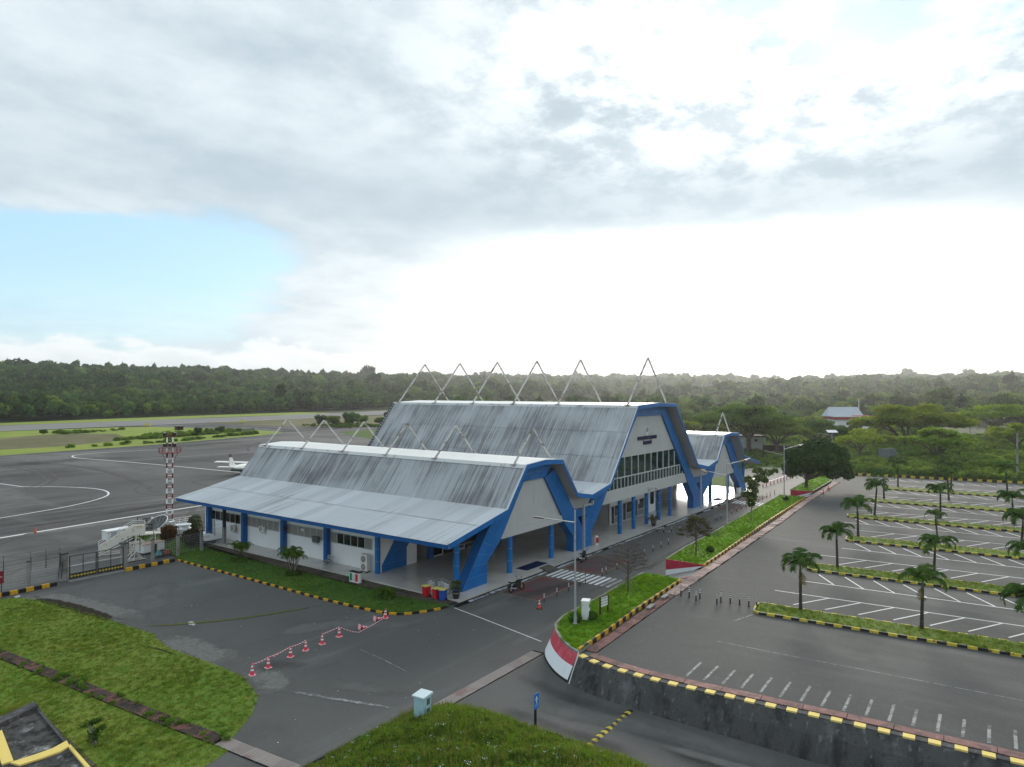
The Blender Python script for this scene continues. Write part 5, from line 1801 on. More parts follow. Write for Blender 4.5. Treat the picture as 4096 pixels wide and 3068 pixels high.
def tape(name, label, cat, pts, w, mats, n_sub=6, sag=0.06, seg=0.11, t0=0):
    """red and white chain hung from cone to cone, link by link"""
    b = MB()
    L = []
    for a, c in zip(pts, pts[1:]):
        a, c = Vector(a), Vector(c)
        n = max(3, int((c - a).length / seg))
        for i in range(n):
            t = i / n
            p = a.lerp(c, t)
            p.z -= sag * 4 * t * (1 - t)
            L.append(p)
    L.append(Vector(pts[-1]))
    for i, (a, c) in enumerate(zip(L, L[1:])):
        b.mi(0 if (i // 1) % 2 else 1)
        b.bar(a, a.lerp(c, 1.0), w)
    return tag(b.build(name, mats), label, cat)


ht = 0.70
tape('barrier_chain', 'red and white plastic chain along the four cones nearest the lawn', 'chain', [(x, y, ht) for x, y in near[:4]], 0.035, [CONE_R, REFL])
tape('barrier_chain', 'sagging red and white chain running past the two fallen cones to the kerb', 'chain',
     [(32.1, 40.1, ht), (33.8, 40.3, ht), (34.6, 39.85, 0.25), (35.2, 39.75, 0.04), (36.6, 40.1, 0.03), (38.3, 40.55, 0.04), (38.72, 40.62, ht)], 0.035, [CONE_R, REFL], sag=0.0)
tape('barrier_chain', 'loose end of red and white chain hanging behind the third cone', 'chain', [(29.3, 39.9, ht), (28.9, 40.35, 0.35), (28.5, 40.8, 0.02)], 0.03, [CONE_R, REFL], sag=0.0)
tape('barrier_chain', 'white chain strung over the far row of red cones', 'chain', [(x, y, ht) for x, y in far], 0.07, [REFL, CONE_B], sag=0.03, seg=0.3)


# flexible bollards
def make_bollard(mbase, h=0.78, k_=1.0):
    t = thing('bollard', 'striped bollard', 'bollard')
    MB().lathe([(0.085, 0.0), (0.085, 0.02), (0.06, 0.035)], n=10).build('base', mbase, t)
    b = MB()
    b.lathe([(0.048, 0.03), (0.044, h - 0.02), (0.03, h)], n=10)
    p = b.build('post', mbase, t)
    for z0 in (0.40, 0.53, 0.66):
        b = MB()
        b.mi(0).lathe([(0.0505, z0), (0.0505, z0 + 0.07)], n=10)
        b.build('white_band', REFL, p)
        MB().lathe([(0.0495, z0 + 0.071), (0.0495, z0 + 0.128)], n=10).build('black_band', BLACK, p)
    return t


bm = make_bollard(BOL_BR)
for i, x in enumerate((49.63, 51.66, 53.66, 55.65, 56.67, 59.94, 60.74, 63.03, 65.4)):
    place(bm, (x, 32.8 + 0.01 * i, 0), 0, '%s maroon footed striped bollard counted from the orange cone along the red bays' % ordinal(i), group='bollards along the drop-off lane')
bk = make_bollard(BLACK)
for i, (x, y) in enumerate(((67.4, 32.95), (69.9, 33.1), (72.35, 33.2), (74.63, 33.25), (76.7, 33.25))):
    place(bk, (x, y, 0), 0, '%s black striped bollard in the lane row just beyond the near red bays' % ordinal(i), group='bollards along the drop-off lane')
for i, (x, y) in enumerate(((82.49, 37.3), (82.89, 36.58), (83.59, 35.81), (84.28, 34.99))):
    place(bk, (x, y, 0), 0, '%s black striped bollard from the podium in the row crossing the drive' % ordinal(i), group='bollards crossing the drive')
for i, x in enumerate((94.51, 96.45, 98.9, 101.2, 103.57, 106.02, 108.29, 112.0, 115.13, 117.35, 119.97, 121.98, 124.78)):
    place(bk, (x, 33.9 + 0.018 * (x - 94), 0), 0, '%s black striped bollard in the far lane row before the far gable' % ordinal(i), group='bollards along the far drop-off lane')
for i, (x, y) in enumerate(((53.4, 22.1), (53.4, 21.4), (52.8, 20.6), (53.6, 20.6), (53.0, 19.0), (53.6, 18.9), (53.7, 18.2), (53.8, 17.5), (53.8, 16.8), (53.95, 16.25))):
    place(bk, (x, y, ZP), 0, '%s black striped bollard from the median across the car park entrance' % ordinal(i), group='bollards across the car park entrance', scale=1.1)


# street lamps
def lamp(name, label, loc, h, arms, r0=0.085, stub=0.5):
    t = thing(name, label, 'street lamp', loc)
    x, y, z = loc
    MB().tube([(x, y, z), (x, y, z + h * 0.55), (x, y, z + h)], [r0, r0 * 0.8, r0 * 0.6], 10).build('pole', STEEL, t)
    MB().lathe([(r0 * 2.0, 0), (r0 * 2.0, 0.06), (r0 * 1.3, 0.10), (r0 * 1.2, 0.5)], (x, y, z), 10).build('pole_foot', STEEL, t)
    for az, L, rise, zh in arms:
        dx, dy = cos(rad(az)), sin(rad(az))
        p = (x, y, z + zh)
        q = (x + dx * L, y + dy * L, z + zh + rise)
        MB().tube([p, q], [0.045, 0.035], 8).build('arm', STEEL, t)
        a = Vector(q)
        e = a + Vector((dx * 0.62, dy * 0.62, rise / L * 0.62))
        b = MB()
        b.bar(a - Vector((dx, dy, 0)) * 0.1, e, 0.20, 0.09)
        lh = b.build('lamp_head', DARK, t)
        b = MB()
        b.bar(a + Vector((dx * 0.12, dy * 0.12, -0.052)), e + Vector((-dx * 0.1, -dy * 0.1, -0.052)), 0.14, 0.012)
        b.build('lamp_lens', REFL, lh)
    return t


lamp('street_lamp', 'tall galvanised street lamp with one arm on the near end of the median', (41.9, 25.1, ZG), 7.9, ((128, 2.3, 0.32, 7.05),))
lamp('street_lamp', 'twin armed street lamp on the middle median before the far gable', (84.5, 29.0, ZG), 7.7, ((125, 2.5, 0.55, 5.85), (-50, 2.3, 0.55, 7.2)))
lamp('street_lamp', 'twin armed street lamp near the far end of the middle median', (107.2, 28.2, ZG), 8.1, ((125, 2.5, 0.55, 6.7), (-50, 2.3, 0.55, 7.6)))
t = thing('solar_lamp', 'white solar street lamp panel rising behind the dark mango tree', 'street lamp', (172.7, 34.8, 0))
MB().tube([(172.7, 34.8, 0), (172.7, 34.8, 8.4)], [0.10, 0.07], 8).build('pole', STEEL, t)
MB().tube([(172.7, 34.8, 7.7), (170.9, 37.3, 8.3)], [0.05, 0.04], 8).build('arm', STEEL, t)
b = MB()
b.add([(171.5, 35.4, 8.45), (172.9, 33.5, 8.45), (173.9, 34.2, 8.95), (172.5, 36.1, 8.95), (171.5, 35.4, 8.40), (172.9, 33.5, 8.40), (173.9, 34.2, 8.90), (172.5, 36.1, 8.90)],
      [(0, 1, 2, 3), (7, 6, 5, 4), (0, 4, 5, 1), (1, 5, 6, 2), (2, 6, 7, 3), (3, 7, 4, 0)])
b.build('solar_panel', REFL, t)
t = thing('concrete_pole', 'bare grey concrete pole behind the far car park kerb', 'pole', (157.9, 0.3, ZP - 0.2))
MB().tube([(157.9, 0.3, ZP - 0.3), (157.9, 0.3, ZP + 8.2)], [0.20, 0.13], 10).build('shaft', CONC, t)
MB().box((157.75, 0.12, ZP + 8.2), (158.05, 0.48, ZP + 8.75)).build('cap', CONC, t)

# signs and cabinets on the median
t = thing('meter_cabinet', 'white electric meter cabinet with two small windows on the near median', 'cabinet', (43.2, 25.0, ZG))
x, y, z = 43.2, 25.0, ZG
MB().cbox((x, y, z + 0.66), (0.62, 0.50, 1.26), rad(20)).build('body', PALE_WHITE, t)
MB().cbox((x, y, z + 1.335), (0.70, 0.58, 0.09), rad(20)).build('lid', PALE_WHITE, t)
# its windowed side faces the car park
MB().cbox((x + 0.31 * cos(rad(20)) * 0 + 0.255 * sin(rad(20)), y - 0.255 * cos(rad(20)), z + 0.98), (0.30, 0.02, 0.24), rad(20)).build('meter_window', DARK, t)
MB().cbox((x + 0.255 * sin(rad(20)), y - 0.255 * cos(rad(20)), z + 0.48), (0.30, 0.02, 0.26), rad(20)).build('meter_window', DARK, t)
t = thing('notice_board', 'small white notice board with brown writing on two dark posts', 'sign', (45.05, 24.55, ZG))
a, c = Vector((44.62, 24.62, ZG)), Vector((45.52, 24.48, ZG))
d = (c - a).normalized()
for p in (a, c):
    MB().bar(p, p + Vector((0, 0, 1.28)), 0.09).build('post', SIGN_BROWN, t)
MB().bar(a + Vector((0, 0, 0.90)) + d * 0.05, c + Vector((0, 0, 0.90)) - d * 0.05, 0.03, 0.70).build('board', WHITE_WALL, t)
MB().bar(a + Vector((0, 0, 1.28)) - d * 0.05, c + Vector((0, 0, 1.28)) + d * 0.05, 0.07, 0.05).build('top_rail', SIGN_BROWN, t)
b = MB()
nn = Vector((d.y, -d.x, 0)) * 0.0165
for row, z in enumerate((1.13, 0.93, 0.73)):
    s0 = 0.10
    while s0 < 0.78:
        w = random.uniform(0.035, 0.075)
        p = a + d * s0 + nn
        b.bar(p + Vector((0, 0, z - 0.06)), p + Vector((0, 0, z + 0.06)), w * 0.5, 0.004, up=tuple(nn))
        if random.random() < 0.7:
            b.bar(p + Vector((0, 0, z + random.choice((-0.05, 0.0, 0.05)))), p + d * w + Vector((0, 0, z)), 0.022, 0.004, up=tuple(nn))
        s0 += w + 0.045
b.build('lettering', SIGN_BROWN, t)

# cabinet and arrow sign on the foreground mound
zb = float(mound_h(26.75, 25.3))
t = thing('utility_cabinet', 'pale blue metal utility cabinet with two small windows on the grassy mound', 'cabinet', (26.75, 25.3, zb))
x, y, z, rz = 26.75, 25.3, zb, rad(6)
MB().cbox((x, y, z + 0.10), (0.42, 0.36, 0.30), rz).build('plinth', DARK, t)
body = MB().cbox((x, y, z + 0.83), (0.66, 0.62, 1.20), rz).build('body', PALE_BLUE, t)
b = MB()
h0, h1, e = z + 1.431, z + 1.50, 0.41
P = lambda u, v, w: (x + u * cos(rz) - v * sin(rz), y + u * sin(rz) + v * cos(rz), w)
b.add([P(-e, -e * .95, h0), P(e, -e * .95, h0), P(e, e * .95, h0), P(-e, e * .95, h0), P(-e, -e * .95, h1), P(e, -e * .95, h1 + .05), P(e, e * .95, h1 + .05), P(-e, e * .95, h1)],
      [(0, 3, 2, 1), (4, 5, 6, 7), (0, 1, 5, 4), (1, 2, 6, 5), (2, 3, 7, 6), (3, 0, 4, 7)])
b.build('lid', mat('cabinet_lid', (0.55, 0.66, 0.69), 0.5, 0.4), t)
def side(u0, u1, z0, z1, o):
    b = MB()
    b.add([P(u0, -0.31 - o, z0), P(u1, -0.31 - o, z0), P(u1, -0.31 - o, z1), P(u0, -0.31 - o, z1), P(u0, -0.31, z0), P(u1, -0.31, z0), P(u1, -0.31, z1), P(u0, -0.31, z1)],
          [(0, 1, 2, 3), (7, 6, 5, 4), (0, 4, 5, 1), (1, 5, 6, 2), (2, 6, 7, 3), (3, 7, 4, 0)])
    return b
dr = side(-0.30, 0.30, z + 0.25, z + 1.40, 0.015).build('door', PALE_BLUE, t)
for zz in (0.52, 1.02):
    side(-0.06, 0.20, z + zz - 0.03, z + zz + 0.27, 0.022).build('window_frame', DARK, dr)
    side(-0.03, 0.17, z + zz, z + zz + 0.24, 0.028).build('window', mat('dusty_glass', (0.10, 0.15, 0.14), 0.3, 0.5), dr)
side(-0.25, -0.21, z + 0.75, z + 0.88, 0.04).build('handle', STEEL, dr)
t = thing('direction_sign', 'small blue direction sign with a white arrow on a black post', 'sign', (30.55, 20.75, 0))
x, y = 30.55, 20.75
MB().bar((x, y, -0.1), (x, y, 1.75), 0.10).build('post', BLACK, t)
sd = Vector((cos(rad(2)), sin(rad(2)), 0))
nn = Vector((sd.y, -sd.x, 0))
cpos = Vector((x, y, 1.62)) + nn * 0.07
pl = MB().bar(cpos - Vector((0, 0, 0.40)), cpos + Vector((0, 0, 0.40)), 0.02, 0.52, up=tuple(sd)).build('sign_plate', SIGN_BLUE, t)
def on(u, v, e=0.013):
    return tuple(cpos + sd * u + Vector((0, 0, v)) + nn * e)
b = MB()
b.add([on(-0.03, -0.12), on(0.03, -0.12), on(0.03, 0.12), on(-0.03, 0.12)], [(0, 1, 2, 3)])
b.add([on(0.0, 0.28), on(-0.13, 0.08), on(-0.08, 0.06), on(0.0, 0.19)], [(0, 1, 2, 3)])
b.add([on(0.0, 0.28), on(0.0, 0.19), on(0.08, 0.06), on(0.13, 0.08)], [(0, 1, 2, 3)])
b.build('arrow', REFL, pl)
b = MB()
for v, w in ((-0.20, 0.20), (-0.28, 0.17)):
    b.add([on(-w, v), on(w, v), on(w, v + 0.035), on(-w, v + 0.035)], [(0, 1, 2, 3)])
for u in (-0.245, 0.235):
    b.add([on(u, -0.38), on(u + 0.012, -0.38), on(u + 0.012, 0.38), on(u, 0.38)], [(0, 1, 2, 3)])
b.build('lettering_bar', mat('sign_pale', (0.25, 0.42, 0.65), 0.5, 0.3), pl)

# bins
def wheelie(name, label, loc, m, lid, rz):
    t = thing(name, label, 'bin')
    b = MB()
    b.cbox((0, 0, 0.50), (0.44, 0.50, 0.86), 0, 1.18)
    body = b.build('body', m, t)
    MB().cbox((0, -0.02, 0.955), (0.60, 0.68, 0.05)).cbox((0, -0.02, 0.99), (0.48, 0.54, 0.03)).build('lid', lid, t)
    for s_ in (-1, 1):
        b = MB()
        b.prism([(0.20 + 0.11 * cos(2 * pi * i / 12), 0.11 + 0.11 * sin(2 * pi * i / 12)) for i in range(12)], s_ * 0.22 - 0.025, s_ * 0.22 + 0.025, 'yz')
        recalc(b.build('wheel', RUBBER, t))
    MB().bar((-0.22, 0.36, 0.90), (0.22, 0.36, 0.90), 0.035).build('handle', m, t)
    MB().cbox((0.0, -0.262, 0.62), (0.14, 0.008, 0.20)).build('sticker', REFL, body)
    t.location = loc
    t.rotation_euler = (0, 0, rz)
    return t


wheelie('wheelie_bin', 'red wheelie bin with a yellow lid standing apart from the blue bin', (44.62, 41.75, 0.1), BIN_R, BIN_Y, rad(-100))
wheelie('wheelie_bin', 'red wheelie bin with a yellow lid right beside the blue bin', (44.60, 40.55, 0.1), BIN_R, BIN_Y, rad(-95))
wheelie('wheelie_bin', 'blue wheelie bin with a pale yellow lid at the podium corner', (44.66, 39.85, 0.1), BIN_B, BIN_Y, rad(-80))


def triple(label, loc, rz):
    t = thing('sorting_bin', label, 'bin')
    b = MB()
    b.prism([(-0.62, -0.22), (0.62, -0.22), (0.70, 0.0), (0.62, 0.22), (-0.62, 0.22), (-0.70, 0.0)], 0.0, 0.92, 'xy')
    body = recalc(b.build('body', WHITE, t))
    b = MB()
    b.prism([(-0.64, -0.24), (0.64, -0.24), (0.72, 0.0), (0.64, 0.24), (-0.64, 0.24), (-0.72, 0.0)], 0.921, 0.98, 'xy')
    recalc(b.build('lid', DARK, t))
    for x0, m in ((-0.56, GREEN_P), (-0.17, mat('panel_pale', (0.5, 0.53, 0.53), 0.6, 0.3)), (0.22, BIN_R)):
        MB().box((x0, -0.232, 0.14), (x0 + 0.34, -0.222, 0.84)).build('panel', m, body)
    t.location = loc
    t.rotation_euler = (0, 0, rz)


triple('white sorting bin with green and red panels on the soil beside the podium', (44.1, 50.3, 0.1), rad(-90))
triple('white sorting bin with green and red panels under the far gable', (121.4, 39.6, FZ), rad(180))
t = thing('pillar_bin', 'small white bin with a red notice beside the double blue leg', 'bin', (70.75, 39.55, FZ))
MB().lathe([(0.24, 0), (0.26, 0.9), (0.20, 1.0)], (70.75, 39.55, FZ), 14).build('body', WHITE, t)
MB().cbox((70.60, 39.31, FZ + 0.55), (0.30, 0.03, 0.62), rad(-30)).build('notice', BIN_R, t)
t = thing('litter_bin', 'white topped litter bin at the far end of the podium', 'bin', (131.4, 40.1, 0))
MB().lathe([(0.45, 0), (0.48, 1.2)], (131.4, 40.1, 0), 14).build('body', mat('bin_indigo', (0.05, 0.05, 0.12), 0.6, 0.3), t)
MB().lathe([(0.55, 1.2), (0.55, 1.5), (0.40, 1.6)], (131.4, 40.1, 0), 14).build('lid', REFL, t)
MB().lathe([(0.49, 1.0), (0.49, 1.15)], (131.4, 40.1, 0), 14).build('band', BIN_R, t)

# luggage trolleys on the corner of the podium
def trolley(label, loc, rz):
    t = thing('luggage_trolley', label, 'luggage trolley', group='luggage trolleys on the podium corner')
    MB().box((-0.45, -0.28, 0.16), (0.45, 0.28, 0.19)).build('deck', ALU, t)
    b = MB()
    for s_ in (-0.26, 0.26):
        b.tube([(-0.45, s_, 0.18), (-0.55, s_, 0.95), (-0.62, s_, 1.02)], 0.02, 6)
    b.tube([(-0.62, -0.26, 1.02), (-0.62, 0.26, 1.02)], 0.025, 6).tube([(-0.5, -0.26, 0.55), (-0.5, 0.26, 0.55)], 0.02, 6)
    b.build('frame', STEEL, t)
    MB().box((-0.62, -0.22, 0.35), (-0.60, 0.22, 0.72)).build('panel', REFL, t)
    MB().bar((-0.64, -0.25, 1.03), (-0.64, 0.25, 1.03), 0.05).build('handle', RUBBER, t)
    for x, y in ((0.38, -0.22), (0.38, 0.22), (-0.4, 0.0)):
        b = MB()
        b.prism([(x + 0.08 * cos(2 * pi * i / 10), 0.085 + 0.08 * sin(2 * pi * i / 10)) for i in range(10)], y - 0.02, y + 0.02, 'xz')
        recalc(b.build('wheel', RUBBER, t))
    b = MB()
    b.tube([(-0.5, -0.2, 0.75), (-0.2, -0.2, 0.72), (-0.2, 0.2, 0.72), (-0.5, 0.2, 0.75)], 0.015, 6)
    b.build('basket', STEEL, t)
    t.location = loc
    t.rotation_euler = (0, 0, rz)


for i, (x, y) in enumerate(((45.75, 40.6), (46.0, 40.95), (46.2, 41.35), (45.7, 41.7), (46.1, 42.2))):
    trolley('%s luggage trolley from the corner column in the cluster of steel trolleys' % ordinal(i), (x, y, FZ), rad(-150 + 13 * i))

# potted plants
def pot(label, loc, m_leaf, seed, w=0.55):
    t = thing('potted_plant', label, 'potted plant', loc)
    MB().lathe([(0.24, 0), (0.34, 0.42), (0.33, 0.60), (0.30, 0.60)], loc, 16).build('pot', DARK, t)
    MB().lathe([(0.352, 0.47), (0.352, 0.54)], loc, 16).build('pot_rim', mat('pot_band', (0.25, 0.2, 0.14), 0.7, 0.3), t)
    r2 = np.random.default_rng(seed)
    b = MB()
    for i in range(7):
        a = r2.uniform(0, 6.28)
        b.tube([(loc[0], loc[1], loc[2] + 0.55), (loc[0] + 0.2 * cos(a), loc[1] + 0.2 * sin(a), loc[2] + 0.95), (loc[0] + w * 0.7 * cos(a), loc[1] + w * 0.7 * sin(a), loc[2] + r2.uniform(1.1, 1.45))], [0.02, 0.015, 0.008], 5)
    b.build('stem', TWIG, t)
    V, F = leaves(r2, lumpy(r2, w, 0.9, 6, 0.45), 420, 0.10)
    V = V + np.array([0, 0, 0.62])
    link('foliage', np_mesh('foliage', V, F, m_leaf), t)


pot('dark pot of red flowered shrub on the near podium corner', (45.35, 38.98, FZ), mat('leaf_flowering', (0.05, 0.085, 0.02), 0.6, 0.3, space='O', layers=((2.5, 3, 0.60, 0.66, (0.32, 0.06, 0.03)),), transl=0.2), 4)
pot('dark pot of drooping reddish bush at the podium edge before the tall gable', (84.8, 38.85, FZ), mat('leaf_pot_dull', (0.07, 0.075, 0.03), 0.6, 0.3, space='O', layers=((2.0, 3, 0.55, 0.62, (0.15, 0.05, 0.03)),), transl=0.2), 5, 0.8)


# motorcycles
def motorbike(label, loc, rz, sport):
    t = thing('motorcycle', label, 'motorcycle')
    wb = 0.66
    for s_, nm in ((-1, 'rear_wheel'), (1, 'front_wheel')):
        b = MB()
        n = 20
        prof = [(0.24, -0.05), (0.30, -0.055), (0.31, 0.0), (0.30, 0.055), (0.24, 0.05)]
        V, F = [], []
        for r_, y in prof:
            for j in range(n):
                V.append((s_ * wb + r_ * cos(2 * pi * j / n), y, 0.31 + r_ * sin(2 * pi * j / n)))
        k2_ = len(prof)
        F = [(i * n + j, i * n + (j + 1) % n, ((i + 1) % k2_) * n + (j + 1) % n, ((i + 1) % k2_) * n + j) for i in range(k2_) for j in range(n)]
        b.add(V, F)
        w = recalc(b.build(nm, RUBBER, t))
        b = MB()
        for j in range(5):
            a = 2 * pi * j / 5
            b.bar((s_ * wb, 0, 0.31), (s_ * wb + 0.24 * cos(a), 0, 0.31 + 0.24 * sin(a)), 0.035)
        b.prism([(s_ * wb + 0.05 * cos(2 * pi * i / 10), 0.31 + 0.05 * sin(2 * pi * i / 10)) for i in range(10)], -0.06, 0.06, 'xz')
        b.build('rim', GOLD if (sport and s_ > 0) else STEEL, w)
    b = MB()
    b.prism([(-0.30, 0.28), (0.22, 0.26), (0.30, 0.55), (0.05, 0.66), (-0.30, 0.60)], -0.13, 0.13, 'xz')
    recalc(b.build('engine', DARK, t))
    b = MB()
    b.prism([(0.0, 0.68), (0.42, 0.66), (0.48, 0.86), (0.25, 0.98), (0.02, 0.86)], -0.14, 0.14, 'xz')
    recalc(b.build('tank', BLACK, t))
    b = MB()
    b.prism([(-0.85, 0.88), (-0.45, 0.76), (0.02, 0.76), (0.02, 0.84), (-0.45, 0.86), (-0.85, 1.0)], -0.13, 0.13, 'xz')
    recalc(b.build('seat', RUBBER, t))
    b = MB()
    for s_ in (-0.09, 0.09):
        b.tube([(wb, s_, 0.31), (0.46, s_, 0.92)], 0.028, 6)
    b.build('fork', STEEL, t)
    MB().tube([(0.36, -0.36, 1.04), (0.44, -0.12, 0.98), (0.44, 0.12, 0.98), (0.36, 0.36, 1.04)], 0.018, 6).build('handlebar', DARK, t)
    b = MB()
    b.prism([(0.50, 0.70), (0.62, 0.78), (0.58, 0.98), (0.46, 1.02)], -0.11, 0.11, 'xz')
    recalc(b.build('headlight', DARK, t))
    for s_ in (-1, 1):
        MB().tube([(0.40, s_ * 0.2, 1.02), (0.36, s_ * 0.34, 1.2)], 0.01, 5).cbox((0.35, s_ * 0.36, 1.22), (0.02, 0.12, 0.08)).build('mirror', DARK, t)
    MB().tube([(-0.15, -0.16, 0.30), (-0.55, -0.18, 0.36), (-0.85, -0.19, 0.50)], [0.04, 0.055, 0.065], 8).build('exhaust', STEEL, t)
    b = MB()
    b.prism([(-1.0, 0.55), (-0.7, 0.70), (-0.72, 0.74), (-1.02, 0.60)], -0.09, 0.09, 'xz')
    recalc(b.build('rear_mudguard', DARK, t))
    b = MB()
    b.prism([(0.42, 0.60), (0.66, 0.66), (0.92, 0.55), (0.94, 0.50), (0.66, 0.635), (0.42, 0.56)], -0.07, 0.07, 'xz')
    recalc(b.build('front_mudguard', DARK, t))
    MB().cbox((-1.03, 0, 0.55), (0.015, 0.22, 0.14)).build('number_plate', REFL if not sport else DARK, t)
    MB().tube([(0.0, 0.12, 0.3), (0.05, 0.32, 0.0)], 0.014, 5).build('side_stand', STEEL, t)
    t.location = loc
    t.rotation_euler = (rad(-5), 0, rz)


motorbike('black sports motorcycle with a gold front wheel parked at the near red bay', (50.85, 36.55, 0.0), rad(-10), True)
motorbike('black scooter with a white number plate parked by the podium past the crossing', (64.0, 37.25, 0.0), rad(12), False)

# boxes on the side wall
def condenser(label, loc, m, big=False, rz=0.0):
    t = thing('air_conditioner', label, 'air conditioner', loc)
    x, y, z = loc
    dx, dy, dz = (0.40, 0.90, 1.62) if big else (0.34, 0.85, 0.62)
    z0 = z + (0.12 if big else 0)
    body = MB().box((x - dx / 2, y - dy / 2, z0), (x + dx / 2, y + dy / 2, z0 + dz)).build('body', m, t)
    for k2_ in range(2 if big else 1):
        zc = z0 + 0.36 + 0.78 * k2_ if big else z0 + 0.31
        rr = 0.30 if big else 0.24
        yc = y + 0.08
        b = MB()
        b.prism([(yc + rr * cos(2 * pi * i / 18), zc + rr * sin(2 * pi * i / 18)) for i in range(18)], x - dx / 2 - 0.015, x - dx / 2 - 0.002, 'yz')
        recalc(b.build('fan_grille', mat('fan_grille', (0.12, 0.12, 0.12), 0.6, 0.3), body))
        b = MB()
        for i in range(6):
            a = pi * i / 6
            b.bar((x - dx / 2 - 0.02, yc - rr * cos(a), zc - rr * sin(a)), (x - dx / 2 - 0.02, yc + rr * cos(a), zc + rr * sin(a)), 0.012)
        b.build('grille_bars', m, body)
    b = MB()
    if big:
        b.box((x - 0.25, y - 0.40, z), (x + 0.25, y - 0.30, z + 0.119)).box((x - 0.25, y + 0.30, z), (x + 0.25, y + 0.40, z + 0.119))
    else:
        for s_ in (-0.3, 0.3):
            b.bar((47.4, y + s_, z - 0.02), (x - 0.18, y + s_, z - 0.02), 0.04).bar((47.4, y + s_, z - 0.35), (x - 0.1, y + s_, z - 0.02), 0.03)
    b.build('bracket', DARK, t)


condenser('small cream air conditioner outside the far glazed window by the fence', (47.12, 75.1, 1.45), CREAM)
condenser('white air conditioner hung under the middle louvred window', (47.12, 69.4, 2.05), WHITE)
condenser('dark grey air conditioner hung at the corner of the third window', (47.12, 59.95, 2.05), mat('ac_grey', (0.12, 0.125, 0.12), 0.6, 0.3))
condenser('tall cream air conditioner standing on the podium near the round column', (46.75, 51.9, FZ), CREAM, True)
t = thing('wall_lamp', 'small white lamp box on the third louvred window', 'lamp', (47.25, 62.3, 3.0))
MB().cbox((47.25, 62.3, 3.05), (0.14, 0.5, 0.26)).build('housing', WHITE, t)
MB().bar((47.4, 62.3, 3.1), (47.25, 62.3, 3.1), 0.05).build('bracket', DARK, t)
t = thing('junction_box', 'small dark box high on the side wall next to a blue column', 'box', (46.95, 65.05, 2.9))
MB().cbox((46.9, 65.02, 2.9), (0.25, 0.22, 0.5)).build('housing', DARK, t)
MB().bar((47.4, 65.02, 2.9), (46.98, 65.02, 2.9), 0.06).build('bracket', DARK, t)
t = thing('steel_chair', 'old grey steel waiting chair on the podium beside a blue column', 'chair', (46.4, 57.0, FZ))
x, y, z = 46.4, 57.0, FZ
MB().box((x - 0.28, y - 0.5, z + 0.42), (x + 0.22, y + 0.5, z + 0.45)).build('seat', STEEL, t)
b = MB()
for i in range(3):
    b.bar((x + 0.24 + 0.04 * i, y - 0.5, z + 0.58 + 0.13 * i), (x + 0.24 + 0.04 * i, y + 0.5, z + 0.58 + 0.13 * i), 0.03, 0.08)
b.build('backrest', STEEL, t)
for s_ in (-0.5, 0.5):
    MB().tube([(x - 0.3, y + s_, z), (x - 0.25, y + s_, z + 0.42), (x + 0.2, y + s_, z + 0.42), (x + 0.36, y + s_, z + 0.95)], 0.02, 6).tube([(x + 0.15, y + s_, z + 0.42), (x + 0.3, y + s_, z)], 0.02, 6).build('leg', STEEL, t)
b = MB()
b.cbox((46.5, 57.5, FZ + 0.12), (0.4, 0.25, 0.22), 0.3)
tag(b.build('crumpled_sack', CONC), 'small grey bundle at the foot of the blue column by the chair', 'bundle')

# utility pole at the corner of the fence
t = thing('utility_pole', 'concrete utility pole with a black upper half beside the side wall', 'pole', (45.75, 74.8, 0.1))
MB().bar((45.75, 74.8, 0.0), (45.75, 74.8, 2.15), 0.34).build('lower_shaft', CONC, t)
MB().bar((45.75, 74.8, 2.15), (45.75, 74.8, 4.55), 0.30).build('upper_shaft', BLACK, t)
t = thing('low_canopy', 'low white slab canopy on short black posts beside the pole', 'canopy', (45.2, 78.0, 0.0))
MB().box((44.1, 75.9, 0.62), (46.6, 79.6, 0.72)).build('roof_slab', WHITE_WALL, t)
MB().box((44.05, 75.85, 0.55), (46.65, 79.65, 0.615)).build('edge_frame', DARK, t)
MB().box((44.4, 77.6, 0.721), (45.6, 79.2, 0.92)).build('upstand', WHITE_WALL, t)
for xx, yy in ((44.2, 76.0), (45.3, 76.0), (46.5, 76.0), (44.2, 79.5), (46.5, 79.5), (44.2, 77.6)):
    MB().bar((xx, yy, 0.0), (xx, yy, 0.56), 0.07).build('leg', DARK, t)

# ------------------------------------------------------------------ boundary fence and gate
YFN = 73.25


def concrete_post(label, x, y, h, w, name='fence_post', moss=True):
    t = thing(name, label, 'post', (x, y, 0))
    MB().cbox((x, y, h / 2), (w, w, h), 0.02).build('shaft', CONC, t)
    MB().cbox((x, y, h + 0.05), (w * 1.25, w * 1.25, 0.10), 0.02).build('cap', CONC_D, t)
    return t


concrete_post('slim weathered concrete fence post left of the gate', 25.45, YFN, 2.35, 0.24)
concrete_post('thick stained concrete gate pillar on the left of the gate', 28.3, YFN, 2.55, 0.52, 'gate_pillar')
concrete_post('thick stained concrete gate pillar on the right of the gate', 33.85, YFN + .1, 2.55, 0.52, 'gate_pillar')
concrete_post('slim concrete fence post between the gate and the lawn corner', 36.95, 73.75, 2.3, 0.24)
concrete_post('slim concrete fence post at the corner of the building lawn', 39.75, 73.9, 2.3, 0.26)
concrete_post('slim concrete fence post among the red bushes before the side wall', 42.6, 74.15, 2.3, 0.26)


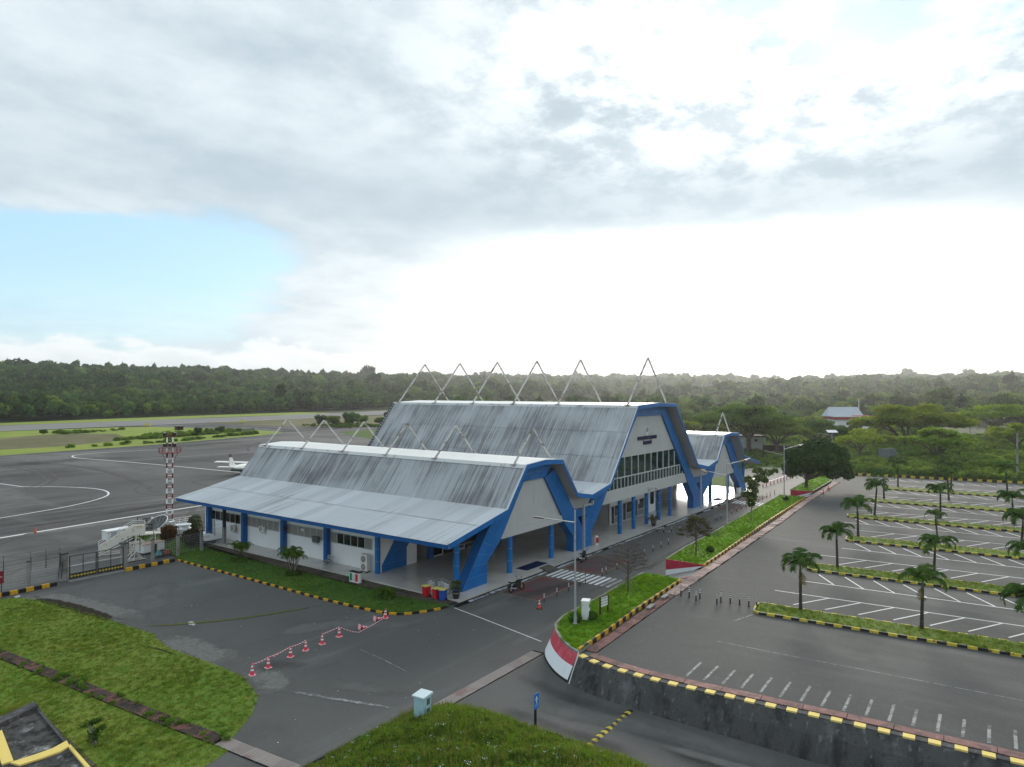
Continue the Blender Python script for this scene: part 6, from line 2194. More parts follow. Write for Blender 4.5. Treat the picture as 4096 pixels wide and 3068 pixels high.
def fence(label, pts, h, rods):
    t = thing('wire_fence', label, 'fence', (pts[0][0], pts[0][1], 0))
    b = MB()
    for a, c in zip(pts, pts[1:]):
        a, c = Vector((*a, 0)), Vector((*c, 0))
        L = (c - a).length
        for k2_ in range(8):
            z = 0.38 + k2_ * (h - 0.4) / 7
            b.bar(a + Vector((0, 0, z)), c + Vector((0, 0, z)), 0.012)
        for i in range(1, int(L / 0.22)):
            p = a.lerp(c, i * 0.22 / L)
            b.bar(p + Vector((0, 0, 0.38)), p + Vector((0, 0, h - 0.02)), 0.008)
    o = b.build('wire_mesh', STEEL, t)
    o['kind'] = 'stuff'
    top = []
    for x, y in rods:
        MB().tube([(x, y, h - 0.7), (x, y, h + 0.55), (x + 0.08, y + 0.30, h + 1.0)], 0.035, 6).build('barbed_wire_arm', DARK, t)
        top.append((x, y))
    b = MB()
    for a, c in zip(top, top[1:]):
        for k2_, (dx, dy, dz) in enumerate(((0, 0, 0.1), (0, 0, 0.5), (0.08, 0.30, 0.95))):
            b.bar((a[0] + dx, a[1] + dy, h + dz), (c[0] + dx, c[1] + dy, h + dz + 0.02), 0.016)
    b.build('barbed_wire', DARK, t)


fence('wire mesh fence with angled barbed wire arms left of the gate', [(14, YFN), (25.45, YFN), (28.1, YFN)], 2.2, [(17.0, YFN), (19.5, YFN), (21.6, YFN), (23.5, YFN), (25.62, YFN), (26.85, YFN), (28.0, YFN - 0.05)])
fence('wire mesh fence with barbed wire arms between the gate and the side wall', [(34.1, YFN + .1), (36.95, 73.75), (39.75, 73.9), (42.6, 74.15), (47.3, 74.6)], 2.1, [(34.35, 73.45), (35.6, 73.65), (37.2, 73.95), (40.0, 74.1), (42.8, 74.3), (44.4, 74.5), (47.2, 74.7)])
G = thing('airside_gate', 'black double mesh gate with yellow diamonds along its kick plate', 'gate', (31.07, 72.75, 0))
for x0, x1 in ((28.62, 31.02), (31.12, 33.55)):
    b = MB()
    y = 72.75
    for z in (0.18, 0.62, 2.3):
        b.bar((x0, y, z), (x1, y, z), 0.06)
    for x in (x0 + 0.03, (x0 + x1) / 2, x1 - 0.03):
        b.bar((x, y, 0.12), (x, y, 2.33), 0.07 if x != (x0 + x1) / 2 else 0.05)
    leaf = b.build('gate_leaf', DARK, G)
    b = MB()
    for i in range(1, 16):
        x = x0 + (x1 - x0) * i / 16
        b.bar((x, y, 0.65), (x, y, 2.27), 0.008)
    for k2_ in range(9):
        z = 0.75 + k2_ * 0.17
        b.bar((x0 + .05, y, z), (x1 - .05, y, z), 0.008)
    o = b.build('gate_mesh', STEEL, leaf)
    o['kind'] = 'stuff'
    MB().box((x0 + 0.02, y - 0.02, 0.20), (x1 - 0.02, y + 0.02, 0.60)).build('kick_plate', BLACK, leaf)
    for i in range(8):
        x = x0 + 0.20 + (x1 - x0 - 0.4) * i / 7
        b = MB()
        b.prism([(x - 0.145, 0.40), (x, 0.26), (x + 0.145, 0.40), (x, 0.54)], y - 0.032, y - 0.021, 'xz')
        recalc(b.build('yellow_diamond', mat('diamond_yellow', (0.40, 0.31, 0.06), 0.7, 0.3), leaf))
MB().bar((28.6, 72.9, 1.35), (33.6, 72.9, 1.35), 0.08).build('cross_bar', CREAM, G)
flat('gate_sill', [(28.5, 72.2), (33.6, 72.2), (33.6, 72.75), (28.5, 72.75)], 0.012, CONC)
t = thing('warning_board', 'maroon board on the fence at the left edge of the picture', 'sign', (22.6, 73.0, 0.6))
MB().box((22.3, 73.0, 0.9), (23.45, 73.06, 2.0)).build('board', MAROON, t)
MB().box((22.5, 72.985, 1.48), (23.3, 72.999, 1.52)).build('white_line', REFL, t)
for x in (22.45, 23.3):
    MB().bar((x, 73.1, 0.0), (x, 73.1, 1.95), 0.05).build('post', DARK, t)
b = MB()
for x, y, z0 in ((28.0, 72.9, 1.0), (27.75, 72.95, 0.9)):
    b.tube([(x, y, 0.3), (x + 0.12, y, z0 + 0.9), (x + 0.3, y, z0 + 1.0)], 0.03, 6)
tag(b.build('bent_pipe', DARK), 'pair of black bent pipes leaning at the left gate pillar', 'pipe')

# ------------------------------------------------------------------ things on the apron
t = thing('floodlight_mast', 'red and white twin pole floodlight mast with a railed platform', 'floodlight mast', (46.9, 89.3, 0))
x, y = 46.9, 89.3
dv = Vector((sin(rad(CAM_AZ + 20)), -cos(rad(CAM_AZ + 20)), 0))
for s_ in (-0.34, 0.34):
    p = Vector((x, y, 0)) + dv * s_
    nseg = 19
    for i in range(nseg):
        z0, z1 = 12.6 * i / nseg, 12.6 * (i + 1) / nseg
        MB().tube([p + Vector((0, 0, z0)), p + Vector((0, 0, z1))], 0.085, 8, cap=(i in (0, nseg - 1))).build('pole_section', RUST_RED if i % 2 == 0 else REFL, t)
b = MB()
for i in range(13):
    z = 0.5 + i * 0.72
    b.bar(Vector((x, y, z)) - dv * 0.34, Vector((x, y, z)) + dv * 0.34, 0.06)
b.build('ladder_rung', REFL, t)
pc = Vector((x, y, 10.0))
b = MB()
b.lathe([(0.25, 0.0), (1.35, 0.0), (1.35, 0.06), (0.25, 0.06)], (x, y, 9.95), 14)
b.build('platform', RUST_RED, t)
b = MB()
for i in range(14):
    a, a2 = 2 * pi * i / 14, 2 * pi * (i + 1) / 14
    q, q2 = Vector((x + 1.33 * cos(a), y + 1.33 * sin(a), 10.0)), Vector((x + 1.33 * cos(a2), y + 1.33 * sin(a2), 10.0))
    b.bar(q, q + Vector((0, 0, 0.6)), 0.035)
    for z in (0.3, 0.6):
        b.bar(q + Vector((0, 0, z)), q2 + Vector((0, 0, z)), 0.03)
b.build('platform_railing', RUST_RED, t)
b = MB()
for s_ in (-1, 1):
    b.bar(pc + dv * s_ * 1.0, Vector((x, y, 8.7)) + dv * s_ * 0.36, 0.06)
    b.bar(pc + dv * s_ * 0.2, Vector((x, y, 8.7)) + dv * s_ * 0.36, 0.05)
b.build('platform_brace', RUST_RED, t)
for zc, offs in ((12.35, (-0.62, 0.62)), (10.95, (-0.62, 0.02, 0.62))):
    for s_ in offs:
        c = Vector((x, y, zc)) + dv * s_
        q = MB().cbox((c.x, c.y, c.z), (0.36, 0.42, 0.36), rad(CAM_AZ - 70)).build('floodlight', DARK, t)
        MB().cbox((c.x, c.y, c.z + 0.185), (0.30, 0.36, 0.02), rad(CAM_AZ - 70)).build('lamp_hood', REFL, q)
    b = MB()
    b.bar(Vector((x, y, zc - 0.25)) - dv * 0.8, Vector((x, y, zc - 0.25)) + dv * 0.8, 0.06)
    b.build('lamp_bar', RUST_RED, t)

t = thing('ground_power_unit', 'white boxy ground power unit with an open grey side bay behind the stairs', 'generator', (39.6, 88.0, -0.03))
x, y = 39.7, 87.6
MB().cbox((x, y, 0.85), (3.0, 1.35, 1.05), rad(6)).build('body', WHITE, t)
MB().cbox((x, y, 1.40), (3.1, 1.45, 0.07), rad(6)).build('roof', WHITE_WALL, t)
MB().cbox((x - 0.75, y - 0.74, 0.85), (0.7, 0.06, 0.85), rad(6)).build('open_bay', mat('bay_blue', (0.16, 0.25, 0.30), 0.6, 0.3), t)
MB().cbox((x - 0.05, y - 0.70, 0.95), (0.6, 0.06, 0.5), rad(6)).build('panel', PALE_WHITE, t)
for dx, dy in ((-1.1, -0.6), (1.1, -0.6), (-1.1, 0.6), (1.1, 0.6)):
    b = MB()
    b.prism([(x + dx + 0.22 * cos(2 * pi * i / 12), 0.20 + 0.22 * sin(2 * pi * i / 12)) for i in range(12)], y + dy - 0.09, y + dy + 0.09, 'xz')
    recalc(b.build('wheel', RUBBER, t))

t = thing('boarding_stairs', 'weathered white mobile boarding stairs with a railed top platform', 'stairs', (37.0, 79.5, 0))
dS = Vector((0.93, -0.36, 0.0)).normalized()      # climbs to the right of the picture
nS = Vector((-dS.y, dS.x, 0))
A0 = Vector((34.9, 81.4, 0.25))
A1 = A0 + dS * 3.3 + Vector((0, 0, 1.75))
for s_ in (-0.55, 0.55):
    o_ = nS * s_
    b = MB()
    pts = [A0 + o_, A0 + o_ + Vector((0, 0, 0.75)), A1 + o_ + Vector((0, 0, 0.95)), A1 + dS * 1.2 + o_ + Vector((0, 0, 0.9)), A1 + dS * 1.2 + o_ - Vector((0, 0, 0.15)), A1 + o_ - Vector((0, 0, 0.15))]
    q = [p + nS * 0.03 for p in pts] + [p - nS * 0.03 for p in pts]
    n = len(pts)
    b.add(q, [tuple(range(n)), tuple(range(2 * n - 1, n - 1, -1))] + [(i, i + n, (i + 1) % n + n, (i + 1) % n) for i in range(n)])
    recalc(b.build('side_panel', CREAM, t))
for i in range(9):
    p = A0.lerp(A1, (i + 0.5) / 9)
    MB().cbox((p.x, p.y, p.z), (0.34, 1.06, 0.04), math.atan2(dS.y, dS.x)).build('step', STEEL, t)
b = MB()
for s_ in (-0.55, 0.55):
    o_ = nS * s_
    b.tube([A0 + o_ + Vector((0, 0, 0.75)), A0 + o_ + Vector((0, 0, 1.15)), A1 + o_ + Vector((0, 0, 1.35)), A1 + dS * 1.2 + o_ + Vector((0, 0, 1.3)), A1 + dS * 1.2 + o_ + Vector((0, 0, 0.9))], 0.03, 6)
    b.tube([A0 + o_ - Vector((0, 0, .2)), A1 + o_ - Vector((0, 0, 0.4))], 0.05, 6)
b.build('handrail', WHITE, t)
pl = A1 + dS * 1.6
MB().cbox((pl.x, pl.y, pl.z - 0.10), (2.3, 1.5, 0.10), math.atan2(dS.y, dS.x)).build('platform', CREAM, t)
b = MB()
for s_ in (-0.5, 0.5):
    for u in (0.3, 2.2):
        p = A1 + dS * u + nS * s_
        b.bar((p.x, p.y, 0.0), (p.x, p.y, p.z), 0.09)
    p, q = A1 + dS * 0.3 + nS * s_, A1 + dS * 2.2 + nS * s_
    b.bar((p.x, p.y, 0.2), (q.x, q.y, q.z - 0.3), 0.06).bar((q.x, q.y, 0.2), (p.x, p.y, p.z - 0.3), 0.06)
    b.bar((A0.x + nS.x * s_, A0.y + nS.y * s_, 0.12), (q.x, q.y, 0.15), 0.09)
b.build('chassis', CREAM, t)

t = thing('lift_frame', 'pale tubular scissor frame standing behind the right gate pillar', 'lift', (36.0, 76.0, 0))
b = MB()
for s_ in (0.0, 0.7):
    b.bar((35.2, 75.7 + s_, 0.1), (37.0, 75.5 + s_, 1.9), 0.08).bar((36.9, 75.6 + s_, 0.1), (35.5, 75.7 + s_, 1.9), 0.08)
    b.bar((35.0, 75.7 + s_, 0.08), (37.1, 75.55 + s_, 0.08), 0.10).bar((35.9, 75.7 + s_, 0.1), (36.4, 75.65 + s_, 2.1), 0.07)
    b.bar((35.5, 75.7 + s_, 1.9), (37.0, 75.5 + s_, 1.9), 0.07)
for xx in (35.2, 36.0, 36.9):
    b.bar((xx, 75.65, 0.1), (xx, 76.35, 0.1), 0.07)
b.build('scissor_arm', CREAM, t)
MB().box((34.95, 75.5, 0.0), (37.1, 76.5, 0.05)).build('base_plate', DARK, t)

t = thing('generator_box', 'white steel generator box with a rusty pink lid in the grass', 'generator', (39.0, 78.2, 0.1))
MB().cbox((39.0, 78.2, 0.62), (2.5, 1.1, 0.9), rad(8)).build('body', WHITE, t)
MB().cbox((39.0, 78.2, 1.10), (2.6, 1.2, 0.06), rad(8)).build('lid', mat('lid_pink', (0.42, 0.27, 0.22), 0.8, 0.2), t)
MB().cbox((39.05, 77.62, 0.6), (0.7, 0.05, 0.8), rad(8)).build('open_hatch', DARK, t)
MB().cbox((39.0, 78.2, 0.14), (2.7, 1.2, 0.12), rad(8)).build('skid', DARK, t)
for xx, m, l in ((38.35, TEAL, 'teal painted pump lying in the grass by the fence'), (39.25, mat('pump_red', (0.28, 0.05, 0.03), 0.6, 0.3), 'small red engine next to the teal pump')):
    t = thing('pump', l, 'pump', (xx, 75.3, 0.05))
    b = MB()
    b.tube([(xx - 0.3, 75.3, 0.3), (xx + 0.3, 75.3, 0.3)], 0.20, 10).cbox((xx, 75.3, 0.55), (0.3, 0.3, 0.25))
    b.build('casing', m, t)
    MB().tube([(xx + 0.3, 75.3, 0.3), (xx + 0.42, 75.3, 0.3)], 0.28, 12).build('flywheel', DARK, t)
    MB().box((xx - 0.35, 75.1, 0.02), (xx + 0.40, 75.5, 0.10)).build('skid', DARK, t)

for nm, lb, x, y, s_ in (('steel_cage', 'dark steel cage frame behind the boarding stairs', 41.9, 86.6, 1.0), ('steel_cage', 'dark steel cage frame behind the satellite dish', 45.0, 90.6, 1.15)):
    t = thing(nm, lb, 'frame', (x, y, 0))
    b = MB()
    for dx in (-1.0, 0, 1.0):
        for dy in (-0.8, 0.8):
            b.bar((x + dx * s_, y + dy, 0), (x + dx * s_, y + dy, 1.75), 0.07)
    for dy in (-0.8, 0.8):
        for z in (0.6, 1.2, 1.72):
            b.bar((x - s_, y + dy, z), (x + s_, y + dy, z), 0.05)
        b.bar((x - s_, y + dy, 0.1), (x + s_, y + dy, 1.7), 0.04)
    b.build('frame', DARK, t)
    MB().box((x - s_ - .05, y - 0.85, 1.76), (x + s_ + .05, y + 0.85, 1.80)).build('roof_sheet', mat('cage_roof', (0.05, 0.05, 0.052), 0.7, 0.3), t)

t = thing('satellite_dish', 'large mesh satellite dish with a white rim and feed arm', 'satellite dish', (44.2, 87.3, 0))
V, F = [], []
cx = Vector((44.2, 87.3, 1.35))
ax = Vector((-0.55, -0.10, 0.80)).normalized()
u = ax.cross(Vector((0, 0, 1))).normalized()
v = ax.cross(u)
nr, na = 5, 20
for i in range(nr + 1):
    r_ = 1.45 * i / nr
    for j in range(na):
        a = 2 * pi * j / na
        V.append(cx + (u * cos(a) + v * sin(a)) * r_ + ax * (0.20 * r_ * r_ - 0.3))
for i in range(nr):
    for j in range(na):
        F.append((i * na + j, i * na + (j + 1) % na, (i + 1) * na + (j + 1) % na, (i + 1) * na + j))
MB().add(V, F).build('reflector', mat('dish_mesh', (0.09, 0.095, 0.095), 0.7, 0.3), t)
b = MB()
rim = [V[nr * na + j] for j in range(na)] + [V[nr * na]]
b.tube(rim, 0.05, 6, cap=False)
b.build('rim', REFL, t)
b = MB()
for j in range(0, na, 2):
    b.bar(V[j], V[nr * na + j] + ax * 0.02, 0.03)
b.build('rib', STEEL, t)
MB().bar((44.2, 87.3, 0), cx - ax * 0.3, 0.12).build('mount', DARK, t)
fd = cx + ax * 1.0
MB().tube([V[nr * na + 3], fd], 0.035, 6).cbox(tuple(fd), (0.22, 0.22, 0.25)).build('feed_arm', REFL, t)

t = thing('roof_vent', 'white water tank with a flared rim beside the red bushes', 'tank', (45.6, 83.2, 0))
MB().cbox((45.6, 83.2, 0.55), (1.2, 1.1, 0.8), rad(20)).build('louvred_base', WHITE, t)
MB().cbox((45.3, 82.63, 0.55), (0.7, 0.04, 0.45), rad(20)).build('louvre', DARK, t)
MB().lathe([(0.85, 0.95), (0.80, 1.10), (0.62, 1.20), (0.60, 1.42), (0.76, 1.50), (0.74, 1.58), (0.2, 1.60)], (45.6, 83.2, 0), 18).build('tank', WHITE_WALL, t)
t = thing('baggage_cart', 'white railed baggage cart parked behind the mast', 'cart', (48.6, 89.0, 0))
b = MB()
for z in (0.75, 1.0, 1.25):
    for yy in (88.2, 89.6):
        b.bar((47.6, yy, z), (50.0, yy, z), 0.05)
    b.bar((50.0, 88.2, z), (50.0, 89.6, z), 0.05)
for xx in (47.6, 48.4, 49.2, 50.0):
    for yy in (88.2, 89.6):
        b.bar((xx, yy, 0.5), (xx, yy, 1.27), 0.05)
b.build('railing', REFL, t)
MB().box((47.5, 88.1, 0.42), (50.1, 89.7, 0.5)).build('deck', WHITE, t)
for xx in (47.9, 49.7):
    for yy in (88.2, 89.6):
        b = MB()
        b.prism([(xx + 0.2 * cos(2 * pi * i / 10), 0.2 + 0.2 * sin(2 * pi * i / 10)) for i in range(10)], yy - 0.08, yy + 0.08, 'xz')
        recalc(b.build('wheel', RUBBER, t))
t = thing('control_box', 'small white control box at the foot of the floodlight mast', 'box', (46.2, 87.5, 0))
MB().cbox((46.2, 87.5, 0.95), (0.75, 0.5, 0.75), rad(10)).build('housing', WHITE_WALL, t)
MB().bar((46.2, 87.5, 0), (46.2, 87.5, 0.58), 0.12).build('stand', DARK, t)
t = thing('garden_light', 'small square floodlight on a thin pole in the fenced grass', 'lamp', (40.6, 79.6, 0))
MB().tube([(40.6, 79.6, 0), (40.6, 79.6, 1.9)], 0.04, 6).build('pole', STEEL, t)
MB().cbox((40.6, 79.6, 2.05), (0.36, 0.12, 0.36), rad(30)).build('head', REFL, t)

# small aeroplane parked behind the terminal
t = thing('propeller_plane', 'small white high wing propeller plane with a dark tail tip', 'aeroplane')
prof = [(-6.3, 1.75, 0.10, 0.16), (-5.2, 1.72, 0.26, 0.36), (-3.6, 1.60, 0.50, 0.58), (-1.6, 1.45, 0.74, 0.78), (0.0, 1.38, 0.80, 0.84), (2.0, 1.38, 0.80, 0.84), (3.2, 1.36, 0.74, 0.70), (4.6, 1.34, 0.55, 0.52), (5.2, 1.34, 0.25, 0.26)]
V, F = [], []
n = 16
for x, z, ry_, rz_ in prof:
    for j in range(n):
        a = 2 * pi * j / n
        ca, sa = cos(a), sin(a)
        V.append((x, ry_ * abs(ca) ** 0.8 * (1 if ca >= 0 else -1), z + rz_ * abs(sa) ** 0.8 * (1 if sa >= 0 else -1)))
for i in range(len(prof) - 1):
    for j in range(n):
        F.append((i * n + j, i * n + (j + 1) % n, (i + 1) * n + (j + 1) % n, (i + 1) * n + j))
F.append(tuple(range(n - 1, -1, -1)))
F.append(tuple((len(prof) - 1) * n + j for j in range(n)))
fus = MB().add(V, F).build('fuselage', [WHITE], t, smooth=True)
b = MB()
b.prism([(-5.6, 1.05), (-3.4, 0.78), (-1.2, 0.60), (3.6, 0.62), (4.8, 0.86), (4.8, 1.12), (3.0, 0.98), (-1.4, 0.98), (-3.6, 1.22), (-5.6, 1.5)], -0.815, 0.815, 'xz')
V = [(p[0], p[1] * (0.35 if p[0] < -5 else 0.62 if p[0] < -3 else 0.97 if p[0] < 3.8 else 0.72), p[2]) for p in b.v]
b.v = V
recalc(b.build('belly_stripe', mat('plane_dark', (0.02, 0.04, 0.035), 0.4, 0.5), t))
b = MB()
b.prism([(1.6, 2.25), (1.5, 2.38), (0.9, 2.45), (-0.2, 2.32), (-0.3, 2.27)], -7.9, 7.9, 'xz')
recalc(b.build('wing', WHITE, t))
b = MB()
b.prism([(-5.2, 1.95), (-5.25, 2.02), (-6.3, 1.98), (-6.35, 1.94)], -3.1, 3.1, 'xz')
recalc(b.build('tailplane', WHITE, t))
b = MB()
b.prism([(-3.6, 2.1), (-4.6, 2.5), (-5.6, 4.0), (-6.5, 4.0), (-6.6, 1.8), (-5.0, 1.8)], -0.06, 0.06, 'xz')
recalc(b.build('fin', WHITE, t))
b = MB()
b.prism([(-5.62, 4.02), (-5.86, 4.72), (-6.62, 4.72), (-6.52, 4.02)], -0.062, 0.062, 'xz')
recalc(b.build('fin_tip', mat('plane_dark', (0.02, 0.04, 0.035)), t))
for s_ in (-1, 1):
    MB().bar((0.6, s_ * 0.75, 1.0), (0.5, s_ * 3.2, 2.25), 0.09).build('wing_strut', WHITE, t)
    for i in range(6):
        MB().box((2.1 - i * 0.72, s_ * 0.80 - 0.02, 1.52), (2.5 - i * 0.72, s_ * 0.80 + 0.02, 1.92)).build('window', GLASS_D, t)
    MB().tube([(0.2, s_ * 0.7, 0.9), (0.2, s_ * 1.35, 0.32)], 0.08, 6).build('gear_leg', WHITE, t)
    b = MB()
    b.prism([(0.2 + 0.33 * cos(2 * pi * i / 14), 0.33 + 0.33 * sin(2 * pi * i / 14)) for i in range(14)], s_ * 1.4 - 0.1, s_ * 1.4 + 0.1, 'xz')
    recalc(b.build('wheel', RUBBER, t))
b = MB()
b.prism([(4.3 + 0.26 * cos(2 * pi * i / 12), 0.26 + 0.26 * sin(2 * pi * i / 12)) for i in range(12)], -0.08, 0.08, 'xz')
recalc(b.build('nose_wheel', RUBBER, t))
MB().tube([(4.3, 0, 0.3), (4.3, 0, 1.0)], 0.06, 6).build('nose_leg', WHITE, t)
MB().lathe([(0.2, 0.0), (0.02, 0.45)], (0, 0, 0), 10).build('spinner', DARK, t).data.transform(Matrix.Translation((5.2, 0, 1.34)) @ Matrix.Rotation(pi / 2, 4, 'Y'))
for i in range(3):
    a = 2 * pi * i / 3 + 0.4
    MB().bar((5.35, 0.1 * cos(a), 1.34 + 0.1 * sin(a)), (5.35, 1.3 * cos(a), 1.34 + 1.3 * sin(a)), 0.03, 0.16).build('propeller_blade', DARK, t)
t.location = (88.9, 136.65, -0.03)
t.rotation_euler = (0, 0, rad(25))

# small things out on the airfield
t = thing('rubble_box', 'small weathered concrete shed ruin in the far field grass', 'shed', (168, 311.8, 0))
b = MB()
b.box((166.4, 310.9, -0.1), (166.7, 312.7, 1.7)).box((169.3, 310.9, -0.1), (169.6, 312.7, 1.7)).box((167.9, 310.9, -0.1), (168.1, 312.7, 1.7)).box((166.7, 312.4, -0.1), (169.3, 312.7, 1.6))
b.build('wall', mat('shed_brown', (0.10, 0.05, 0.04), 0.9, 0.1), t)
MB().box((166.2, 310.7, 1.7), (169.8, 312.9, 1.95)).build('roof', CONC, t)
t = thing('culvert_head', 'grey concrete culvert head among the field shrubs', 'culvert', (177, 271, 0))
MB().box((174.8, 270.6, -0.1), (179.6, 272.6, 1.5)).build('block', CONC, t)
MB().box((174.6, 270.4, 1.5), (179.8, 272.8, 1.65)).build('top_slab', GRIT, t)
for x, y, l in ((176, 357, 'small yellow marker board beside the taxiway mouth'), (226, 352, 'small yellow marker board in the dry field past the taxiway')):
    t = thing('marker_board', l, 'marker', (x, y, 0))
    MB().cbox((x, y, 0.9), (3.0, 0.3, 1.2), rad(-50)).build('board', BIN_Y, t)
    MB().cbox((x, y, 0.15), (2.6, 0.2, 0.35), rad(-50)).build('foot', CONC, t)
# dark flat roof of the annexe behind the near wing
t = thing('annexe', 'low flat roofed annexe peeking out behind the near wing roof', 'building', (72, 98, 0))
MB().box((66, 84.0, -0.1), (80, 97, 3.0)).build('wall', WALL, t)
MB().box((65.5, 83.6, 3.0), (80.5, 97.6, 3.55)).build('roof_edge', DARK, t)
MB().box((65.4, 83.5, 3.55), (80.6, 97.7, 3.7)).build('roof', ROOF_CAP, t)

# hut under the trees, its low wall, the billboard, the red house beyond
t = thing('white_hut', 'small white hut with one dark window under the spreading trees', 'hut', (211, 64, 0))
hd = Vector((0.39, -0.92, 0)).normalized()
hn = Vector((0.92, 0.39, 0))
H0 = Vector((206.6, 66.8, 0))
def hut_quad(a, c, z0, z1, d0, d1):
    p = [H0 + hd * a + hn * d0, H0 + hd * c + hn * d0, H0 + hd * c + hn * d1, H0 + hd * a + hn * d1]
    b = MB()
    b.add([(q.x, q.y, z0) for q in p] + [(q.x, q.y, z1) for q in p], [(0, 3, 2, 1), (4, 5, 6, 7), (0, 1, 5, 4), (1, 2, 6, 5), (2, 3, 7, 6), (3, 0, 4, 7)])
    return b
hut_quad(0, 6.2, -0.2, 4.3, 0, 5).build('wall', mat('hut_white', (0.55, 0.56, 0.55), 0.85, 0.2, layers=((0.8, 6, 0.5, 0.7, (0.42, 0.43, 0.42)),)), t)
hut_quad(3.9, 4.75, 3.0, 3.7, -0.04, 0.02).build('window', GLASS_D, t)
hut_quad(1.6, 2.3, 3.0, 3.7, -0.04, 0.02).build('window', GLASS_D, t)
hut_quad(-0.5, 7.4, 4.3, 4.75, -0.6, 5.6).build('roof', mat('hut_roof', (0.09, 0.088, 0.082), 0.9, 0.1), t)
hut_quad(6.7, 7.1, -0.2, 4.3, 0.5, 0.9).build('porch_post', WALL, t)
t = thing('low_wall', 'low dark mossy wall beside the white hut', 'wall', (212, 58, 0))
hut_quad(6.3, 15.5, -0.2, 1.9, 0.3, 0.6).build('wall_body', mat('mossy_wall', (0.035, 0.034, 0.026), 0.95, 0.1, layers=((0.7, 6, 0.5, 0.7, (0.06, 0.05, 0.035)),)), t)
hut_quad(6.25, 15.55, 1.9, 2.05, 0.25, 0.65).build('coping', CONC_D, t)
t = thing('billboard_back', 'large plain grey billboard panel seen behind the car park palms', 'billboard', (174.5, 23.75, 0.3))
bu, bn = Vector((0.589, -0.808, 0)), Vector((0.808, 0.589, 0))
BC = Vector((174.5, 23.75, 0))
def bb(u, d, z):
    q = BC + bu * u + bn * d
    return Vector((q.x, q.y, z))
for i in range(3):
    z0 = 1.6 + i * 1.17
    MB().bar(bb(0, 0, z0 + 0.58), bb(0, 0.1, z0 + 0.58), 4.0, 1.155).build('panel', mat('billboard_grey', (0.135, 0.155, 0.165), 0.8, 0.2, layers=((0.5, 5, 0.45, 0.7, (0.11, 0.125, 0.13)),)), t)
b = MB()
for u in (-1.9, 0, 1.9):
    b.bar(bb(u, 0.2, 0.3), bb(u, 0.2, 5.15), 0.14)
for z in (1.7, 2.8, 4.0, 5.08):
    b.bar(bb(-2.0, 0.18, z), bb(2.0, 0.18, z), 0.08)
b.bar(bb(-2.06, 0.0, 1.5), bb(-2.06, 0.0, 5.2), 0.12)
b.build('frame', DARK, t)

t = thing('red_white_house', 'distant house with a steep grey roof over red and white eaves', 'house', (327, 60, 0))
hx = Vector((0.589, -0.808, 0))                       # along the ridge, to the right of the picture
hb = Vector((0.808, 0.589, 0))
HC = Vector((323.6, 58.6, 0))
def hp(u, v, z):
    q = HC + hx * u + hb * v
    return (q.x, q.y, z)
def hbox(u0, u1, v0, v1, z0, z1, m, name, par=None):
    b = MB()
    b.add([hp(u0, v0, z0), hp(u1, v0, z0), hp(u1, v1, z0), hp(u0, v1, z0), hp(u0, v0, z1), hp(u1, v0, z1), hp(u1, v1, z1), hp(u0, v1, z1)],
          [(0, 3, 2, 1), (4, 5, 6, 7), (0, 1, 5, 4), (1, 2, 6, 5), (2, 3, 7, 6), (3, 0, 4, 7)])
    return b.build(name, m, par or t)
hz = 3.4
hbox(-6, 8.5, 0, 9, -0.5, hz + 2.4, WALL, 'wall')
hbox(-6.6, 9.4, -0.9, 9.6, hz + 2.4, hz + 3.5, mat('eave_red', (0.33, 0.012, 0.025), 0.6, 0.3), 'eave_band')
hbox(-7.0, 10.0, -1.4, 10.1, hz + 3.5, hz + 3.75, WHITE_WALL, 'eave_slab')
b = MB()
b.add([hp(-8.0, 1.5, hz + 3.8), hp(7.2, 1.5, hz + 3.8), hp(6.0, 4.5, hz + 7.6), hp(-6.6, 4.5, hz + 7.6), hp(-8.0, 8.0, hz + 3.8), hp(7.2, 8.0, hz + 3.8)],
      [(0, 1, 2, 3), (1, 5, 2), (5, 4, 3, 2), (4, 0, 3)])
b.build('roof', mat('house_roof', (0.42, 0.47, 0.53), 0.5, 0.4), t)
hbox(1.5, 8.4, -0.7, 0.6, hz + 3.75, hz + 4.1, RED_W, 'red_awning')
MB().tube([hp(6.6, 4.5, hz + 3.8), hp(6.6, 4.5, hz + 11.0)], 0.12, 6).build('aerial', REFL, t)
for u in (-1, 2, 5):
    hbox(u, u + 1.2, -0.06, 0.05, hz, hz + 1.4, GLASS_D, 'window')

# field with kerbed road in the right distance
flat('far_lawn', [(296, 21.6), (322, -14), (420, -18), (430, 31), (350, 26)], -0.02, G_FIELD)
for pts in ([(317.8, 22.0), (330, 6.0), (341, -9.0)], [(344.9, 24.0), (358, 6.5), (370, -10)]):
    kerb_line('far_kerb', pts, 2.4, 0.45, 0.5, 0.0, (REFL, BLACK))
flat('far_road', [(330, 22.8), (334, 23.2), (357, -9.4), (353, -9.2)], 0.02, ASPHALT_LOT)
for i, (x, y, h) in enumerate(((322.9, 15.4, 8.0), (360.7, 14.5, 8.5), (349.1, 5.0, 7.0))):
    t = thing('thin_pole', '%s thin pole standing in the far pale green field' % ordinal(i), 'pole', (x, y, 0), group='thin poles in the far field')
    MB().tube([(x, y, 0), (x, y, h)], [0.16, 0.12], 6).build('shaft', CONC, t)
    MB().cbox((x, y, h), (0.5, 0.5, 0.5)).build('head', REFL, t)
t = thing('gate_house', 'small grey roofed gate house showing through the big yellow green tree', 'building', (351, 29, 0))
MB().box((348, 26.5, 0), (354, 33.5, 3.2)).build('wall', WALL, t)
b = MB()
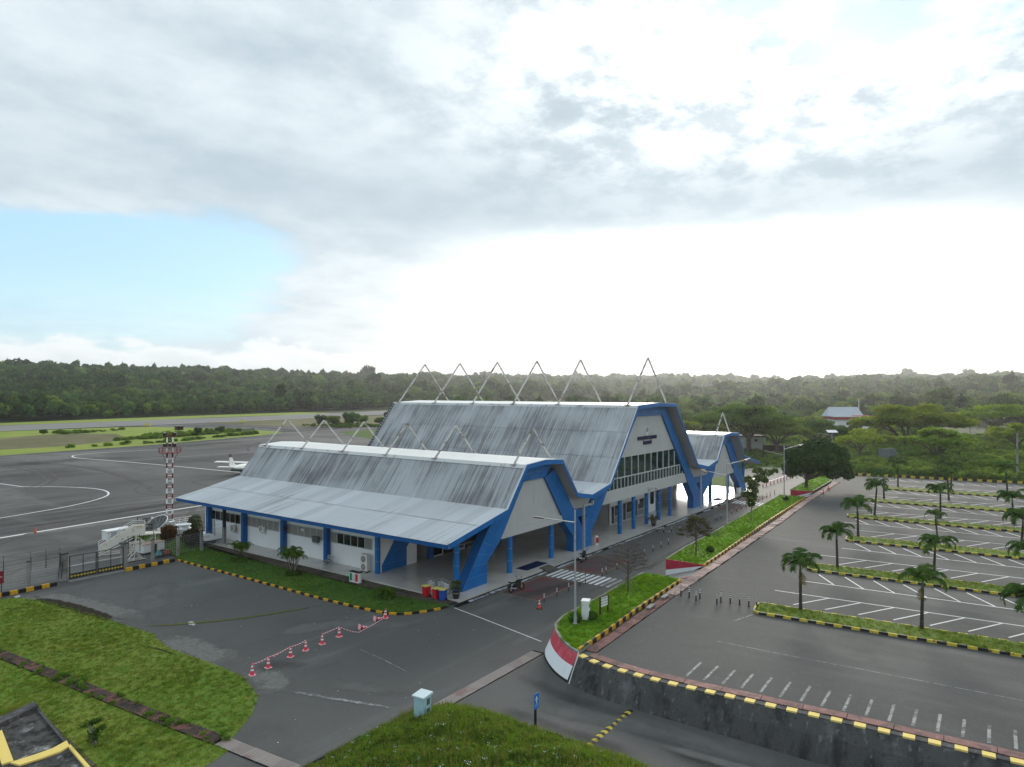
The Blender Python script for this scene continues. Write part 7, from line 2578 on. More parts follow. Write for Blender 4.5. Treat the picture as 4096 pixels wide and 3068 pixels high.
b.add([(347.4, 25.5, 3.2), (347.4, 34.5, 3.2), (351, 33.5, 5.4), (351, 26.5, 5.4), (354.6, 25.5, 3.2), (354.6, 34.5, 3.2)], [(0, 3, 2, 1), (3, 4, 5, 2), (0, 4, 3), (1, 2, 5)])
b.build('roof', mat('gate_roof', (0.16, 0.17, 0.185), 0.7, 0.3), t)

# ------------------------------------------------------------------ palms
def frond_mesh(name, L, droop, n, m, rng_, lw=0.05, ll=0.42, up=0.9):
    """arching frond: a rib with two rows of hanging leaflets"""
    V, F = [], []
    pts = []
    for i in range(n + 1):
        t = i / n
        a = up - droop * t * t * 1.25 - 0.15 * t
        if i == 0:
            pts.append(Vector((0, 0, 0)))
        else:
            pts.append(pts[-1] + Vector((cos(a), 0, sin(a))) * (L / n))
    for i in range(n):
        p, q = pts[i], pts[i + 1]
        w = 0.022 * (1 - i / n) + 0.006
        k2_ = len(V)
        V += [p + Vector((0, -w, 0)), p + Vector((0, w, 0)), q + Vector((0, w * .8, 0)), q + Vector((0, -w * .8, 0))]
        F.append((k2_, k2_ + 1, k2_ + 2, k2_ + 3))
    m2 = int(n * 3.2)
    for i in range(1, m2):
        t = i / m2
        if t < 0.10:
            continue
        f = t * n
        j = min(int(f), n - 1)
        p = pts[j].lerp(pts[j + 1], f - j)
        d = (pts[j + 1] - pts[j]).normalized()
        l = ll * (0.55 + 0.75 * math.sin(pi * min(1, t * 0.92 + 0.06))) * rng_.uniform(0.85, 1.15)
        for s_ in (-1, 1):
            side_ = Vector((0, s_, 0))
            e = p + (side_ * 0.80 + d * 0.50 + Vector((0, 0, -0.18 - 0.55 * t + rng_.uniform(-.15, .15)))).normalized() * l
            mdl = p.lerp(e, 0.5) + Vector((0, 0, 0.05 * l))
            w = d * lw * rng_.uniform(.8, 1.2)
            k2_ = len(V)
            V += [p - w * .5, p + w * .5, mdl + w * .6, mdl - w * .6, e, e]
            F += [(k2_, k2_ + 1, k2_ + 2, k2_ + 3), (k2_ + 3, k2_ + 2, k2_ + 4, k2_ + 5)]
    return np_mesh(name, V, F, m)


r3 = np.random.default_rng(21)
FR = [frond_mesh('frond', 1.9, 1.5 + 0.2 * i, 9, L_PALM, r3, 0.065, 0.50, 1.15 - 0.12 * i) for i in range(4)]
FR_DRY = frond_mesh('dry_frond', 1.4, 2.4, 8, L_PALM_D, r3, 0.04, 0.35, -0.1)


def palm(label, loc, h, nf=13, s=1.0, seed=0, dry=1, lean=0.07, young=False):
    q = np.random.default_rng(seed + 100)
    t = thing('palm_tree', label, 'palm tree', loc, group='palms on the car park islands')
    x, y, z = loc
    lx, ly = lean * h * q.uniform(-1, 1), lean * h * q.uniform(-1, 1)
    b = MB()
    top = Vector((x + lx, y + ly, z + h))
    b.tube([(x, y, z - 0.1), (x, y, z + 0.25), (x + lx * .4, y + ly * .4, z + h * .5), tuple(top)], [0.16 * s, 0.115 * s, 0.10 * s, 0.085 * s], 9)
    b.build('trunk', BARK_PALM, t)
    MB().tube([top - Vector((0, 0, 0.02)), top + Vector((lx * .1, ly * .1, 0.55 * s))], [0.095 * s, 0.05 * s], 8).build('crownshaft', mat('crownshaft', (0.09, 0.13, 0.05), 0.6, 0.3), t)
    off = ORG[t.name]
    for i in range(nf + dry):
        isd = i >= nf
        me = FR_DRY if isd else FR[min(3, int(4 * i / nf))]
        o = link('frond', me, t)
        o.location = top - off + Vector((0, 0, (0.10 if isd else 0.52 - 0.14 * i / nf) * s))
        o.rotation_euler = (q.uniform(-.12, .12), q.uniform(-0.22, 0.18) + (0.0 if not isd else 0.5), i * 2.39996 + q.uniform(-.25, .25))
        o.scale = (s * q.uniform(.9, 1.12),) * 3
    return t


PALMS = [(54.9, 13.3, 2.75, 'leaning full crowned palm on the first island, nearest the striped bollards'), (55.4, 5.5, 2.75, 'windswept palm on the first island, nearer the right edge'),
         (70.0, 13.7, 2.6, 'bright crowned palm at the left end of the second island'), (71.0, 6.1, 2.4, 'palm further right on the second island'),
         (86.2, 14.7, 2.7, 'palm at the left end of the third island'), (89.0, 7.3, 2.3, 'thin half bare palm further right on the third island'),
         (102.0, 15.4, 3.2, 'palm at the left end of the fourth island'), (105.5, 8.3, 2.9, 'tall palm further right on the fourth island'),
         (118.3, 16.6, 3.0, 'palm at the left end of the fifth island'), (123.0, 8.6, 3.2, 'palm further right on the fifth island'),
         (134.2, 16.7, 3.3, 'palm at the left end of the farthest island'), (136.5, 9.2, 3.2, 'palm in the middle of the farthest island'), (137.8, 1.6, 3.2, 'small palm at the right end of the farthest island'),
         (90.6, -0.15, 2.3, 'palm cut by the right picture edge on the third island'), (72.4, -0.6, 2.3, 'palm cut by the right picture edge on the second island'), (56.0, -0.75, 2.3, 'yellowish palm cut by the right edge on the first island'), (105.8, 0.6, 2.5, 'palm at the right edge on the fourth island')]
for i, (x, y, h, l) in enumerate(PALMS):
    palm(l, (x, y, ZP + 0.15), h, nf=(7 if i == 5 else 12 if i != 1 else 9), s=(0.8 if i == 5 else 1.08 if i < 4 else 1.2), seed=i, dry=1 if i in (0, 1, 5) else 0)

# clumping areca palms on the lawn beside the terminal
FA = [frond_mesh('frond', 1.35, 1.7 + .25 * i, 8, L_ARECA, r3, 0.035, 0.34, 1.25 - 0.15 * i) for i in range(3)]


def areca(label, x, y, h, nst, spread, s, seed):
    q = np.random.default_rng(seed)
    t = thing('areca_palm', label, 'palm', (x, y, 0.1))
    off = ORG[t.name]
    for k2_ in range(nst):
        a = q.uniform(0, 6.28)
        r_ = spread * math.sqrt(q.random()) * 0.35
        e = Vector((x + cos(a) * spread * q.uniform(.3, 1), y + sin(a) * spread * q.uniform(.3, 1), 0.1 + h * q.uniform(.6, 1.0)))
        b0 = Vector((x + cos(a) * r_ * .4, y + sin(a) * r_ * .4, 0.05))
        if h > 0.6:
            MB().tube([b0, b0.lerp(e, .5) + Vector((0, 0, .1)), e], [0.05, 0.045, 0.035], 6).build('stem', BARK_P if q.random() < .5 else BARK, t)
        for i in range(6):
            o = link('frond', FA[i % 3], t)
            o.location = e - off
            o.rotation_euler = (q.uniform(-.2, .2), q.uniform(-.35, .25), q.uniform(0, 6.28))
            o.scale = (s * q.uniform(.75, 1.1),) * 3
    V, F = leaves(q, [(0, 0, 0.14, 0.8, 0.8, 0.28)], 260, 0.14)
    link('base_growth', np_mesh('base_growth', V, F, L_GRASS_D), t)
    return t


areca('clump of areca palm on the lawn, far one near the utility pole', 42.5, 66.6, 1.5, 7, 0.9, 0.85, 31)
areca('tall yellow tipped areca palm clump on the lawn, middle one by the grey air conditioner', 42.4, 57.3, 2.4, 9, 0.95, 0.95, 32)
areca('short young areca palm on the lawn closest to the bins', 42.5, 44.4, 0.5, 3, 0.35, 0.9, 33)


# ------------------------------------------------------------------ broadleaf trees
def limb(b, p, q, r0, r1, rng_, n=4, wob=0.12, sides=7):
    p, q = Vector(p), Vector(q)
    L = (q - p).length
    pts, rs = [], []
    for i in range(n + 1):
        t = i / n
        o = Vector((rng_.normal(), rng_.normal(), rng_.normal() * .6)) * (wob * L * 0.35 * math.sin(pi * t))
        pts.append(p.lerp(q, t) + o + Vector((0, 0, 0.10 * L * math.sin(pi * t))))
        rs.append(r0 + (r1 - r0) * t)
    b.tube(pts, rs, sides)
    return pts


def rain_tree(label, loc, R_, H_, seed, m, nleaf=9000, ls=0.42, fork=0.28, group=None, flat_=0.34, name='rain_tree'):
    """wide umbrella crown made of flat leaf pads carried by spreading limbs"""
    q = np.random.default_rng(seed)
    t = thing(name, label, 'tree', loc, group=group)
    x, y, z = loc
    b = MB()
    zf = H_ * fork
    b.tube([(x, y, z - 0.3), (x, y, z + 0.4), (x + q.normal() * .2, y + q.normal() * .2, z + zf)], [R_ * .060, R_ * .045, R_ * .038], 9)
    lobes = []
    nl = 9
    for i in range(nl):
        a = 2 * pi * i / nl + q.uniform(-.3, .3)
        rr = R_ * q.uniform(.42, .86)
        hz_ = H_ * (0.62 + 0.22 * (1 - rr / R_)) * q.uniform(.93, 1.05)
        e = (x + rr * cos(a), y + rr * sin(a), z + hz_)
        pts = limb(b, (x, y, z + zf * q.uniform(.8, 1.0)), e, R_ * .024, R_ * .006, q, 5)
        for j in range(3):
            a2 = a + q.uniform(-.8, .8)
            r2 = min(R_ * .95, rr * q.uniform(.7, 1.25))
            e2 = (x + r2 * cos(a2), y + r2 * sin(a2), z + hz_ * q.uniform(.92, 1.16))
            limb(b, pts[3], e2, R_ * .010, R_ * .003, q, 3, sides=5)
            lobes.append((e2[0] - x, e2[1] - y, e2[2] - z, R_ * q.uniform(.16, .26), R_ * q.uniform(.16, .26), R_ * .2 * flat_ * q.uniform(.7, 1.2)))
        lobes.append((e[0] - x, e[1] - y, e[2] - z + .3, R_ * .26, R_ * .26, R_ * .24 * flat_))
    for i in range(10):
        a, rr = q.uniform(0, 6.28), R_ * .45 * math.sqrt(q.random())
        lobes.append((rr * cos(a), rr * sin(a), H_ * q.uniform(.84, .95), R_ * .24, R_ * .24, R_ * .22 * flat_))
    b.build('trunk', BARK, t)
    V, F = leaves(q, lobes, nleaf, ls, 0.25, 0.35, 0.75, 1.5)
    link('crown', np_mesh('crown', V, F, m), t)
    return t


def round_tree(label, loc, R_, H_, seed, m, nleaf=5000, ls=0.3, trunk=0.3, k2_=9, group=None, name='broadleaf_tree', flat_=0.8, squash=1.0, shift=(0, 0)):
    q = np.random.default_rng(seed)
    t = thing(name, label, 'tree', loc, group=group)
    x, y, z = loc
    b = MB()
    zt_ = H_ * trunk
    r0 = max(0.10, R_ * 0.055)
    b.tube([(x, y, z - 0.3), (x, y, z + 0.3), (x + shift[0] * .2, y + shift[1] * .2, z + zt_)], [r0 * 1.5, r0 * 1.05, r0 * .9], 8)
    lobes = lumpy(q, R_, H_ * (1 - trunk * .7), k2_, (H_ * (1 + trunk * .6)) / 2, 0, flat_)
    lobes = [(l[0] + shift[0], l[1] + shift[1], l[2], l[3], l[4], l[5] * squash) for l in lobes]
    for l in lobes[:7]:
        limb(b, (x + shift[0] * .2, y + shift[1] * .2, z + zt_ * .9), (x + l[0], y + l[1], z + l[2]), r0 * .55, r0 * .15, q, 4, sides=6)
    b.build('trunk', BARK, t)
    V, F = leaves(q, lobes, nleaf, ls, 0.62, 0.8, 0.25)
    link('crown', np_mesh('crown', V, F, m), t)
    return t


# the dark mango tree on the far median: an off-centre, low hanging crown
q = np.random.default_rng(5)
t = thing('mango_tree', 'dense dark green mango tree with a rounded crown on the far median', 'tree', (123.9, 29.0, ZG))
vx = Vector((sin(rad(CAM_AZ - 18)), -cos(rad(CAM_AZ - 18)), 0))     # along the picture plane, to the right
vb = Vector((-vx.y, vx.x, 0))
b = MB()
T0 = Vector((123.9, 29.0, ZG))
b.tube([T0 - Vector((0, 0, .3)), T0 + Vector((0, 0, .4)), T0 + Vector((0, 0, 1.4))], [0.40, 0.28, 0.25], 10)
lob = []
for u, v, z, r_, rz_ in ((-2.3, 0, 3.1, 1.9, 1.6), (-1.9, .5, 5.2, 2.0, 1.7), (0.2, 0, 3.9, 2.2, 1.8), (0.4, -.5, 6.3, 2.3, 1.8), (2.6, .3, 6.6, 2.4, 1.9), (3.0, 0, 4.2, 2.6, 2.0), (4.9, .2, 5.3, 2.2, 1.9), (5.6, 0, 3.4, 1.9, 1.6), (4.1, -.6, 2.7, 1.7, 1.2), (6.4, .4, 2.3, 1.3, 0.9), (1.6, 1.6, 5.5, 2.3, 1.9), (1.5, -1.7, 5.0, 2.2, 1.9), (3.7, 1.7, 4.4, 2.0, 1.6), (3.6, -1.6, 4.7, 2.0, 1.6), (-0.8, 1.4, 4.8, 1.7, 1.5), (-0.9, -1.3, 4.2, 1.7, 1.4), (1.6, 0.0, 7.3, 1.7, 1.1)):
    c = vx * u + vb * v
    lob.append((c.x, c.y, z, r_ * .8, r_ * .8, rz_ * .85))
    limb(b, T0 + Vector((0, 0, 1.2)), T0 + c * .85 + Vector((0, 0, z - .2)), 0.13, 0.03, q, 4)
b.build('trunk', BARK, t)
V, F = leaves(q, lob, 15000, 0.26, 0.70, 0.85, 0.2, 2.0)
link('crown', np_mesh('crown', V, F, L_MANGO), t)

# young trees on the medians
def staked(label, loc, seed, h, m, dens, stakes=3, R_=1.9):
    q = np.random.default_rng(seed)
    t = thing('young_tree', label, 'tree', loc)
    x, y, z = loc
    b = MB()
    b.tube([(x, y, z - .1), (x + .03, y, z + h * .5), (x, y + .02, z + h)], [0.075, 0.06, 0.018], 7)
    tw = MB()
    for i in range(30):
        lv = 0.40 + 0.60 * i / 30
        a = i * 2.4 + q.uniform(-.3, .3)
        L = R_ * (1.02 - 0.62 * (lv - .4) / .6) * q.uniform(.75, 1.1)
        p = Vector((x, y, z + h * lv))
        e = p + Vector((cos(a) * L, sin(a) * L, L * (0.30 if lv < .9 else .6)))
        pts = limb(b, p, e, 0.026, 0.007, q, 4, 0.10, 5)
        for j in range(9):
            s_ = pts[1 + j % 3] if j < 6 else pts[3]
            a2 = a + q.uniform(-1.2, 1.2)
            e2 = s_ + Vector((cos(a2), sin(a2), q.uniform(-.05, .45))) * (L * q.uniform(.22, .42))
            tw.bar(s_, e2, 0.022)
            for _ in range(2):
                a3 = a2 + q.uniform(-1, 1)
                m3 = s_.lerp(e2, q.uniform(.3, .9))
                tw.bar(m3, m3 + Vector((cos(a3), sin(a3), q.uniform(-.1, .5))) * (L * .17), 0.016)
    b.build('trunk', BARK if dens else TWIG, t)
    tw.build('twig', TWIG, t)
    if dens:
        V, F = [], []
        lobes = []
        for i in range(26):
            lv = 0.42 + 0.58 * i / 26
            a = i * 2.4
            rr = R_ * (1.0 - 0.62 * (lv - .42) / .58) * q.uniform(.45, .95)
            lobes.append((rr * cos(a), rr * sin(a), h * lv + .2 + rr * .25, .42, .42, .09))
        V, F = leaves(q, lobes, dens, 0.10, .2, .3, .7)
        link('crown', np_mesh('crown', V, F, m), t)
    if stakes:
        for i in range(stakes):
            a = 2 * pi * i / stakes + 0.9
            MB().tube([(x + 1.0 * cos(a), y + 1.0 * sin(a), z), (x + .06 * cos(a), y + .06 * sin(a), z + 1.35)], 0.028, 6).build('stake', WOOD, t)
    return t


staked('bare leafless young tree held by wooden stakes on the near median', (51.0, 25.6, ZG - .03), 11, 3.55, None, 0, 4, 2.05)
staked('thinly leaved young tree with layered branches held by stakes on the middle median', (66.4, 25.9, ZG - .03), 12, 3.5, L_OLIVE, 2200, 4, 2.0)
q = np.random.default_rng(44)
t = thing('slender_tree', 'slender leafy sapling with an open crown on the middle median', 'tree', (88.5, 27.3, ZG))
b = MB()
b.tube([(88.5, 27.3, ZG - .2), (88.55, 27.3, ZG + 1.2), (88.75, 27.2, ZG + 3.6), (89.3, 26.8, ZG + 6.2)], [0.10, 0.08, 0.06, 0.02], 7)
lob = [(0.05, 0, 2.1, .55, .55, .5), (0.1, 0, 2.8, .75, .75, .6), (0.25, 0, 3.6, .85, .85, .6), (0.4, -.2, 4.4, .75, .75, .55), (0.5, -.9, 5.3, .8, .8, .5), (0.7, -1.8, 6.0, .75, .75, .45), (0.3, .5, 5.0, .6, .6, .5), (0.8, -0.6, 6.2, .7, .7, .5), (0.8, -2.7, 6.3, .5, .5, .3), (0.2, 0.9, 3.1, .45, .45, .35), (0.7, -1.5, 5.0, .5, .5, .3)]
for l in lob:
    limb(b, (88.6, 27.3, ZG + max(1.0, l[2] - 1.0)), (88.5 + l[0], 27.3 + l[1], ZG + l[2]), 0.03, 0.01, q, 3, sides=5)
b.build('trunk', BARK_P, t)
V, F = leaves(q, lob, 2000, 0.17, .45, .6, .3)
link('crown', np_mesh('crown', V, F, L_YOUNG), t)

# trimmed bushes by the fence
def ball(label, x, y, z, R_, m, seed, n=2400, sq=0.85, stem=True):
    q = np.random.default_rng(seed)
    t = thing('trimmed_bush', label, 'bush', (x, y, z))
    if stem:
        MB().tube([(x, y, z - .1), (x, y, z + R_ * .8)], 0.05, 6).build('stem', BARK, t)
    V, F = leaves(q, [(0, 0, R_ * sq + .18, R_, R_, R_ * sq), (R_ * .2, R_ * .1, R_ * sq + .3, R_ * .85, R_ * .8, R_ * sq)], n, 0.11, .8, 1.0, .2)
    link('crown', np_mesh('crown', V, F, m), t)


ball('rounded bush with rusty red leaf tips, middle one beyond the fence', 42.7, 81.6, 0.1, 0.95, L_RED, 61)
ball('rounded dull purplish bush just behind the fence post', 42.9, 76.9, 0.1, 1.05, L_DULL, 62)
ball('rounded bush with an orange tip beside the white tank', 47.3, 84.0, 0.1, 0.85, mat('leaf_orange_tip', (0.05, 0.075, 0.02), 0.6, 0.3, space='O', layers=((0.8, 3, 0.50, 0.60, (0.16, 0.075, 0.025)),), transl=0.2), 63, 2000, 1.15)
for x, y, R_, s_, l in ((42.3, 25.35, 0.55, 71, 'low dark bush at the foot of the near street lamp'), (43.35, 24.6, 0.48, 72, 'low dark bush in front of the white meter cabinet'), (68.7, 25.3, 0.45, 73, 'small dark bush beside the layered young tree'), (107.3, 28.0, 0.5, 74, 'small dark weeds around the far street lamp foot')):
    ball(l, x, y, ZG - .18, R_ * .8, L_GRASS_D, s_, 900, 0.55, False)
# pruned stump with fresh shoots in the lawn
t = thing('pruned_stump', 'pruned stump with fresh yellow green shoots in the lawn', 'stump', (16.2, 38.15, 0))
q = np.random.default_rng(9)
MB().tube([(16.2, 38.15, -0.05), (16.15, 38.2, 0.6), (16.05, 38.25, 1.05)], [0.13, 0.10, 0.085], 8).build('trunk', BARK_P, t)
V, F = leaves(q, [(-.2, .15, 1.1, .45, .3, .12), (.15, 0, 1.15, .4, .3, .12), (0, 0, .45, .3, .3, .4), (.35, -.1, .75, .25, .25, .12)], 420, 0.085, .3, .5, .5)
link('shoots', np_mesh('shoots', V, F, L_YOUNG), t)

# large named trees beyond the car park and the terminal
rain_tree('broad yellow green rain tree spreading behind the grey billboard', (220.4, 25.3, 0.0), 15.5, 14.0, 301, L_RAIN, 17000, 0.50)
rain_tree('smaller yellow green rain tree to the right of the broad one', (191.5, 15.8, 0.3), 8.0, 9.0, 302, L_RAIN, 7500, 0.40)
rain_tree('wide dark umbrella tree standing over the white hut', (205.9, 64.2, 0.0), 14.5, 14.2, 303, L_RAIN_D, 16000, 0.48, 0.30)
rain_tree('flat topped olive tree right of the white hut', (204.4, 55.8, 0.0), 10.5, 9.4, 304, mat('leaf_rain_olive', (0.082, 0.135, 0.026), 0.85, 0.06, space='O', layers=((0.3, 3, .42, .6, (0.11, 0.16, 0.03)),), transl=0.4), 10000, 0.42)
rain_tree('flat topped olive tree rising behind the mango tree', (218.0, 47.5, 0.0), 9.5, 9.4, 305, L_RAIN_D, 9000, 0.42)
rain_tree('sparse thin tree between the mango tree and the billboard', (183.0, 30.7, 0.2), 5.6, 9.0, 306, L_RAIN, 1700, 0.32, 0.42)
rain_tree('half bare pale tree with yellow foliage in the right distance', (318.0, 7.0, 0.0), 14.0, 13.0, 307, L_RAIN, 3800, 0.55, 0.35)
rain_tree('dark green umbrella tree at the right edge behind the pale field', (322.0, -7.0, 0.0), 10.0, 13.5, 308, L_RAIN_D, 6500, 0.55)
rain_tree('leaning sparse tree at the right picture edge over the bushes', (234.0, 0.5, 0.2), 8.5, 9.0, 309, L_RAIN, 2800, 0.45, 0.35)

# rows of ordinary trees: a few kinds, copied
KIND = []
for i, (m, R_, H_, n_, ls, fl) in enumerate(((L_FOREST2, 5.0, 8.5, 2600, 0.50, .8), (L_RAIN_D, 5.5, 9.0, 2600, 0.50, .55), (L_BUSH, 4.6, 7.5, 2400, 0.48, .75), (L_FOREST, 4.8, 10.0, 2600, 0.50, 1.0), (L_RAIN, 6.0, 9.0, 2600, 0.50, .45))):
    KIND.append(round_tree('tree', (0, 0, 0), R_, H_, 400 + i, m, n_, ls, 0.24, 10, name='broadleaf_tree', flat_=fl))
LOOK = ['mid green bushy tree', 'dark layered tree', 'bright green low tree', 'tall dark tree', 'yellow green spreading tree']


def tree_row(region, n_, seed, where, group, sc=(.75, 1.25), mind=6.0, kinds=None):
    q = np.random.default_rng(seed)
    pts = []
    xs = [p[0] for p in region]
    ys = [p[1] for p in region]
    tries = 0
    while len(pts) < n_ and tries < 6000:
        tries += 1
        x, y = q.uniform(min(xs), max(xs)), q.uniform(min(ys), max(ys))
        if inside(region, np.array([x]), np.array([y]))[0] and all((x - a) ** 2 + (y - c) ** 2 > mind ** 2 for a, c in pts):
            pts.append((x, y))
    pts.sort(key=lambda p: -math.atan2(p[1], p[0]))
    for i, (x, y) in enumerate(pts):
        k2_ = int(q.choice(kinds if kinds else range(5)))
        s_ = q.uniform(*sc)
        place(KIND[k2_], (x, y, float(terrain(x, y)) - 0.1), q.uniform(0, 6.28), '%s, %s from left %s' % (LOOK[k2_], ordinal(i), where), (s_, s_, s_ * q.uniform(.85, 1.1)), group)


tree_row([(222, 266), (246, 250), (262, 262), (250, 290), (228, 300)], 9, 501, 'in the dark clump by the taxiway', 'dark clump by the taxiway', (.55, .85), 5, [0, 3])
tree_row([(200, 92), (320, 110), (340, 180), (300, 260), (230, 190), (190, 120)], 48, 502, 'in the grove behind the tall gable', 'grove behind the tall gable', (.7, 1.15), 7.5)
tree_row([(222, 72), (300, 70), (330, 118), (240, 104)], 22, 503, 'among the trees behind the white hut', 'trees behind the white hut', (.7, 1.1), 7.0, [0, 1, 4])
tree_row([(232, 42), (300, 42), (318, 56), (310, 68), (240, 58)], 20, 504, 'among the low trees before the red house', 'low trees before the red house', (.40, .62), 6.0, [0, 1, 4])
tree_row([(338, 66), (400, 60), (420, 110), (345, 110)], 16, 505, 'among the trees behind the red house', 'trees behind the red house', (.7, 1.1), 7.5, [0, 1, 4])
tree_row([(238, 28), (300, 26), (340, 34), (340, 48), (300, 40), (240, 40)], 16, 510, 'in the belt behind the broad rain tree', 'belt behind the broad rain tree', (.55, .9), 7.0, [0, 2, 4])
tree_row([(176, 6), (196, -16), (290, -24), (286, 14), (250, 20), (205, 12)], 24, 506, 'in the thicket behind the car park', 'thicket behind the car park', (.26, .50), 7.0, [0, 2, 4])
tree_row([(428, -40), (470, -50), (480, 60), (430, 50)], 18, 507, 'in the tree belt behind the pale field', 'tree belt behind the pale field', (.9, 1.4), 8.0, [0, 1, 3])
tree_row([(112, 322), (116, 319), (117, 322), (113, 325)], 1, 508, 'standing alone in the runway field', None, (.30, .34), 2.0, [0])
tree_row([(150, 260), (166, 268), (170, 282), (160, 284), (148, 270)], 5, 509, 'in the shrubs on the field by the apron', 'shrubs on the field by the apron', (.25, .48), 4.0, [0, 3])

# ------------------------------------------------------------------ forest, undergrowth, grass (stuff)
def crown_mesh(name, R_, H_, seed, m, n_, ls, fl=.8, k2_=8):
    q = np.random.default_rng(seed)
    lobes = lumpy(q, R_, H_ * .8, k2_, H_ * .58, 0, fl)
    V, F = leaves(q, lobes, n_, ls, 0.66, 0.9, 0.25, 1.5)
    return np_mesh(name, V, F, m)


CR = [crown_mesh('crown_a', 5.5, 12, 601, L_FOREST, 620, 1.25, .9), crown_mesh('crown_b', 6.5, 12, 602, L_FOREST, 700, 1.35, .7), crown_mesh('crown_c', 4.6, 14, 603, L_FOREST, 560, 1.15, 1.2, 7),
      crown_mesh('crown_d', 6.0, 10, 604, L_FOREST2, 650, 1.3, .65), crown_mesh('crown_e', 4.0, 8, 605, L_FOREST2, 460, 1.1, .8), crown_mesh('crown_f', 7.5, 15, 606, L_FOREST, 800, 1.5, .8, 11)]


def forest(name, label, test, cell, seed, rmax, rmin, sc, probs):
    q = np.random.default_rng(seed)
    g = np.arange(-400, 3000, cell)
    X, Y = np.meshgrid(g + 400 - 400, g, indexing='ij')
    X, Y = X.ravel() + q.uniform(-.48, .48, X.size) * cell, Y.ravel() + q.uniform(-.48, .48, Y.size) * cell
    r_ = np.hypot(X, Y)
    az = np.degrees(np.arctan2(Y, X))
    ok = (r_ < rmax) & (r_ > rmin) & (az > -9) & (az < 84) & test(X, Y)
    X, Y = X[ok], Y[ok]
    Z = terrain(X, Y) - 0.8
    n_ = len(X)
    s_ = q.uniform(sc[0], sc[1], n_) * (1 + 0.25 * np.sin(X / 37) * np.sin(Y / 29))
    emergent = q.random(n_) < 0.03
    s_ = np.where(emergent, s_ * 1.45, s_)
    rot = np.zeros((n_, 3))
    rot[:, 2] = q.uniform(0, 6.28, n_)
    S = np.stack([s_, s_, s_ * q.uniform(.8, 1.2, n_)], 1)
    return scatter(name, np.stack([X, Y, Z], 1), S, rot, q.choice(6, n_, p=probs), CR, (label, 'forest'))


def rwy(x):
    return 424 + 0.055 * (x - 100)


def north(X, Y):
    return Y > np.where(X < 430, np.interp(X, [-100, 145, 238, 330, 430], [448, 466, 484, 494, 500]), rwy(X) + 46 + 0 * X)


def east(X, Y):
    a = (X > 330) & (Y < rwy(X) - 95) & (Y > 112 - 0.25 * (X - 330))
    b_ = (X > 435) & (Y <= 112) & (Y > -900)
    return a | b_


P1 = [.24, .2, .2, .16, .12, .08]
forest('forest', 'dense dark rainforest rising beyond the runway', lambda X, Y: north(X, Y), 8.2, 701, 900, 300, (.62, 1.05), P1)
forest('forest', 'far dark rainforest on the hills beyond the runway', lambda X, Y: north(X, Y), 13.0, 702, 2300, 900, (.9, 1.5), P1)
forest('forest', 'mixed lighter forest stretching away behind the terminal', lambda X, Y: east(X, Y), 8.6, 703, 900, 300, (.45, .95), [.14, .14, .12, .30, .24, .06])
forest('forest', 'hazy far forest on the low hills behind the car park', lambda X, Y: east(X, Y), 13.5, 704, 2900, 900, (.8, 1.4), [.2, .2, .14, .24, .14, .08])

BU = [np_mesh('bush_%d' % i, *leaves(np.random.default_rng(610 + i), lumpy(np.random.default_rng(620 + i), 1.5, 1.6, 6, .7, 0, .7), 380, 0.28, .6, .8, .3), m) for i, m in enumerate((L_BUSH, L_BUSH, L_WEED, L_FOREST2))]


def bushes(name, label, regions, n_, seed, sc, excl=()):
    q = np.random.default_rng(seed)
    XX, YY = [], []
    for reg, k2_ in regions:
        xs, ys = [p[0] for p in reg], [p[1] for p in reg]
        x, y = q.uniform(min(xs), max(xs), k2_ * 3), q.uniform(min(ys), max(ys), k2_ * 3)
        ok = inside(reg, x, y)
        XX.append(x[ok][:k2_])
        YY.append(y[ok][:k2_])
    X, Y = np.concatenate(XX), np.concatenate(YY)
    keep = np.ones(len(X), bool)
    for ex in excl:
        keep &= ~inside(ex, X, Y)
    X, Y = X[keep], Y[keep]
    n2 = len(X)
    s_ = q.uniform(sc[0], sc[1], n2) * (1 + 0.45 * np.sin(X / 7.0) * np.sin(Y / 6.0))
    rot = np.zeros((n2, 3))
    rot[:, 2] = q.uniform(0, 6.28, n2)
    return scatter(name, np.stack([X, Y, terrain(X, Y) - 0.15], 1), s_, rot, q.choice(4, n2), BU, (label, 'undergrowth'))


bushes('undergrowth', 'tangled green undergrowth between the car park and the trees', [
    ([(153.5, 29), (155.5, -14), (176, -24), (296, -26), (296, 21), (240, 44), (200, 48), (168, 45), (155, 34)], 3600),
    ([(153, 28), (156, -12), (162, -14), (160, 30)], 420)], 0, 801, (.55, 1.35))
bushes('undergrowth', 'low dark weeds filling the ground before the white hut', [([(152, 52), (168, 50), (170, 44), (205, 48), (215, 75), (240, 110), (190, 95)], 1500)], 0, 802, (.25, .6))
bushes('undergrowth', 'mixed undergrowth under the grove behind the terminal', [([(190, 90), (330, 90), (420, 60), (420, 330), (240, 240), (195, 130)], 2600), ([(240, 44), (296, 24), (420, 34), (420, 110), (230, 100), (215, 60)], 1800)], 0, 803, (.6, 1.3), [[(296, 21.6), (322, -14), (420, -18), (430, 31), (350, 26)]])
bushes('field_shrubs', 'low shrubs scattered over the airfield grass', [([(118, 262), (135, 262), (170, 272), (184, 282), (176, 290), (150, 282), (126, 272)], 260), ([(124, 318), (150, 330), (156, 338), (122, 330)], 70), ([(95, 243), (120, 238), (160, 252), (185, 262), (160, 256), (120, 243)], 110), ([(225, 262), (262, 250), (262, 270), (235, 305), (226, 300)], 170)], 0, 804, (.5, 1.0))

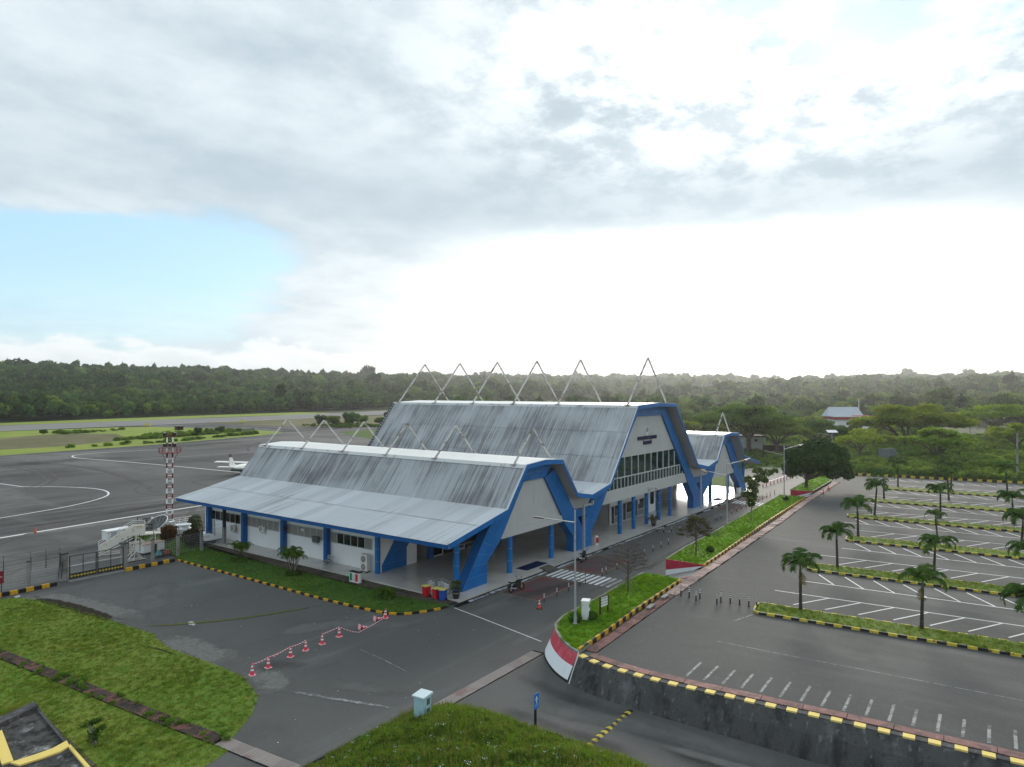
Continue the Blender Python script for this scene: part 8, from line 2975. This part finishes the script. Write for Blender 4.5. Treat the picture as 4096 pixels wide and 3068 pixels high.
# grass tufts
r4 = random.Random(3)
TF = [tuft_mesh('tuft_%d' % i, r4, n_, h, sp, m, w, ln) for i, (n_, h, sp, m, w, ln) in enumerate((
    (16, .11, .16, L_GRASS, .009, .9), (16, .14, .18, L_GRASS, .010, .9), (14, .10, .16, L_GRASS_D, .009, .9), (12, .15, .16, L_STRAW, .008, .8)))]
TM = [tuft_mesh('blade_%d' % i, r4, n_, h, sp, m, w, ln) for i, (n_, h, sp, m, w, ln) in enumerate((
    (18, .17, .17, L_GRASS_M, .011, .9), (18, .22, .18, L_GRASS_M, .011, .9), (16, .14, .16, L_GRASS, .010, .9), (14, .18, .15, L_GRASS_D, .010, .8)))]
TG = [tuft_mesh('mound_%d' % i, r4, n_, h, sp, m, w, ln) for i, (n_, h, sp, m, w, ln) in enumerate((
    (20, .42, .20, L_GRASS, .012, .8), (22, .30, .22, L_GRASS_M, .013, .9), (16, .50, .16, L_STRAW, .009, .8), (18, .28, .20, L_GRASS_D, .013, .8)))]
TG += [np_mesh('weed_%d' % i, *leaves(np.random.default_rng(640 + i), [(0, 0, .16, .26, .26, .17), (.15, .1, .12, .2, .2, .12)], 120, 0.075, .4, .6, .6), m) for i, m in enumerate((L_WEED, L_BUSH, L_FOREST2))]
TG.append(np_mesh('blossom', *leaves(np.random.default_rng(650), [(0, 0, .36, .18, .18, .06)], 7, 0.035, .2, .3, .6, 1.1), REFL))


def grass(name, label, poly, z, dens, seed, src, p, sc, edge=None, excl=None, zf=None):
    q = np.random.default_rng(seed)
    xs, ys = [a[0] for a in poly], [a[1] for a in poly]
    n_ = int((max(xs) - min(xs)) * (max(ys) - min(ys)) * dens)
    X, Y = q.uniform(min(xs), max(xs), n_), q.uniform(min(ys), max(ys), n_)
    ok = inside(poly, X, Y)
    if excl is not None:
        for e in excl:
            ok &= ~inside(e, X, Y)
    X, Y = X[ok], Y[ok]
    n_ = len(X)
    Z = zf(X, Y) if zf else np.full(n_, z)
    patch = 0.5 + 0.5 * np.sin(X * .7 + 1.3) * np.sin(Y * .55 + .4)
    s_ = q.uniform(sc[0], sc[1], n_) * (.75 + .5 * patch)
    rot = np.zeros((n_, 3))
    rot[:, 2] = q.uniform(0, 6.28, n_)
    return scatter(name, np.stack([X, Y, Z], 1), s_, rot, q.choice(len(src), n_, p=p), src, (label, 'grass'))


drain_ex = [(17.2, 60), (18.25, 48.9), (18.8, 42.4), (19.4, 36.9), (19.85, 33), (20.65, 33), (20.1, 37), (19.6, 42.5), (19.05, 49), (18.1, 60)]
slab_ex = [(15.8, 44.3), (15.3, 38.5), (15.0, 34), (9, 34), (9, 42.4)]
grass('grass', 'short mown grass of the large left lawn', LAWN_L, 0.012, 26, 901, TF, [.42, .28, .18, .12], (.5, 1.0), excl=[drain_ex, slab_ex])
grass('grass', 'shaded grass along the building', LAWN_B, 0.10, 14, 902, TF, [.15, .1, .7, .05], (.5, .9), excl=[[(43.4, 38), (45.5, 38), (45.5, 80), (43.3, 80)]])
for i, (poly, sd_, dn) in enumerate(((M1, 903, 34), (M2, 904, 16), (M3, 905, 8))):
    grass('grass', ('lush bright grass on the near median', 'lush bright grass on the middle median', 'grass under the mango tree')[i], poly, ZG - .03, dn, sd_, TM, [.4, .3, .2, .1], (.55, 1.1))
for i, (xn, yn, xf, yf) in enumerate(ISL[:4]):
    n1, f1 = (xn + SK * (yn - YE), YE), (xf + SK * (yf - YE), YE)
    grass('grass', '%s car park island grass strip' % ordinal(i), [(xn + .12, yn), n1, f1, (xf - .12, yf)], ZP + .17, 14 if i < 2 else 8, 910 + i, TF, [.45, .25, .15, .15], (.6, 1.1))
MOUND = [(18.3, 27.35), (28.9, 27.35), (30.4, 25.5), (30.4, 8), (20, 8), (18.3, 18)]
grass('mound_grass', 'tangle of tall grass and weeds covering the foreground mound', MOUND, 0, 60, 920, TG, [.25, .20, .16, .10, .14, .10, .03, .02], (.55, 1.15), zf=lambda X, Y: mound_h(X, Y) - .02)
grass('weeds', 'weeds pushing through the old drain in the lawn', [(17.0, 58), (18.1, 49), (18.7, 42.4), (19.3, 36.9), (19.8, 33), (20.7, 33), (20.3, 37), (19.8, 42.5), (19.2, 49), (18.3, 58)], .02, 2.2, 930, TG[4:7], [.4, .4, .2], (.4, 0.9))
grass('grass', 'long olive grass behind the mossy slab', [(9, 49), (9, 42.5), (13.6, 43.6), (15.3, 44.3), (15.6, 45.5), (13, 48)], 0.05, 40, 931, TG[:4], [.25, .15, .5, .1], (.6, 1.0))

# litter on the asphalt and lawn: small pale flecks
q = np.random.default_rng(77)
n_ = 90
X, Y = q.uniform(20, 44, n_), q.uniform(28, 70, n_)
FL = np_mesh('fleck', [(-.06, -.03, .012), (.05, -.04, .012), (.07, .03, .014), (-.03, .05, .012)], [(0, 1, 2, 3)], REFL)
rot = np.zeros((n_, 3))
rot[:, 2] = q.uniform(0, 6.28, n_)
scatter('litter', np.stack([X, Y, np.full(n_, .012)], 1), q.uniform(.25, .7, n_), rot, np.zeros(n_), [FL], ('small pale flecks of litter over the forecourt', 'litter'))

# ------------------------------------------------------------------ air
hz = MB().box((-500, -1300, -2.5), (4300, 3500, 118)).build('haze', [])
hm = bpy.data.materials.new('haze')
hm.use_nodes = True
hm.node_tree.nodes.clear()
pv = hm.node_tree.nodes.new('ShaderNodeVolumePrincipled')
pv.inputs['Color'].default_value = (0.93, 0.95, 0.97, 1)
pv.inputs['Density'].default_value = 0.000095
pv.inputs['Anisotropy'].default_value = 0.6
ho = hm.node_tree.nodes.new('ShaderNodeOutputMaterial')
hm.node_tree.links.new(pv.outputs[0], ho.inputs['Volume'])
hz.data.materials.append(hm)
tag(hz, kind='stuff')
